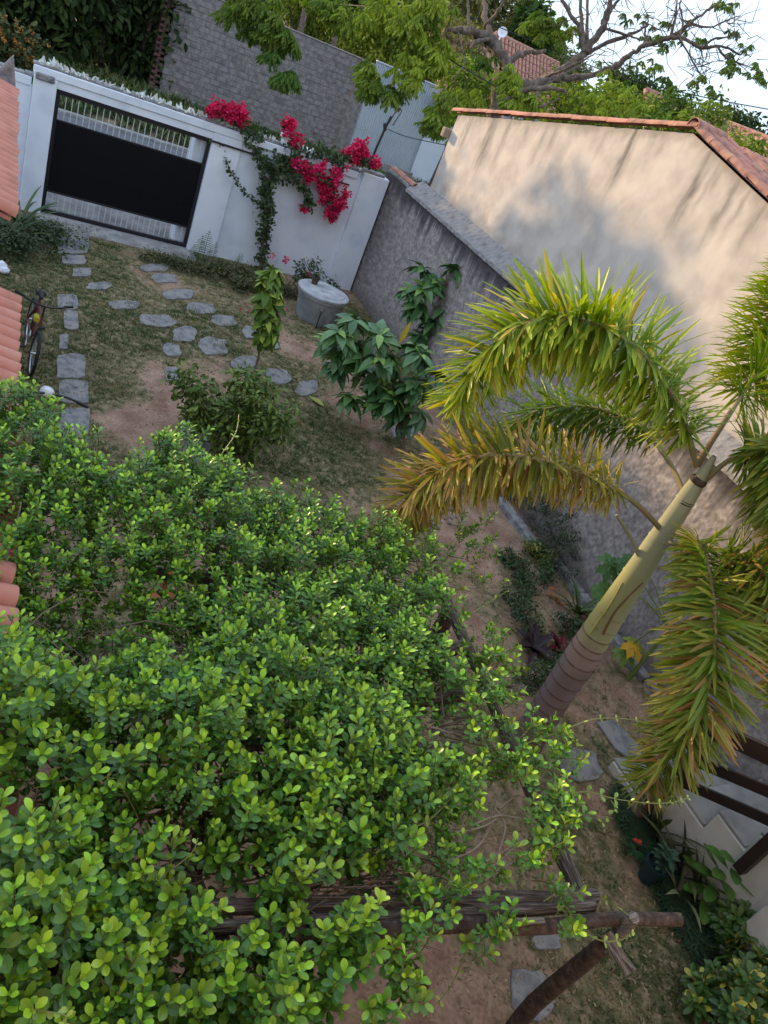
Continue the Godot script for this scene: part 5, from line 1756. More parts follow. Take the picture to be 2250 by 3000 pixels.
# ---------------------------------------------------------------- palm
func palm_tree() -> void:
	var base := on_y(1520, 2200, 0.0)
	var t := thing("palm", "feathery palm with a ringed trunk and a green crownshaft, fronds tipped yellow", "palm tree")
	var hyp := Vector2(base.x, base.z).length()
	var axis := func(px: float, py: float) -> Vector3:
		var d := ray(px, py)
		return EYE + d * (hyp / Vector2(d.x, d.z).length())
	# trunk and shaft: rings of radius and colour
	var mb := MB.new()
	var ring := func(y: float) -> Array:
		var r := 0.0
		if y < 0.4: r = lerpf(0.21, 0.164, y / 0.4)
		elif y < 1.5: r = lerpf(0.164, 0.160, (y - 0.4) / 1.1)
		elif y < 2.5: r = lerpf(0.160, 0.118, (y - 1.5) / 1.0)
		elif y < 3.4: r = lerpf(0.118, 0.074, (y - 2.5) / 0.9)
		else: r = lerpf(0.074, 0.02, clampf((y - 3.4) / 0.34, 0, 1))
		return [r]
	var prev_r := 0.0
	var y := -0.1
	var next_ring := 0.32
	var ys := []
	while y < 3.76:
		ys.append([y, 0])
		if y > next_ring:
			for k in [[0.004, 1], [0.014, 2], [0.022, 0]]:
				ys.append([y + k[0], k[1]])
			next_ring = y + (R(0.085, 0.14) if y < 1.9 else R(0.3, 0.45))
		y += 0.03
	var sides := 22
	var tone := func(yy: float, a: float, kind: int) -> Color:
		var n: float = noise.get_noise_3d(cos(a) * 12.0, yy * 40.0, sin(a) * 12.0)
		var lowc := Color(0.155, 0.118, 0.112).lerp(Color(0.26, 0.19, 0.175), clampf(0.5 + n, 0, 1))
		var pink := Color(0.36, 0.255, 0.215)
		var green := Color(0.30, 0.315, 0.135).lerp(Color(0.40, 0.385, 0.20), clampf(0.5 + n, 0, 1))
		var shaft := Color(0.27, 0.29, 0.185).lerp(Color(0.36, 0.36, 0.24), clampf(0.5 + n, 0, 1))
		var c := lowc.lerp(pink, smoothstep(1.25, 1.5, yy + 0.12 * n)).lerp(green, smoothstep(1.58, 1.78, yy + 0.15 * n)).lerp(shaft, smoothstep(2.3, 2.9, yy))
		if kind > 0 and yy < 2.2:
			c = c.lerp(Color(0.115, 0.062, 0.05), clampf((0.6 if yy < 1.75 else 0.2) + 0.5 * noise.get_noise_2d(a * 40.0, yy * 30.0), 0, 1))
		return c
	for i in ys.size() - 1:
		var a: Array = ys[i]
		var b: Array = ys[i + 1]
		for k in sides:
			var ta := TAU * k / sides
			var tb := TAU * (k + 1) / sides
			var q := []
			for e in [[a, ta], [a, tb], [b, tb], [b, ta]]:
				var yy: float = e[0][0]
				var r: float = ring.call(yy)[0] + (0.006 if e[0][1] == 1 else (-0.004 if e[0][1] == 2 else 0.0)) + 0.004 * noise.get_noise_2d(yy * 60.0, e[1] * 20.0)
				q.append(Vector3(base.x - 0.016 * yy, yy, base.z - 0.022 * yy) + Vector3(cos(e[1]), 0, sin(e[1])) * r)
			var na := Vector3(cos(ta), 0.05, sin(ta))
			var nb := Vector3(cos(tb), 0.05, sin(tb))
			mb.col = tone.call((a[0] + b[0]) * 0.5, ta, b[1])
			mb.quad_s(q[0], q[1], q[2], q[3], na, nb, nb, na)
	part("trunk", mb.done(), M.plain_vertex, t)
	# dark collars where old sheaths broke away
	for q in [[2033, 1400, 0.066], [2003, 1466, 0.072], [1975, 1528, 0.08], [1945, 1582, 0.086]]:
		var p: Vector3 = axis.call(q[0], q[1])
		p = Vector3(base.x - 0.016 * p.y, p.y, base.z - 0.022 * p.y)
		var cm := MB.new()
		cm.lathe(Transform3D(Basis.from_euler(Vector3(R(-0.22, 0.22), R(0, TAU), R(-0.22, 0.22))), p), [Vector2(q[2] * 0.9, -0.03), Vector2(q[2] * 1.12, -0.012), Vector2(q[2] * 1.1, 0.012), Vector2(q[2] * 0.9, 0.035)], 18)
		part("sheath_collar", cm.done(), M.bark_dark, t)
	# browned edge of the split sheath
	var sh := MB.new()
	for q in [[1765, 1830, 1800, 1770, 1840, 1722, 1880, 1690], [1740, 1835, 1770, 1790, 1800, 1745, 1830, 1690]]:
		var raw := []
		for i in range(0, q.size(), 2):
			var p: Vector3 = axis.call(q[i], q[i + 1])
			var c := Vector3(base.x - 0.016 * p.y, p.y, base.z - 0.022 * p.y)
			var d := (p - c)
			d = (d - AF * 0.10).normalized()
			d.y = 0
			raw.append(c + d.normalized() * (ring.call(p.y)[0] + 0.004))
		sh.col = Color(0.22, 0.11, 0.06) if q[0] == 1765 else Color(0.42, 0.40, 0.12)
		var p3 := spline(raw, 4)
		sh.tube(p3, radii(p3.size(), 0.012, 0.005), 5, true)
	part("sheath_edge", sh.done(), M.plain_vertex, t)

	# fronds: rachis points (pixel, pixel, distance), number of leaflets, leaflet length, bare share, colours base / tip / dry, how many dry
	var G := Color(0.14, 0.26, 0.028)
	var GY := Color(0.46, 0.52, 0.05)
	var DK := Color(0.14, 0.25, 0.03)
	var YL := Color(0.46, 0.38, 0.06)
	var DR := Color(0.38, 0.24, 0.09)
	var fr := [
		["lush_frond", [2038, 1368, 6.45, 2005, 1240, 6.3, 1905, 1065, 6.1, 1760, 955, 6.0, 1600, 930, 6.0, 1440, 1015, 6.1, 1330, 1190, 6.35], 1050, 0.52, 0.12, G, GY, YL, 0.12],
		["yellowing_frond", [1938, 1552, 6.6, 1850, 1465, 6.4, 1700, 1385, 6.2, 1510, 1335, 6.1, 1340, 1355, 6.1, 1215, 1440, 6.2, 1140, 1560, 6.4], 860, 0.40, 0.22, Color(0.17, 0.21, 0.035), YL, DR, 0.30],
		["hanging_frond", [1985, 1560, 6.45, 2050, 1600, 6.2, 2088, 1740, 5.9, 2092, 1900, 5.7, 2060, 2060, 5.7, 1985, 2190, 5.8, 1895, 2300, 6.0], 860, 0.42, 0.12, DK, Color(0.32, 0.33, 0.06), DR, 0.18],
		["upright_frond", [2048, 1350, 6.5, 2120, 1240, 6.6, 2210, 1100, 6.8, 2300, 960, 7.0, 2360, 830, 7.1, 2390, 700, 7.2], 760, 0.52, 0.30, G, GY, YL, 0.08],
		["drooping_frond", [2052, 1420, 6.4, 2150, 1340, 6.2, 2280, 1320, 6.0, 2400, 1400, 5.8, 2480, 1560, 5.7], 760, 0.62, 0.30, DK, Color(0.24, 0.28, 0.06), YL, 0.06],
		["rear_frond", [2010, 1462, 6.6, 1955, 1345, 6.9, 1860, 1240, 7.2, 1710, 1190, 7.5, 1560, 1210, 7.8, 1450, 1290, 8.0], 460, 0.46, 0.30, DK, Color(0.14, 0.20, 0.04), DR, 0.05],
		["outer_frond", [1962, 1590, 6.5, 2050, 1600, 6.3, 2140, 1622, 6.15, 2240, 1690, 6.0, 2310, 1850, 5.9, 2320, 2050, 5.9], 620, 0.42, 0.36, DK, Color(0.26, 0.30, 0.05), DR, 0.18],
	]
	var npart := 0
	for f in fr:
		var raw := []
		for i in range(0, f[1].size(), 3):
			raw.append(at_d(f[1][i], f[1][i + 1], f[1][i + 2]))
		var p3 := spline(raw, 8)
		var fm := MB.new()
		for i in p3.size() - 1:
			var u := float(i) / p3.size()
			fm.col = Color(0.24, 0.20, 0.11).lerp(Color(0.26, 0.21, 0.08), u)
			fm.tube([p3[i], p3[i + 1]], [lerpf(0.026, 0.005, u), lerpf(0.026, 0.005, u + 1.0 / p3.size())], 7, i == p3.size() - 2)
		var fnode := part(f[0], fm.done(), M.plain_vertex, t)
		var bl := []
		for k in 4:
			var lm := MB.new()
			var c0: Color = f[5] if k < 2 else (f[5].lerp(f[6], 0.5) if k == 2 else f[7])
			var c1: Color = f[5].lerp(f[6], [0.35, 0.8, 1.0, 0.0][k]) if k < 3 else f[7] * 1.1
			lm.leaf(Vector3.ZERO, Vector3(1, 0, 0), Vector3.UP, 1.0, 0.066, [[0.0, 0.18], [0.2, 0.44], [0.55, 0.5], [0.85, 0.36], [1.0, 0.08]], 0.35, R(0.16, 0.34), c0, c1)
			bl.append(lm.done())
		var xf := [[], [], [], []]
		var cl := [[], [], [], []]
		var n: int = f[2]
		for i in n:
			var u := lerpf(f[4], 0.995, (i + rng.randf()) / n)
			var fi := u * (p3.size() - 1)
			var i0 := int(fi)
			var o: Vector3 = p3[i0].lerp(p3[mini(i0 + 1, p3.size() - 1)], fi - i0)
			var d: Vector3 = (p3[mini(i0 + 1, p3.size() - 1)] - p3[maxi(i0 - 1, 0)]).normalized()
			var side := d.cross(Vector3.UP).normalized()
			var up := side.cross(d).normalized()
			var a := (R(-0.9, 0.9) + (PI if i % 2 else 0.0)) if rng.randf() < 0.5 else R(0, TAU)
			var rad := side * cos(a) + up * sin(a)
			var dir := (d * R(0.12, 0.42) + rad + Vector3(0, -0.12, 0) + rdir() * 0.08).normalized()
			var prof := sin(PI * clampf(0.12 + 0.80 * (u - f[4]) / (1.0 - f[4]), 0, 1))
			var L: float = f[3] * (0.42 + 0.62 * prof) * R(0.85, 1.1)
			var nrm := (Vector3.UP + d * 0.5 + rdir() * 0.45).normalized()
			var sd := dir.cross(nrm).normalized()
			var b := Basis(dir, sd.cross(dir), sd).scaled_local(Vector3(L, L, L * R(0.8, 1.15)))
			var dry: bool = rng.randf() < f[8] * (0.5 + u)
			var k := 3 if dry else rng.randi() % 3
			if i % 18 == 3 and npart < 300 and u < 0.98:
				part("leaflet", bl[k], M.leaf_palm, fnode, Transform3D(b, o))
				npart += 1
			else:
				xf[k].append(Transform3D(b, o))
				var g := R(0.75, 1.2)
				cl[k].append(Color(g * R(0.9, 1.15), g, g * R(0.8, 1.1)))
		for k in 4:
			if xf[k].size():
				many("leaflets", bl[k], M.leaf_palm, xf[k], cl[k], fnode)
	# short broken petiole, and the spear
	for q in [[1872, 1625, 6.75, 1845, 1570, 6.7, 1805, 1508, 6.6], [2040, 1362, 6.48, 2080, 1300, 6.5, 2140, 1200, 6.6]]:
		var raw := []
		for i in range(0, q.size(), 3):
			raw.append(at_d(q[i], q[i + 1], q[i + 2]))
		var pm := MB.new()
		pm.col = Color(0.27, 0.28, 0.20) if q[0] < 1900 else Color(0.25, 0.17, 0.10)
		var p3 := spline(raw, 4)
		pm.tube(p3, radii(p3.size(), 0.024 if q[0] < 1900 else 0.04, 0.012), 7, true)
		part("petiole", pm.done(), M.plain_vertex, t)

# ---------------------------------------------------------------- stepping stones
func garden_steps() -> void:
	# centre and size of each slab in the photograph
	var st := [[213, 712, 94, 66], [216, 762, 70, 26], [240, 798, 56, 24], [291, 838, 78, 20], [198, 886, 60, 44], [208, 938, 44, 54], [187, 1002, 28, 42], [208, 1074, 88, 68], [216, 1147, 90, 66], [219, 1236, 88, 80],
		[454, 784, 76, 24], [480, 815, 80, 24], [523, 863, 82, 32], [589, 903, 88, 30], [655, 940, 72, 30], [364, 893, 80, 28], [461, 940, 100, 36], [541, 979, 76, 40], [503, 1026, 56, 34], [624, 1014, 90, 46], [731, 974, 44, 32], [797, 1007, 52, 30], [714, 1063, 68, 38],
		[510, 1096, 50, 46], [815, 1103, 70, 44], [899, 1137, 62, 44], [562, 1245, 56, 48], [576, 1320, 70, 74], [1556, 2915, 116, 150], [1700, 2240, 120, 92], [1600, 2760, 90, 44], [1180, 1265, 60, 40]]
	var tuft := MB.new()
	for b in 8:
		var a := R(0, TAU)
		tuft.leaf(Vector3(R(-0.03, 0.03), -0.01, R(-0.03, 0.03)), Vector3(cos(a) * 0.9, 1.0, sin(a) * 0.9), Vector3(-cos(a), 0.4, -sin(a)), R(0.04, 0.08), 0.007, [[0.0, 0.5], [0.6, 0.4], [1.0, 0.0]], 0.0, 0.4, Color(0.8, 0.8, 0.8), Color(1.1, 1.1, 1.0))
	var ex_x := []
	var ex_c := []
	for s in st:
		var mb := MB.new()
		var pts := []
		var n := 16
		var j := R(0, 6)
		for k in n:
			var a := TAU * k / n
			var ex := 9.0 if s[0] < 260 else 3.4
			var e := 1.0 / pow(pow(absf(cos(a)), ex) + pow(absf(sin(a)), ex), 1.0 / ex)
			e *= 1.0 + (0.4 if s[0] < 260 else 1.0) * (0.13 * sin(a * 2.0 + j) + 0.09 * sin(a * 5.0 + j * 2.0))
			pts.append(V2(on_y(s[0] + cos(a) * s[2] * 0.5 * e, s[1] + sin(a) * s[3] * 0.5 * e)))
		var top := R(0.006, 0.02)
		mb.prism(pts, -0.05, top, 0.008)
		for k in 34:
			var q: Vector2 = pts[k % n].lerp(pts[(k + 1) % n], rng.randf())
			if noise.get_noise_2d(q.x * 90.0, q.y * 90.0) < -0.12:
				continue
			ex_x.append(Transform3D(Basis(Vector3.UP, R(0, TAU)).scaled(Vector3.ONE * R(0.6, 1.2)), Vector3(q.x + R(-0.02, 0.02), 0.0, q.y + R(-0.02, 0.02))))
			ex_c.append(Color(0.07, 0.11, 0.035).lerp(Color(0.33, 0.25, 0.14), rng.randf()))
		var o := part("stepping_stone", mb.done(), M.slate, self)
		var big: bool = s[2] * s[3] > 3800
		var row := "large grey slate slab in the straight path along the eaves" if s[0] < 260 and big else ("small grey slate stone in the path from the gate post" if s[0] < 300 else "irregular grey slate stepping stone set in the lawn")
		if s[1] > 2000:
			row = "grey slab in the bare earth near the forked pergola post" if s[0] < 1620 else "grey slab on the path beside the palm trunk"
		elif s[1] > 1230 and s[0] > 500:
			row = "pale grey stone at the edge of the vine" if s[0] < 1000 else "pale grey stone under the glossy-leaved sapling"
		elif s[0] > 400 and s[1] < 830:
			row = "thin grey slate stone close to the gate threshold"
		elif s[0] > 690 and s[0] < 800:
			row = "slate stepping stone beside the stem of the slim sapling"
		elif s[0] > 800 and s[0] < 1000:
			row = "slate stepping stone between the slim and the glossy saplings"
		elif s[0] > 480 and s[0] < 600 and s[1] > 1000:
			row = "slate stepping stone by the leaves of the open shrub"
		elif s[0] > 500 and s[0] < 700 and s[1] < 945:
			row = "slate stone in the outer row from the gate towards the slim sapling"
		tag(o, row, "stepping stone", "slate stepping stones across the yard")
	tag(many("stone_edge_grass", tuft.done(), M.grass_blade, ex_x, ex_c, self), "grass creeping over the edges of the stepping stones", "grass")
	# curved strip of paving by the palm
	var mb2 := MB.new()
	mb2.prism(polyimg([1745, 2118, 1790, 2112, 1850, 2165, 1885, 2215, 1890, 2240, 1850, 2235, 1800, 2195]), -0.05, 0.03, 0.01)
	tag(part("paving_slab", mb2.done(), M.slate, self), "curved grey paving slab between the palm and the stair foot", "paving slab")
	# edging along the bed by the grey wall
	var k := thing("bed_edging", "worn concrete edging at the foot of the grey wall", "edging")
	part("edging_block", boxm(Vector3(7.74, -0.05, -8.35), Vector3(7.90, 0.11, -7.2), 0.02), M.mortar, k)
	var z := -6.9
	while z < -2.5:
		part("edging_block", boxm(Vector3(7.96 + R(-0.01, 0.01), -0.05, z), Vector3(8.10, R(0.09, 0.13), z + 0.78), 0.02), M.mortar, k)
		z += 0.8
	# rubble heap
	for i in 26:
		var p := on_y(R(1255, 1345), R(1455, 1545))
		var rb := MB.new()
		var s := R(0.03, 0.085)
		rb.box(Transform3D(Basis.from_euler(Vector3(R(0, 3), R(0, 3), R(0, 3))), Vector3(p.x, s * 0.3, p.z)), Vector3(s * R(0.8, 1.6), s * R(0.6, 1.1), s), s * 0.3)
		tag(part("rubble_stone", rb.done(), M.concrete, self), "small grey rubble stone at the earth edge below the yellow frond", "stone", "rubble stones")

# ---------------------------------------------------------------- water tank, bougainvillea, weeds by the street wall
func strap_plant(called: String, label: String, cat: String, p: Vector3, n: int, L: float, w: float, up: float, a: Color, b: Color, bend := 0.5, group := "") -> Node3D:
	var t := thing(called, label, cat, p, group)
	for i in n:
		var mb := MB.new()
		var an := R(0, TAU)
		var c := a.lerp(b, rng.randf())
		var d := Vector3(cos(an), up * R(0.6, 1.4), sin(an)).normalized()
		mb.leaf(Vector3(R(-0.03, 0.03), -0.01, R(-0.03, 0.03)), d, Vector3(-cos(an), 0.6, -sin(an)), L * R(0.6, 1.1), w, [[0.0, 0.35], [0.25, 0.5], [0.5, 0.5], [0.75, 0.4], [1.0, 0.0]], 0.3, bend * R(0.3, 1.3), c, Color(c.r * 1.2, c.g * 1.15, c.b))
		part("leaf", mb.done(), M.leaf_soft, t)
	return t

func tuft_plant(called: String, label: String, cat: String, blobs_: Array, n: int, size: float, mesh: ArrayMesh, a: Color, b: Color, m: Material, stems := 4) -> Node3D:
	var t := thing(called, label, cat)
	var c: Vector3 = blobs_[0][0]
	var foot := Vector3(c.x, -0.02, c.z)
	var sm := MB.new()
	for i in stems:
		var e: Vector3 = blobs_[i % blobs_.size()][0] + rdir() * 0.1
		sm.tube([foot + Vector3(R(-0.04, 0.04), 0, R(-0.04, 0.04)), foot.lerp(e, 0.55) + rdir() * 0.05, e], [0.010, 0.007, 0.004], 5, false)
	part("stems", sm.done(), M.twig, t)
	var x := crown_points(blobs_, n, size, 0.0)
	many("foliage", mesh, m, x, tints(x.size(), a, b), t)
	return t

func tank_and_wall_plants() -> void:
	# fibre-cement water tank
	var c := on_y(922, 932, 0.0)
	var t := thing("water_tank", "round grey water tank with a pale lid in the corner of the walls", "water tank", Vector3(c.x, 0, c.z))
	var tm := mat("tank_grey", Color.WHITE, 0.8)
	surf(tm, ntex(0.012, [[0.0, lin(0.12, 0.125, 0.13)], [0.5, lin(0.22, 0.225, 0.225)], [0.75, lin(0.28, 0.28, 0.27)], [1.0, lin(0.35, 0.34, 0.32)]], 256, 61), 0.7)
	var mb := MB.new()
	mb.lathe(Transform3D(), [Vector2(0.42, -0.02), Vector2(0.44, 0.05), Vector2(0.50, 0.50), Vector2(0.53, 0.51), Vector2(0.53, 0.57), Vector2(0.50, 0.58)], 36)
	part("body", mb.done(), tm, t)
	mb = MB.new()
	mb.lathe(Transform3D(), [Vector2(0.55, 0.575), Vector2(0.555, 0.615), Vector2(0.53, 0.63), Vector2(0.46, 0.64), Vector2(0.45, 0.655), Vector2(0.0, 0.675)], 36)
	var lid := mat("lid_pale", Color.WHITE, 0.7)
	surf(lid, ntex(0.012, [[0.0, lin(0.22, 0.23, 0.25)], [0.5, lin(0.38, 0.39, 0.41)], [1.0, lin(0.55, 0.56, 0.57)]], 256, 62), 0.8)
	part("lid", mb.done(), lid, t)
	mb = MB.new()
	var front := (Vector3(EYE.x, 0, EYE.z) - Vector3(c.x, 0, c.z)).normalized()
	front = Basis(Vector3.UP, 0.15) * front
	mb.tube([front * 0.47 + Vector3(0, 0.40, 0), front * 0.56 + Vector3(0, 0.40, 0), front * 0.57 + Vector3(0, 0.36, 0), front * 0.56 + Vector3(0, 0.0, 0)], [0.018, 0.018, 0.012, 0.012], 8)
	part("drain_pipe", mb.done(), M.cable_black, t)
	mb = MB.new()
	mb.lathe(Transform3D(Basis(), front * 0.555 + Vector3(0, 0.41, 0)), [Vector2(0.0, -0.03), Vector2(0.03, -0.025), Vector2(0.035, 0.02), Vector2(0.0, 0.035)], 10)
	part("tap", mb.done(), M.chrome, t)
	# potted cutting on the lid
	var pp := on_y(920, 832, 0.66)
	var pot := thing("potted_plant", "little dark flowerpot with a cutting on the tank lid", "potted plant", Vector3(pp.x, 0.665, pp.z))
	mb = MB.new()
	mb.lathe(Transform3D(), [Vector2(0.0, 0.0), Vector2(0.055, 0.0), Vector2(0.085, 0.13), Vector2(0.09, 0.15), Vector2(0.075, 0.15), Vector2(0.07, 0.13), Vector2(0.0, 0.13)], 14)
	part("pot", mb.done(), M.bark_dark, pot)
	mb = MB.new()
	for i in 16:
		var a := R(0, TAU)
		mb.leaf(Vector3(0, 0.14, 0), Vector3(cos(a) * 0.6, 1.0, sin(a) * 0.6), Vector3(-cos(a), 0.5, -sin(a)), R(0.08, 0.2), 0.05, OVATE, 0.2, 0.3, Color(0.05, 0.10, 0.03), Color(0.10, 0.16, 0.05))
	part("cutting", mb.done(), M.leaf_soft, pot)

	# bougainvillea
	var b := thing("bougainvillea", "bougainvillea with crimson blooms climbing the white street wall", "climbing plant")
	var Z := -16.62
	var stems := [
		[[762, 790, 770, 720, 775, 650, 778, 580, 795, 510, 822, 470], 0.035, 0.022],
		[[770, 780, 782, 700, 786, 620, 790, 560, 815, 500], 0.022, 0.014],
		[[822, 470, 860, 462, 920, 455, 990, 468, 1050, 470, 1090, 478], 0.018, 0.006],
		[[815, 490, 870, 490, 930, 510, 965, 560, 985, 620], 0.014, 0.005],
		[[820, 480, 870, 530, 898, 570, 906, 608], 0.010, 0.004],
		[[800, 520, 770, 455, 730, 390, 690, 355, 640, 335], 0.014, 0.006],
		[[778, 600, 745, 590, 712, 555, 680, 510, 662, 465, 640, 425, 610, 402], 0.008, 0.003],
		[[775, 560, 762, 480, 745, 430, 712, 400], 0.010, 0.004],
		[[822, 470, 840, 430, 850, 395, 842, 370], 0.010, 0.004],
		[[860, 462, 872, 440, 876, 415], 0.008, 0.004],
		[[1030, 470, 1045, 450, 1060, 430], 0.006, 0.003],
	]
	var xf := []
	var cl := []
	for s in stems:
		var raw := []
		for i in range(0, s[0].size(), 2):
			var top: bool = s[0][i + 1] < 475
			raw.append(on_z(s[0][i], s[0][i + 1], Z - (0.30 if top else 0.0) + R(-0.03, 0.06)))
		var p3 := spline(raw, 5)
		mb = MB.new()
		mb.tube(p3, radii(p3.size(), s[1], s[2]), 7, true, 0.1)
		part("stem", mb.done(), M.twig, b)
		var thick: float = 0.10 if s[1] > 0.03 else 0.075
		var sparse: bool = s[1] < 0.009
		for i in p3.size():
			for k in (2 if sparse else 9):
				xf.append(Transform3D(Basis.from_euler(Vector3(R(0, TAU), R(0, TAU), R(0, TAU))).scaled(Vector3.ONE * R(0.7, 1.25)), p3[i] + rdir() * (0.03 if sparse else thick * R(0.3, 1.8))))
	for q in [[778, 600, 30, 40], [782, 560, 30, 30], [770, 690, 18, 20], [775, 640, 22, 30], [800, 480, 34, 34], [760, 400, 30, 26], [740, 380, 26, 18], [870, 450, 30, 26], [940, 440, 34, 34], [990, 470, 30, 24], [905, 590, 14, 16], [960, 590, 16, 14], [840, 520, 26, 20], [720, 380, 16, 8]]:
		for k in q[3]:
			xf.append(Transform3D(Basis.from_euler(Vector3(R(0, TAU), R(0, TAU), R(0, TAU))).scaled(Vector3.ONE * R(0.8, 1.4)), on_z(q[0] + rng.randfn() * q[2] * 0.5, q[1] + rng.randfn() * q[2] * 0.5, Z + R(-0.1, 0.12))))
	mb = MB.new()
	mb.leaf(Vector3.ZERO, Vector3(1, 0, 0), Vector3.UP, 0.085, 0.06, OVATE, 0.2, 0.2, Color.WHITE, Color.WHITE)
	mb.leaf(Vector3(0.01, 0.02, 0), Vector3(-0.5, 0.3, 0.8), Vector3.UP, 0.075, 0.05, OVATE, 0.2, 0.2, Color(0.8, 0.8, 0.8), Color(0.8, 0.8, 0.8))
	cl = tints(xf.size(), Color(0.028, 0.055, 0.024), Color(0.085, 0.13, 0.045))
	many("leaves", mb.done(), M.leaf_soft, xf, cl, b)
	# bract heads
	mb = MB.new()
	for i in 9:
		var d := rdir()
		mb.leaf(d * 0.02, d, Vector3.UP + rdir() * 0.6, 0.065, 0.052, OVATE, 0.3, 0.1, Color.WHITE, Color(1.15, 1.15, 1.15))
	var head_mb := mb
	var head := mb.done()
	for q in [[630, 320, 30], [660, 318, 30], [690, 335, 30], [712, 350, 26], [700, 322, 20], [615, 325, 16], [840, 362, 24], [850, 378, 16], [872, 412, 20], [1022, 445, 24], [1045, 430, 24], [1060, 420, 18], [1050, 460, 26], [1080, 468, 22], [1100, 480, 18], [870, 480, 20], [895, 500, 26], [915, 515, 26], [935, 505, 22],
			[945, 540, 28], [962, 560, 30], [950, 580, 20], [990, 505, 24], [985, 535, 20], [1010, 575, 18], [1003, 595, 16], [985, 605, 26], [968, 625, 22], [975, 640, 16], [893, 613, 12], [952, 482, 10]]:
		var hx := []
		for k in int(q[2] * 0.85):
			hx.append(Transform3D(Basis.from_euler(Vector3(R(0, TAU), R(0, TAU), 0)).scaled(Vector3.ONE * R(0.8, 1.25)), on_z(q[0] + rng.randfn() * q[2] * 0.42, q[1] + rng.randfn() * q[2] * 0.42, Z - (0.25 if q[1] < 470 else 0.0) + R(-0.08, 0.14))))
		var hm := MB.new()
		for e in hx:
			hm.col = Color(0.46, 0.010, 0.05).lerp(Color(0.76, 0.04, 0.17), rng.randf())
			hm.add(head_mb, e)
		part("bloom_head", hm.done(), M.bract, b)
	var petal := MB.new()
	for i in 90:
		var pp2 := on_y(R(700, 1000), R(800, 930))
		if pp2.z < -16.5 or Vector2(pp2.x - c.x, pp2.z - c.z).length() < 0.6:
			continue
		var cp := Color(0.5, 0.03, 0.09).lerp(Color(0.62, 0.12, 0.16), rng.randf())
		petal.leaf(pp2 + Vector3(0, 0.02, 0), Vector3(R(-1, 1), R(0, 0.3), R(-1, 1)), Vector3.UP, 0.05, 0.04, OVATE, 0.3, 0.1, cp, cp)
	tag(part("fallen_petals", petal.done(), M.bract, self), "fallen crimson petals on the ground below the bougainvillea", "petals", "", "stuff")
	# weeds and a pink-flowering shrub along the foot of the wall
	var fern := MB.new()
	for i in 13:
		for s in [-1.0, 1.0]:
			var y := 0.10 + i * 0.045
			fern.leaf(Vector3(0, y, 0), Vector3(s * 0.9, 0.35, 0.2 * sin(i * 2.0)), Vector3(0, 1, 0.2), 0.16 * sin(PI * (0.2 + i / 17.0)), 0.03, LANCE, 0.1, 0.5, Color(0.09, 0.14, 0.07), Color(0.14, 0.19, 0.09))
	fern.col = Color(0.10, 0.12, 0.05)
	fern.tube([Vector3(0, -0.02, 0), Vector3(0, 0.7, 0)], [0.008, 0.004], 5, false)
	var fm := fern.done()
	var wn := 0
	for q in [[575, 770, 0.9], [592, 765, 1.0], [618, 775, 0.75], [606, 772, 0.5], [690, 790, 0.55], [700, 785, 0.5], [560, 760, 0.5]]:
		var p := on_y(q[0], q[1])
		var o := part("weed", fm, M.leaf_soft, self, Transform3D(Basis(Vector3.UP, R(-0.7, 0.7)).scaled(Vector3.ONE * q[2]), Vector3(p.x, 0, maxf(p.z, -16.6))))
		tag(o, "tall feathery weed by the gate's right post" if q[0] < 650 else "short feathery weed at the foot of the white wall", "weed", "feathery weeds along the street wall")
		wn += 1
	var small := clump(18, 0.5, 0.42, OVATE, 0.2, 0.8, 0.6)
	var pk := on_y(850, 800)
	pk.z = -15.9
	var ps := tuft_plant("pink_flower_shrub", "small shrub with pink flowers between the bougainvillea foot and the tank", "shrub", [[Vector3(pk.x, 0.45, pk.z), Vector3(0.3, 0.35, 0.25)], [Vector3(pk.x + 0.45, 0.3, pk.z + 0.3), Vector3(0.3, 0.25, 0.25)]], 60, 0.15, small, Color(0.035, 0.06, 0.025), Color(0.09, 0.13, 0.05), M.leaf_soft, 6)
	var hx2 := []
	for q in [[798, 748], [838, 760], [842, 765], [902, 803], [800, 752], [832, 758]]:
		hx2.append(Transform3D(Basis.from_euler(Vector3(R(0, 3), R(0, 3), 0)), on_z(q[0], q[1], -15.8)))
	many("pink_flowers", head, M.bract, hx2, tints(hx2.size(), Color(0.62, 0.08, 0.16), Color(0.72, 0.16, 0.24)), ps)
	# rank growth along the wall foot
	var ln := 0
	for q in [[640, 800, 0.30], [690, 820, 0.35], [740, 815, 0.3], [720, 850, 0.3], [800, 850, 0.3], [570, 800, 0.22], [470, 770, 0.2], [830, 860, 0.25]]:
		var p := on_y(q[0], q[1])
		tuft_plant("low_weed_clump", ["straggly low weeds below the climbing stems", "dry-tipped weed clump in front of the white wall", "dark weed clump beside the sapling top"][ln % 3], "weed", [[Vector3(p.x, q[2] * 0.4, p.z), Vector3(0.45, q[2] * 0.5, 0.3)]], 46, 0.12, small, Color(0.05, 0.07, 0.025), Color(0.16, 0.15, 0.06), M.leaf_soft, 2).set_meta("group", "low weeds before the street wall")
		ln += 1
	# strap-leaved plant and ground cover by the gate post
	strap_plant("strap_leaf_plant", "tall strap-leaved plant at the foot of the left gate post", "plant", on_y(55, 655), 34, 1.0, 0.05, 1.1, Color(0.04, 0.075, 0.03), Color(0.10, 0.15, 0.06), 0.7)
	strap_plant("strap_leaf_plant", "smaller strap-leaved plant beside the outbuilding eaves", "plant", on_y(10, 700), 26, 0.8, 0.05, 0.9, Color(0.04, 0.07, 0.03), Color(0.09, 0.13, 0.05), 0.7)
	var gp := on_y(90, 715)
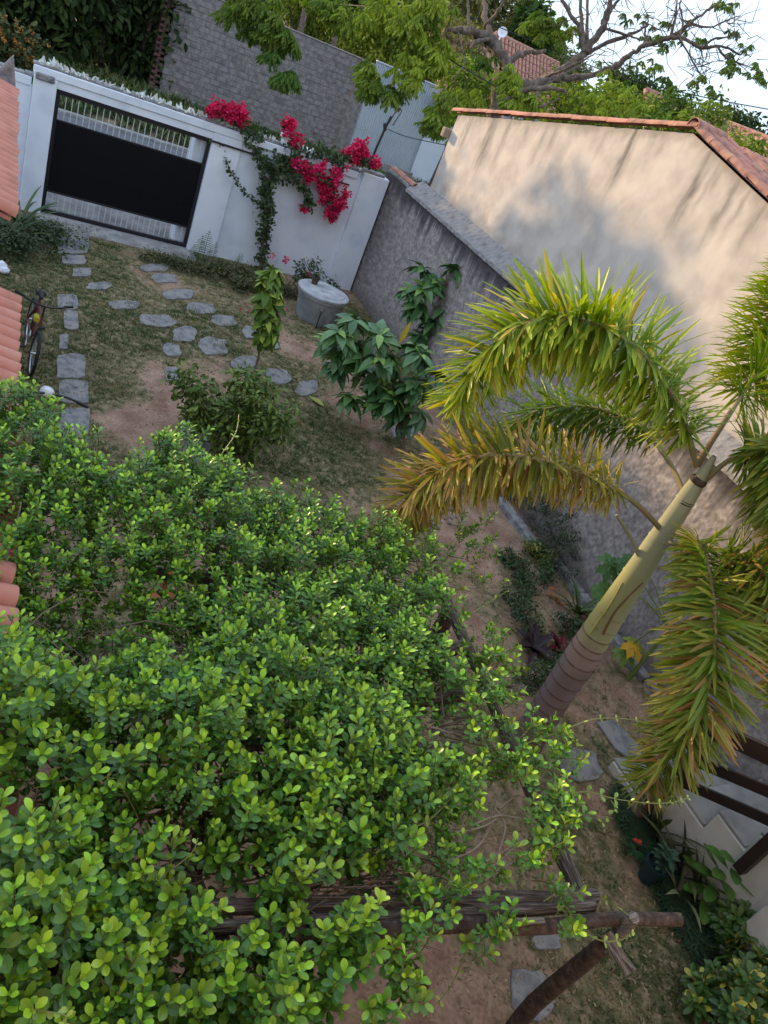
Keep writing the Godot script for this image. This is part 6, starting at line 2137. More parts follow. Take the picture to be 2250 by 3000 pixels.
	tuft_plant("ground_cover", "dark green low plants under the gate post", "plant", [[Vector3(gp.x, 0.15, gp.z), Vector3(0.8, 0.22, 0.8)], [Vector3(gp.x - 0.5, 0.2, gp.z + 0.6), Vector3(0.6, 0.25, 0.6)], [Vector3(gp.x + 0.4, 0.12, gp.z - 0.5), Vector3(0.5, 0.16, 0.5)]], 190, 0.14, small, Color(0.025, 0.05, 0.022), Color(0.075, 0.11, 0.04), M.leaf_soft, 3)
	for q in [[-2, 790, 0.14], [12, 800, 0.10]]:
		var p := on_y(q[0], q[1])
		var rb := MB.new()
		rb.box(Transform3D(Basis.from_euler(Vector3(0.2, 0.6, 0.1)), Vector3(p.x, q[2] * 0.5, p.z)), Vector3(q[2] * 1.6, q[2], q[2] * 1.2), q[2] * 0.35)
		tag(part("white_stone", rb.done(), M.white_paint, self), "pale rounded stone beside the low green plants", "stone", "pale stones")

# ---------------------------------------------------------------- young trees in the yard
func leaf_tree(called: String, label: String, foot: Vector3, stems: Array, whorls: Array, n: int, L: float, w: float, droop: float, a: Color, b: Color, tipc: Color, m: Material) -> Node3D:
	var t := thing(called, label, "young tree")
	for s in stems:
		var mb := MB.new()
		var p3 := spline(s[0], 5)
		mb.tube(p3, radii(p3.size(), s[1], s[2]), 7, true, 0.08)
		part("trunk" if s == stems[0] else "branch", mb.done(), M.twig, t)
	var blades := []
	for k in 6:
		var mb := MB.new()
		var c := a.lerp(b, k / 5.0) if k < 5 else tipc
		mb.leaf(Vector3.ZERO, Vector3(1, 0, 0), Vector3.UP, 1.0, w, [[0.0, 0.03], [0.12, 0.22], [0.35, 0.48], [0.6, 0.46], [0.84, 0.24], [1.0, 0.0]], 0.28, droop, c, Color(c.r * 1.1, c.g * 1.1, c.b))
		blades.append(mb.done())
	var made := 0
	var rest := [[], [], [], [], [], []]
	for q in whorls:
		var dir0: Vector3 = q[1]
		for i in n:
			var an := i * 2.399 + R(-0.3, 0.3)
			var lift := R(-0.5, 0.75)
			var bx := look(dir0)
			var d := (bx * Vector3(cos(an), lift, sin(an)) + Vector3(0, -0.12, 0)).normalized()
			var up := (bx * Vector3(-cos(an) * 0.4, 1, -sin(an) * 0.4) + rdir() * 0.25).normalized()
			var sd := d.cross(up).normalized()
			var s := L * R(0.7, 1.15) * (0.75 if lift > 0.5 else 1.0)
			var k := rng.randi() % 5 if lift < 0.55 else 5
			var x := Transform3D(Basis(d, sd.cross(d), sd).scaled_local(Vector3(s, s, s)), q[0] + dir0 * R(-0.05, 0.03))
			if i % 2 == 0 and made < 280:
				part("leaf", blades[k], m, t, x)
				made += 1
			else:
				rest[k].append(x)
	for k in 6:
		if rest[k].size():
			many("leaves", blades[k], m, rest[k], [], t)
	return t

func above(foot: Vector3, px: float, py: float) -> Vector3:      # point over a foot on the ground that shows at a pixel
	var d := ray(px, py)
	return EYE + d * (Vector2(foot.x, foot.z).length() / Vector2(d.x, d.z).length())

func yard_plants() -> void:
	# slim sapling in the middle of the lawn
	var f := on_y(748, 1088)
	var top := above(f, 800, 775)
	var wh := []
	for i in 22:
		var u := i / 21.0
		var p := above(f, lerpf(775, 800, u), lerpf(985, 790, u))
		var a := i * 2.4
		wh.append([p + Vector3(cos(a), 0, sin(a)) * R(0.05, 0.17) * (1.15 - 0.6 * u), Vector3(cos(a) * 0.7, 0.5 + u, sin(a) * 0.7).normalized()])
	leaf_tree("slim_sapling", "slim young tree with a column of bright drooping leaves on a bare stem", f, [[[f + Vector3(0, -0.05, 0), f.lerp(top, 0.4) + Vector3(0.02, 0, 0.01), top], 0.022, 0.010]], wh, 16, 0.28, 0.44, 0.5, Color(0.055, 0.11, 0.02), Color(0.17, 0.27, 0.03), Color(0.34, 0.42, 0.06), M.leaf_soft)
	# thin-branched shrub in front of the lawn
	var s := on_y(690, 1330)
	var small := clump(22, 0.42, 0.45, OVATE, 0.25, 0.8, 0.55)
	var bl := []
	for q in [[700, 1180, 0.30, 60], [740, 1150, 0.28, 0], [760, 1210, 0.28, 0], [690, 1240, 0.34, 0], [630, 1210, 0.3, 0], [600, 1230, 0.25, 0], [560, 1150, 0.22, 0], [540, 1100, 0.18, 0], [820, 1215, 0.22, 0], [800, 1250, 0.25, 0], [680, 1310, 0.3, 0], [720, 1120, 0.18, 0], [580, 1190, 0.2, 0]]:
		bl.append([above(s, q[0], q[1]), Vector3.ONE * q[2]])
	tuft_plant("lawn_shrub", "open green shrub on thin stems just past the edge of the vine", "shrub", bl, 190, 0.20, small, Color(0.06, 0.12, 0.025), Color(0.20, 0.28, 0.05), M.leaf_soft, 13)
	# two glossy-leaved saplings by the grey wall
	f = on_y(1185, 1330)
	top = above(f, 1090, 960)
	wh = []
	for q in [[1050, 940], [1000, 965], [1090, 960], [1140, 985], [1000, 1020], [1060, 1010], [1120, 1040], [1180, 1060], [980, 1080], [1040, 1085], [1100, 1110], [1160, 1120], [1220, 1110], [1010, 1140], [1080, 1160], [1150, 1180], [1210, 1170], [1250, 1140], [1040, 1050], [1230, 1210], [1160, 1230], [1260, 1070], [1190, 1010], [1240, 1030], [1200, 1120], [1130, 1140], [1190, 1200], [1090, 1050]]:
		wh.append([above(f, q[0], q[1]) + Vector3(R(-0.25, 0.25), 0, R(-0.25, 0.25)), Vector3(R(-0.5, 0.5), 1, R(-0.5, 0.5)).normalized()])
	var st := [[[f + Vector3(0, -0.05, 0), above(f, 1180, 1210), above(f, 1130, 1100), top], 0.026, 0.012]]
	for q in [[1010, 1030], [1220, 1130], [1060, 1130], [1250, 1080], [990, 1080]]:
		st.append([[above(f, 1160, 1170), above(f, (q[0] + 1150) * 0.5, (q[1] + 1150) * 0.5), above(f, q[0], q[1])], 0.012, 0.006])
	leaf_tree("glossy_sapling", "bushy young tree with large drooping dark glossy leaves, in front of the grey wall", f, st, wh, 22, 0.36, 0.44, 0.45, Color(0.05, 0.125, 0.045), Color(0.10, 0.20, 0.06), Color(0.18, 0.30, 0.06), M.leaf_glossy)
	f = on_y(1290, 1120)
	top = above(f, 1310, 790)
	wh = []
	for q in [[1310, 775], [1270, 800], [1350, 800], [1240, 830], [1300, 830], [1370, 850], [1240, 880], [1290, 890], [1340, 900], [1260, 930], [1310, 950], [1230, 970], [1290, 1000], [1330, 980], [1250, 1020], [1220, 900], [1210, 850], [1260, 1050], [1300, 1040], [1220, 1010]]:
		wh.append([above(f, q[0], q[1]) + Vector3(R(-0.25, 0.2), 0, R(-0.25, 0.25)), Vector3(R(-0.5, 0.5), 1, R(-0.5, 0.5)).normalized()])
	st = [[[f + Vector3(0, -0.05, 0), above(f, 1285, 1000), above(f, 1300, 890), top], 0.026, 0.012]]
	for q in [[1250, 850], [1370, 840], [1250, 940]]:
		st.append([[above(f, 1288, 960), above(f, (q[0] + 1290) * 0.5, (q[1] + 940) * 0.5), above(f, q[0], q[1])], 0.012, 0.006])
	leaf_tree("glossy_sapling", "taller loose young tree with dark glossy leaves, beside the palm frond", f, st, wh, 20, 0.40, 0.42, 0.45, Color(0.045, 0.115, 0.04), Color(0.095, 0.19, 0.055), Color(0.16, 0.27, 0.055), M.leaf_glossy)
	# yellowed leaf held up between the two, and a fallen one
	var yl := MB.new()
	f = on_y(1195, 1180)
	yl.leaf(above(f, 1170, 1005), above(f, 1205, 940) - above(f, 1170, 1005), -AF, above(f, 1205, 940).distance_to(above(f, 1170, 1005)), 0.10, LANCE, 0.2, 0.05, Color(0.55, 0.36, 0.03), Color(0.62, 0.44, 0.05))
	yl.col = Color(0.3, 0.26, 0.08)
	yl.tube([f, above(f, 1185, 1080), above(f, 1170, 1005)], [0.008, 0.006, 0.004], 5, false)
	tag(part("yellow_leaf_shoot", yl.done(), M.leaf_soft, self), "single upright yellow leaf standing between the two glossy saplings", "leaf")
	var fl := MB.new()
	var p := on_y(905, 1165)
	fl.leaf(p + Vector3(0, 0.03, 0), Vector3(0.5, 0.05, 0.8), Vector3.UP, 0.34, 0.15, OVATE, 0.2, 0.05, Color(0.34, 0.36, 0.07), Color(0.42, 0.42, 0.09))
	tag(part("fallen_leaf", fl.done(), M.leaf_soft, self), "large yellow-green fallen leaf lying by a stepping stone", "leaf")

# ---------------------------------------------------------------- bed between the pergola and the grey wall
func papaya_leaf(parent: Node, foot: Vector3, hub: Vector3, r: float, nrm: Vector3, c: Color, dead := Color(0, 0, 0, 0)) -> void:
	var mb := MB.new()
	var bx := look(nrm)
	for i in 7:
		var a := -2.5 + i * 0.83
		var d := bx * Vector3(cos(a), -0.25, sin(a))
		var cc := dead if dead.a > 0.0 and i > 3 else c
		mb.leaf(hub, d, nrm, r * (1.0 - 0.12 * absf(i - 3.0)), r * 0.42, [[0.0, 0.12], [0.3, 0.40], [0.5, 0.30], [0.62, 0.5], [0.8, 0.22], [1.0, 0.0]], 0.15, 0.3, cc, cc)
	part("leaf", mb.done(), M.leaf_soft, parent)
	var st := MB.new()
	st.tube(spline([foot, foot.lerp(hub, 0.6) + Vector3(0, 0.15, 0), hub], 4), radii(9, 0.010, 0.006), 6, false)
	part("leaf_stalk", st.done(), M.green_stem, parent)

func bed_plants() -> void:
	var small := clump(18, 0.5, 0.45, OVATE, 0.2, 0.8, 0.55)
	# grey-green scrambler on the wall
	var p := on_x(1580, 1530, 8.0)
	var t := tuft_plant("wall_scrambler", "small-leaved grey-green scrambler at the foot of the rough grey wall", "plant", [[Vector3(7.95, 0.55, p.z), Vector3(0.16, 0.45, 0.8)], [Vector3(7.9, 0.35, p.z + 0.7), Vector3(0.18, 0.35, 0.5)], [Vector3(7.95, 0.4, p.z - 0.9), Vector3(0.15, 0.35, 0.6)]], 210, 0.085, small, Color(0.05, 0.07, 0.045), Color(0.12, 0.14, 0.08), M.leaf_soft, 6)
	# red cordyline / croton
	var q := on_y(1640, 1900)
	strap_plant("red_leaf_plant", "dark red broad-leaved plant beside the palm trunk", "plant", q, 10, 0.26, 0.10, 0.9, Color(0.07, 0.012, 0.018), Color(0.13, 0.018, 0.025), 0.6)
	q = on_y(1560, 1900)
	strap_plant("dark_leaf_plant", "nearly black purple-leaved plant under the pergola edge", "plant", q, 14, 0.36, 0.10, 0.9, Color(0.03, 0.016, 0.024), Color(0.06, 0.03, 0.035), 0.6)
	q = on_y(1690, 1800)
	strap_plant("flame_flower_plant", "green plant with small orange flame-like flowers in the wall bed", "plant", q, 22, 0.55, 0.06, 1.6, Color(0.05, 0.09, 0.03), Color(0.11, 0.16, 0.05), 0.5)
	var fl := thing("orange_flowers", "loose orange flame-shaped flowers standing above the wall bed", "flowers")
	for e in [[1612, 1750], [1630, 1758], [1595, 1742], [1618, 1730], [1640, 1770], [1655, 1825], [1665, 1850]]:
		var mb := MB.new()
		var f := above(q, e[0], e[1])
		for i in 4:
			mb.leaf(f, Vector3(R(-1, 1), R(0.1, 0.8), R(-1, 1)), Vector3.UP, R(0.05, 0.10), 0.03, LANCE, 0.4, 0.1, Color(0.62, 0.16, 0.02), Color(0.70, 0.26, 0.03))
		mb.col = Color(0.10, 0.14, 0.04)
		mb.tube([Vector3(q.x, 0, q.z), Vector3(q.x, 0, q.z).lerp(f, 0.6) + Vector3(0, 0.08, 0), f], [0.006, 0.005, 0.004], 4, false)
		part("flower", mb.done(), M.leaf_soft, fl)
	# ferny greens and weeds scattered along the bed
	var n := 0
	for e in [[1520, 1690, 0.22], [1500, 1760, 0.22], [1540, 1830, 0.25], [1530, 1720, 0.2], [1600, 1990, 0.2], [1640, 1960, 0.22], [1560, 1620, 0.18], [1480, 1640, 0.16], [1700, 1950, 0.18], [1590, 1690, 0.2], [1650, 1850, 0.2], [1550, 2010, 0.18], [1700, 1860, 0.15]]:
		var c := on_y(e[0], e[1])
		tuft_plant("bed_weed", ["ferny blue-green seedling in the red earth bed", "leafy weed on the red earth bed beside the pergola rail", "low green weed close to the palm foot"][n % 3], "weed", [[Vector3(c.x, e[2] * 0.6, c.z), Vector3(e[2], e[2] * 0.7, e[2])]], 26, 0.10, small, Color(0.035, 0.075, 0.035), Color(0.10, 0.15, 0.06), M.leaf_soft, 3).set_meta("group", "weeds in the wall bed")
		n += 1
	# thin yellow-green weed standing against the wall
	var c2 := on_y(1570, 1640)
	tuft_plant("yellow_weed", "tall thin weed with yellow-green tips against the grey wall", "weed", [[above(c2, 1545, 1590), Vector3.ONE * 0.10], [above(c2, 1570, 1605), Vector3.ONE * 0.10], [above(c2, 1600, 1640), Vector3.ONE * 0.14]], 22, 0.10, small, Color(0.16, 0.19, 0.04), Color(0.30, 0.31, 0.06), M.leaf_soft, 3)
	# papaya behind the palm
	var pf := on_y(1840, 1990)
	var pa := thing("papaya_plant", "young papaya with lobed leaves, one turned orange, behind the palm trunk", "plant")
	var sm := MB.new()
	sm.tube([pf + Vector3(0, -0.05, 0), pf + Vector3(0.02, 0.55, 0), pf + Vector3(0.0, 1.0, 0.02)], [0.035, 0.028, 0.02], 7)
	part("stem", sm.done(), M.green_stem, pa)
	var hubs := [[1790, 1655, 0.34, Color(0.07, 0.16, 0.04), false], [1770, 1720, 0.30, Color(0.10, 0.20, 0.04), false], [1858, 1885, 0.30, Color(0.26, 0.30, 0.05), true], [1830, 1905, 0.26, Color(0.16, 0.26, 0.04), false], [1840, 1640, 0.28, Color(0.06, 0.14, 0.04), false], [1800, 1740, 0.22, Color(0.08, 0.17, 0.04), false]]
	for h in hubs:
		papaya_leaf(pa, pf + Vector3(0, 0.95, 0), above(pf, h[0], h[1]), h[2], (Vector3.UP + rdir() * 0.35 - AF * 0.4).normalized(), h[3], Color(0.60, 0.33, 0.02) if h[4] else Color(0, 0, 0, 0))

# ---------------------------------------------------------------- outdoor stair, rails, planting around it
func stair_plants() -> void:
	var X := 6.50
	var B := on_x(1994, 2323, X)
	var Vv := on_x(2068, 2419, X)
	var C := on_x(2116, 2383, X)
	var run := absf(Vv.z - B.z)
	var rise := C.y - Vv.y
	var s := thing("garden_stair", "white-sided outdoor stair with grey stone treads", "stair")
	var treads := mat("tread_stone", Color.WHITE, 0.7)
	surf(treads, ntex(0.012, [[0.0, lin(0.15, 0.15, 0.14)], [0.5, lin(0.25, 0.25, 0.235)], [1.0, lin(0.34, 0.33, 0.31)]], 512, 71), 0.4)
	var side := mat("cream_paint", Color.WHITE, 0.8)
	surf(side, ntex(0.01, [[0.0, lin(0.46, 0.42, 0.38)], [0.5, lin(0.60, 0.56, 0.51)], [1.0, lin(0.66, 0.62, 0.57)]], 256, 72), 0.6)
	var yb := B.y
	var zb := B.z
	var k0 := int(ceil(yb / rise))
	for k in range(-k0, 9):
		var y1 := yb + k * rise
		var z1 := zb + k * run
		if y1 < 0.02:
			continue
		part("step", boxm(Vector3(X, -0.05, z1), Vector3(X + 1.3, y1 - 0.032, z1 + run + 0.002 * (k % 2)), 0.004), side, s)
		part("tread", boxm(Vector3(X + 0.02, y1 - 0.03, z1 - 0.02), Vector3(X + 1.3, y1, z1 + run - 0.022), 0.006), treads, s)
	part("newel_base", boxm(Vector3(X - 0.12, -0.05, zb + 3.2 * run), Vector3(X - 0.005, yb + 2.6 * rise, zb + 9.0 * run), 0.01), side, s)
	var railn := thing("stair_railing", "dark stained timber rails along the outdoor stair", "railing")
	for e in [[2085, 2135, 2250, 2212, 0.05, 0.17], [2035, 2228, 2250, 2318, 0.035, 0.11], [1995, 2290, 2250, 2402, 0.035, 0.10]]:
		var a := on_x(e[0], e[1], X + 0.03)
		var b := on_x(e[2], e[3], X + 0.03)
		var d := (b - a)
		var x := d.normalized()
		var z := x.cross(Vector3.UP).normalized()
		var L := d.length() * 2.4
		part("rail", boxm(Vector3(0, -e[5] * 0.5, -e[4] * 0.5), Vector3(L, e[5] * 0.5, e[4] * 0.5), 0.006), M.dark_stain_wood, railn, Transform3D(Basis(x, z.cross(x), z), a - x * 0.05))
	var pb := on_x(2165, 2548, X - 0.08)
	part("post", boxm(Vector3(pb.x - 0.05, pb.y, pb.z - 0.05), Vector3(pb.x + 0.05, pb.y + 1.5, pb.z + 0.05), 0.006), M.dark_stain_wood, railn)
	var lp := on_x(1995, 2290, X + 0.05)
	part("post", boxm(Vector3(lp.x - 0.05, 0, lp.z - 0.10), Vector3(lp.x + 0.05, on_x(2085, 2135, X).y + 0.1, lp.z), 0.006), M.dark_stain_wood, railn)
	# round newel of unpainted wood at the foot of the stair
	var nb := on_y(1862, 2385)
	var nt := above(nb, 1925, 2300)
	var nm := MB.new()
	nm.tube([Vector3(nb.x, -0.05, nb.z), Vector3(nb.x, nt.y, nb.z)], [0.085, 0.085], 14)
	var pw := mat("newel_wood", Color.WHITE, 0.7)
	surf(pw, ntex(0.02, [[0.0, lin(0.16, 0.11, 0.085)], [1.0, lin(0.30, 0.22, 0.18)]], 256, 73), 0.9)
	tag(part("round_post", nm.done(), pw, self), "short round brown wooden post at the stair foot", "post")
	# dark grassy border of the bed
	var bt := MB.new()
	for i in 16:
		var a := R(0, TAU)
		bt.leaf(Vector3(R(-0.04, 0.04), -0.01, R(-0.04, 0.04)), Vector3(cos(a), R(0.8, 2.0), sin(a)), Vector3(-cos(a), 0.5, -sin(a)), R(0.10, 0.2), 0.012, STRAP, 0.1, 0.7, Color(0.6, 0.6, 0.6), Color(1.1, 1.1, 1.1))
	var bx := []
	var line := [[1815, 2320], [1845, 2390], [1870, 2440], [1900, 2500], [1935, 2570], [1975, 2650], [2020, 2730], [2060, 2790]]
	for i in 210:
		var u := R(0, 6.99)
		var k := int(u)
		var p := on_y(lerpf(line[k][0], line[k + 1][0], u - k) + R(-26, 42), lerpf(line[k][1], line[k + 1][1], u - k) + R(-22, 22))
		bx.append(Transform3D(Basis(Vector3.UP, R(0, TAU)).scaled(Vector3.ONE * R(0.7, 1.3)), Vector3(p.x, 0, p.z)))
	tag(many("border_grass", bt.done(), M.grass_blade, bx, tints(bx.size(), Color(0.035, 0.07, 0.04), Color(0.07, 0.12, 0.055)), self), "dark blue-green grassy border edging the stair bed", "grass")
	# sword-leaved plants
	var sw := 0
	for e in [[1905, 2440, 13], [1930, 2480, 14], [1965, 2520, 12], [1990, 2575, 10], [2030, 2640, 9], [2080, 2680, 8]]:
		strap_plant("sword_leaf_plant", ["upright sword-leaved plant in front of the white stair side", "clump of long dark sword leaves leaning on the stair side", "dark sword-leaved clump beside the dark grassy border"][sw % 3], "plant", on_y(e[0], e[1]), e[2], 0.85, 0.06, 2.0, Color(0.035, 0.055, 0.03), Color(0.13, 0.14, 0.07), 0.35, "sword-leaved plants by the stair")
		sw += 1
	var ps := on_y(1985, 2625)
	strap_plant("pale_blade_plant", "plant with two long pale grey-green blades over the dark border", "plant", ps, 5, 0.75, 0.05, 1.2, Color(0.16, 0.17, 0.10), Color(0.24, 0.24, 0.14), 0.3)
	# bright broad-leaved plant
	var hp := on_y(2040, 2640)
	var ht := thing("broad_leaf_plant", "fresh green broad-leaved plant before the stair side", "plant", Vector3(hp.x, 0, hp.z))
	for i in 26:
		var mb := MB.new()
		var an := i * 2.399
		var lv := i / 26.0
		var c := Color(0.07, 0.17, 0.035).lerp(Color(0.14, 0.27, 0.05), rng.randf())
		mb.leaf(Vector3(0, 0.12 + lv * 0.55, 0), Vector3(cos(an), 0.25 + lv * 0.5, sin(an)), Vector3.UP, R(0.26, 0.36), 0.125, OBOV, 0.15, 0.25, c, c)
		part("leaf", mb.done(), M.leaf_soft, ht)
	var hs := MB.new()
	hs.tube([Vector3(0, -0.02, 0), Vector3(0, 0.7, 0)], [0.012, 0.006], 6)
	part("stem", hs.done(), M.green_stem, ht)
	# teal pot with a small plant
	var tp := on_y(1892, 2572)
	var pot := thing("teal_pot", "dark teal plastic pot with a small leafy plant on the bed edge", "potted plant", Vector3(tp.x, 0, tp.z))
	var pm := MB.new()
	pm.lathe(Transform3D(), [Vector2(0.0, 0.0), Vector2(0.085, 0.0), Vector2(0.12, 0.22), Vector2(0.13, 0.23), Vector2(0.13, 0.25), Vector2(0.115, 0.25), Vector2(0.105, 0.2), Vector2(0.0, 0.2)], 22)
	part("pot", pm.done(), M.teal_plastic, pot)
	var pl := MB.new()
	for i in 40:
		var a := R(0, TAU)
		pl.leaf(Vector3(R(-0.05, 0.05), R(0.26, 0.4), R(-0.05, 0.05)), Vector3(cos(a), R(0, 1), sin(a)), Vector3.UP, R(0.07, 0.13), 0.05, OVATE, 0.2, 0.3, Color(0.03, 0.075, 0.05), Color(0.06, 0.12, 0.06))
	part("leaves", pl.done(), M.leaf_soft, pot)
	# small red-flowering plant in the grass
	var rp := on_y(1845, 2500)
	var rt := thing("red_flower_plant", "little plant with one red flower in the grass by the dark border", "plant", Vector3(rp.x, 0, rp.z))
	var rm := MB.new()
	for i in 12:
		var a := R(0, TAU)
		rm.leaf(Vector3(0, 0.05, 0), Vector3(cos(a), 0.5, sin(a)), Vector3.UP, R(0.08, 0.14), 0.05, OVATE, 0.2, 0.3, Color(0.03, 0.08, 0.03), Color(0.05, 0.12, 0.05))
	part("leaves", rm.done(), M.leaf_soft, rt)
	var rf := MB.new()
	for i in 9:
		rf.leaf(Vector3(-0.05, 0.2, 0.0), rdir() + Vector3(0, 0.7, 0), Vector3.UP, 0.05, 0.035, OVATE, 0.3, 0.1, Color(0.55, 0.05, 0.03), Color(0.62, 0.09, 0.05))
	part("flower", rf.done(), M.bract, rt)
	# yellow-splashed shrubs in the lower corner
	var whorl := func(yellow: float) -> ArrayMesh:
		var mb := MB.new()
		for i in 15:
			var a := i * 2.399
			var u := i / 15.0
			var c := Color(0.05, 0.11, 0.03).lerp(Color(0.10, 0.18, 0.04), rng.randf())
			if yellow > 0.1 and (i == 6 or i == 11):
				c = Color(0.50, 0.46, 0.06)
			mb.leaf(Vector3(0, u * 0.16, 0), Vector3(cos(a), 0.15 + u * 1.1, sin(a)), Vector3(0, 1, 0), lerpf(0.15, 0.09, u), 0.045, OBOV, 0.25, 0.25, c, c)
		return mb.done()
	var wa: ArrayMesh = whorl.call(0.06)
	var wy: ArrayMesh = whorl.call(0.13)
	var sh := 0
	for e in [[2190, 2760, 0.36, 0.5, 60], [2240, 2640, 0.3, 0.7, 46], [2120, 2660, 0.18, 0.55, 16], [2240, 2830, 0.34, 0.4, 50], [2170, 2960, 0.34, 0.35, 60], [2240, 3000, 0.36, 0.4, 60], [2090, 2990, 0.2, 0.25, 22]]:
		var c := on_y(e[0], e[1])
		var t := thing("splashed_shrub", ["leafy dark green shrub against the white stair side", "shrub with glossy whorled leaves at the stair corner", "small whorl-leaved shrub before the stair side", "dark whorl-leaved shrub between its yellow-splashed neighbours", "yellow-splashed green shrub at the lower bed edge", "large yellow-splashed shrub in the bed corner", "low yellow-splashed shrub spilling onto the grass"][sh], "shrub")
		var x := []
		for i in e[4]:
			var d := rdir()
			d.y = absf(d.y) * 0.8
			var p := c + Vector3(0, 0.1, 0) + Vector3(d.x * e[2], d.y * e[3] * 1.1, d.z * e[2])
			x.append(Transform3D((look(d + Vector3(0, 0.6, 0)) * Basis(Vector3.UP, R(0, TAU))).scaled(Vector3.ONE * R(0.75, 1.2)), p))
		many("foliage", wy if sh >= 4 or sh == 1 else wa, M.leaf_vine, x, tints(x.size(), Color(0.75, 0.8, 0.75), Color(1.15, 1.1, 1.0)), t)
		var sm := MB.new()
		for i in 7:
			var d := rdir()
			d.y = absf(d.y) + 0.4
			sm.tube([Vector3(c.x, -0.02, c.z), c + d * 0.25, c + Vector3(d.x * e[2], d.y * e[3], d.z * e[2]) * 0.9], [0.012, 0.008, 0.005], 5, false)
		part("stems", sm.done(), M.twig, t)
		sh += 1
	var pn := 0
	for e in [[2075, 2830], [2095, 2855], [2040, 2890], [2065, 2910], [2120, 2850], [2160, 2780]]:
		strap_plant("purple_leaf_plant", "small dark purple-leaved plant on the bare bed edge" if pn < 4 else "dark purple-leaved plant under the leafy shrubs", "plant", on_y(e[0], e[1]), 14, 0.16, 0.05, 0.7, Color(0.03, 0.016, 0.03), Color(0.07, 0.04, 0.06), 0.5, "small purple-leaved plants")
		pn += 1
	var sk := MB.new()
	sk.tube([on_y(2108, 2850, 0.03), on_y(2150, 2815, 0.10), on_y(2192, 2778, 0.16)], [0.012, 0.011, 0.009], 6)
	tag(part("fallen_stick", sk.done(), M.twig_pale, self), "thin pale stick lying across the purple plants", "stick")

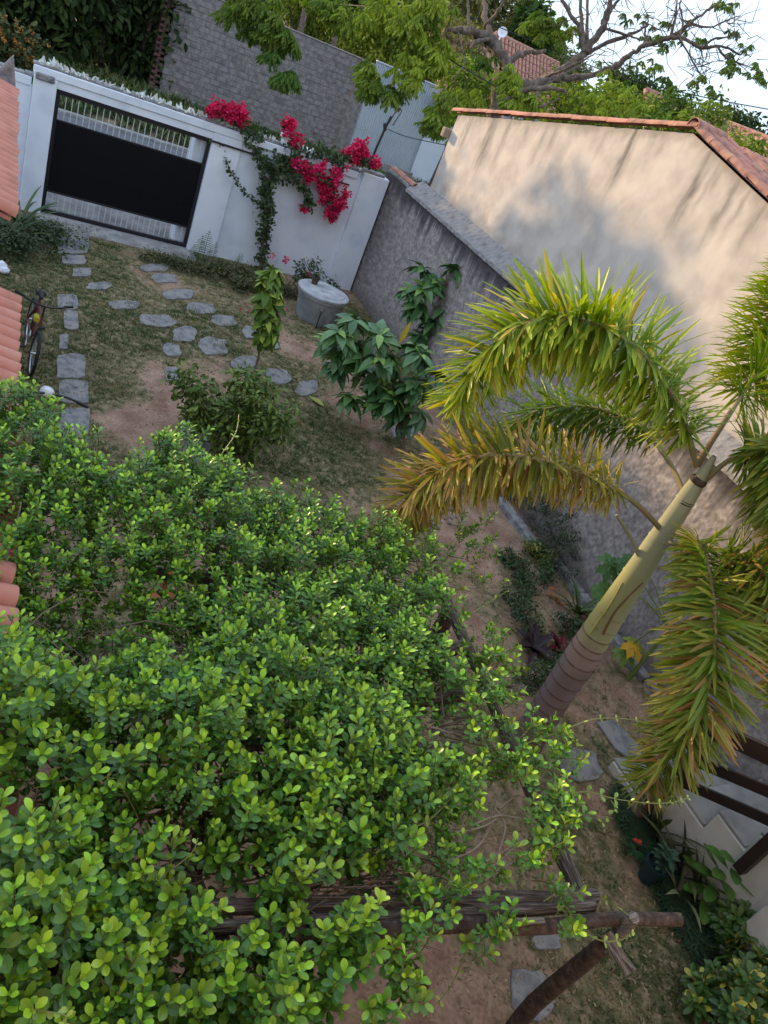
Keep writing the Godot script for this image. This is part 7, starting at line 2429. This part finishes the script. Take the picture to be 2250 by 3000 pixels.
# ---------------------------------------------------------------- bicycles under the eaves
func bicycle(label: String, at: Vector3, turn: float, lean: float, paint: Material, extra: int) -> void:
	var b := thing("bicycle", label, "bicycle", at, "bicycles under the eaves")
	b.basis = Basis(Vector3.UP, turn) * Basis(Vector3(1, 0, 0), lean)
	var wr := 0.32
	for x in [-0.52, 0.52]:
		var w := Node3D.new()
		w.name = "wheel"
		b.add_child(w, true)
		w.position = Vector3(x, wr, 0)
		var ty := []
		for k in 25:
			var a := TAU * k / 24
			ty.append(Vector3(cos(a), sin(a), 0) * (wr - 0.022))
		var mb := MB.new()
		mb.tube(ty, radii(25, 0.024, 0.024), 8, false)
		part("tyre", mb.done(), M.rubber, w)
		mb = MB.new()
		var rim := []
		for p in ty:
			rim.append(p * 0.92)
		mb.tube(rim, radii(25, 0.011, 0.011), 6, false)
		part("rim", mb.done(), M.chrome, w)
		mb = MB.new()
		for k in 14:
			var a := TAU * k / 14
			mb.tube([Vector3(0, 0, 0.02 if k % 2 else -0.02), Vector3(cos(a), sin(a), 0) * (wr - 0.045)], [0.002, 0.002], 3, false)
		mb.tube([Vector3(0, 0, -0.05), Vector3(0, 0, 0.05)], [0.02, 0.02], 8)
		part("spokes", mb.done(), M.chrome, w)
	var bb := Vector3(-0.05, 0.29, 0)
	var st := Vector3(-0.20, 0.78, 0)
	var hd := Vector3(0.36, 0.80, 0)
	var hl := Vector3(0.40, 0.66, 0)
	var fr := MB.new()
	for e in [[bb, st], [st * Vector3(0.95, 0.92, 1), hd], [bb, hl], [hd, hl], [bb, Vector3(-0.52, wr, 0.05)], [bb, Vector3(-0.52, wr, -0.05)], [st * Vector3(0.97, 0.9, 1), Vector3(-0.52, wr, 0.05)], [st * Vector3(0.97, 0.9, 1), Vector3(-0.52, wr, -0.05)]]:
		fr.tube([e[0], e[1]], [0.017, 0.017], 8)
	part("frame", fr.done(), paint, b)
	var fk := MB.new()
	fk.tube([hl, Vector3(0.47, 0.45, 0.05), Vector3(0.52, wr, 0.055)], [0.014, 0.014, 0.01], 7)
	fk.tube([hl, Vector3(0.47, 0.45, -0.05), Vector3(0.52, wr, -0.055)], [0.014, 0.014, 0.01], 7)
	part("fork", fk.done(), M.black_paint, b)
	var hb := MB.new()
	hb.tube([hd, Vector3(0.35, 0.95, 0)], [0.014, 0.014], 7)
	hb.tube(spline([Vector3(0.22, 0.97, -0.30), Vector3(0.33, 0.96, -0.15), Vector3(0.36, 0.95, 0), Vector3(0.33, 0.96, 0.15), Vector3(0.22, 0.97, 0.30)], 4), radii(17, 0.013, 0.013), 7)
	part("handlebar", hb.done(), M.black_paint, b)
	for s in [-1.0, 1.0]:
		var g := MB.new()
		g.tube([Vector3(0.25, 0.97, 0.25 * s), Vector3(0.17, 0.97, 0.36 * s)], [0.019, 0.019], 8)
		part("grip", g.done(), M.rubber, b)
	var sd := MB.new()
	sd.box(Transform3D(Basis(Vector3(0, 0, 1), 0.03), Vector3(-0.27, 0.86, 0)), Vector3(0.12, 0.05, 0.15), 0.022)
	sd.tube([Vector3(-0.24, 0.862, 0), Vector3(-0.06, 0.868, 0)], [0.045, 0.018], 8)
	sd.tube([st, Vector3(-0.23, 0.85, 0)], [0.013, 0.013], 7)
	part("saddle", sd.done(), M.rubber, b)
	var cr := MB.new()
	cr.tube([bb + Vector3(0, 0, 0.06), bb + Vector3(0.12, -0.10, 0.07)], [0.011, 0.011], 6)
	cr.tube([bb + Vector3(0, 0, -0.06), bb + Vector3(-0.12, 0.10, -0.07)], [0.011, 0.011], 6)
	cr.tube([bb + Vector3(0, 0, 0.03), bb + Vector3(0, 0, 0.045)], [0.085, 0.085], 16)
	part("crank", cr.done(), M.chrome, b)
	for s in [1.0, -1.0]:
		var pd := MB.new()
		pd.aabox(bb + Vector3(0.12 * s - 0.045, -0.115 * s - 0.012, 0.11 * s - 0.045), bb + Vector3(0.12 * s + 0.045, -0.115 * s + 0.012, 0.11 * s + 0.045), 0.006)
		part("pedal", pd.done(), M.rubber, b)
	if extra == 0:
		var yb := MB.new()
		yb.box(Transform3D(Basis(), Vector3(0.05, 0.62, 0.02)), Vector3(0.14, 0.09, 0.07), 0.02)
		part("yellow_bottle", yb.done(), M.yellow_plastic, b)
	else:
		var sh := MB.new()
		sh.lathe(Transform3D(Basis().scaled(Vector3(0.62, 0.34, 0.5)), Vector3(0.42, 0.93, -0.04)), [Vector2(0.16, 0.0), Vector2(0.155, 0.06), Vector2(0.125, 0.12), Vector2(0.07, 0.155), Vector2(0.0, 0.165)], 20)
		part("front_cowl", sh.done(), M.white_plastic, b)

func bicycles() -> void:
	bicycle("dark red bicycle with a yellow bottle leaning under the tiled eaves", Vector3(0.80, 0.0, -10.75), -PI / 2 + 0.02, -0.10, M.red_paint, 0)
	bicycle("black bicycle with a white front cowl by the slate path, half hidden by the vine", Vector3(0.86, 0.0, -7.75), PI / 2 + 0.05, 0.06, M.black_paint, 1)

# ---------------------------------------------------------------- overhead wires, mast, wall lamp
func wires() -> void:
	var sets := [
		["black overhead cable sagging from the woods to the gnarled trunk", [890, -10, 26, 990, 12, 24, 1100, 25, 22.5, 1180, 75, 21.5, 1270, 145, 20.5, 1460, 258, 19.5], 0.016],
		["upper overhead cable crossing in front of the satellite dish and the sky", [1200, -40, 27, 1260, 5, 26, 1450, 75, 25, 1640, 155, 24, 1820, 225, 23, 2040, 280, 22, 2260, 322, 21], 0.015],
		["thin cable from the black mast towards the neighbour's corner", [1136, 378, 17.9, 1190, 400, 17.6, 1290, 422, 17.4, 1335, 430, 17.2], 0.010]]
	for s in sets:
		var raw := []
		for i in range(0, s[1].size(), 3):
			raw.append(at_d(s[1][i], s[1][i + 1], s[1][i + 2]))
		var p3 := spline(raw, 6)
		var mb := MB.new()
		mb.tube(p3, radii(p3.size(), s[2], s[2]), 6, true)
		tag(part("overhead_cable", mb.done(), M.cable_black, self), s[0], "cable")

func small_things() -> void:
	# service mast with a drip-loop hook
	var Z := -16.95
	var m := thing("service_mast", "black bent service mast with a hooked top on the street wall", "mast")
	var mb := MB.new()
	var p := [on_z(1080, 497, Z), on_z(1100, 440, Z), on_z(1130, 372, Z), on_z(1146, 340, Z)]
	mb.tube(p, [0.028, 0.028, 0.026, 0.024], 8)
	part("pole", mb.done(), M.cable_black, m)
	mb = MB.new()
	var hk := spline([on_z(1125, 385, Z), on_z(1145, 350, Z), on_z(1160, 327, Z), on_z(1170, 318, Z), on_z(1176, 326, Z), on_z(1168, 340, Z), on_z(1150, 368, Z)], 5)
	mb.tube(hk, radii(hk.size(), 0.014, 0.011), 7)
	part("drip_loop", mb.done(), M.cable_black, m)
	mb = MB.new()
	mb.box(Transform3D(Basis.from_euler(Vector3(0, 0, 0.4)), on_z(1128, 372, Z)), Vector3(0.07, 0.16, 0.07), 0.015)
	part("insulator", mb.done(), M.cable_black, m)
	# white lamp cap and folded cloth on the wall top
	var c := on_z(826, 452, -16.97)
	var lamp := thing("wall_lamp", "small white round-capped lamp on the street wall top, among bougainvillea", "lamp")
	mb = MB.new()
	mb.lathe(Transform3D(Basis(), Vector3(c.x, 2.66, c.z)), [Vector2(0.10, 0.0), Vector2(0.10, 0.13), Vector2(0.14, 0.14), Vector2(0.14, 0.19), Vector2(0.10, 0.24), Vector2(0.0, 0.26)], 20)
	part("cap", mb.done(), M.white_plastic, lamp)
	c = on_z(885, 460, -16.95)
	mb = MB.new()
	mb.box(Transform3D(Basis.from_euler(Vector3(0.1, 0.2, -0.12)), Vector3(c.x, 2.70, c.z)), Vector3(0.36, 0.10, 0.2), 0.03)
	tag(part("cloth_bundle", mb.done(), M.white_plastic, self), "pale blue-white bundle lying on the wall top under bougainvillea", "bundle")
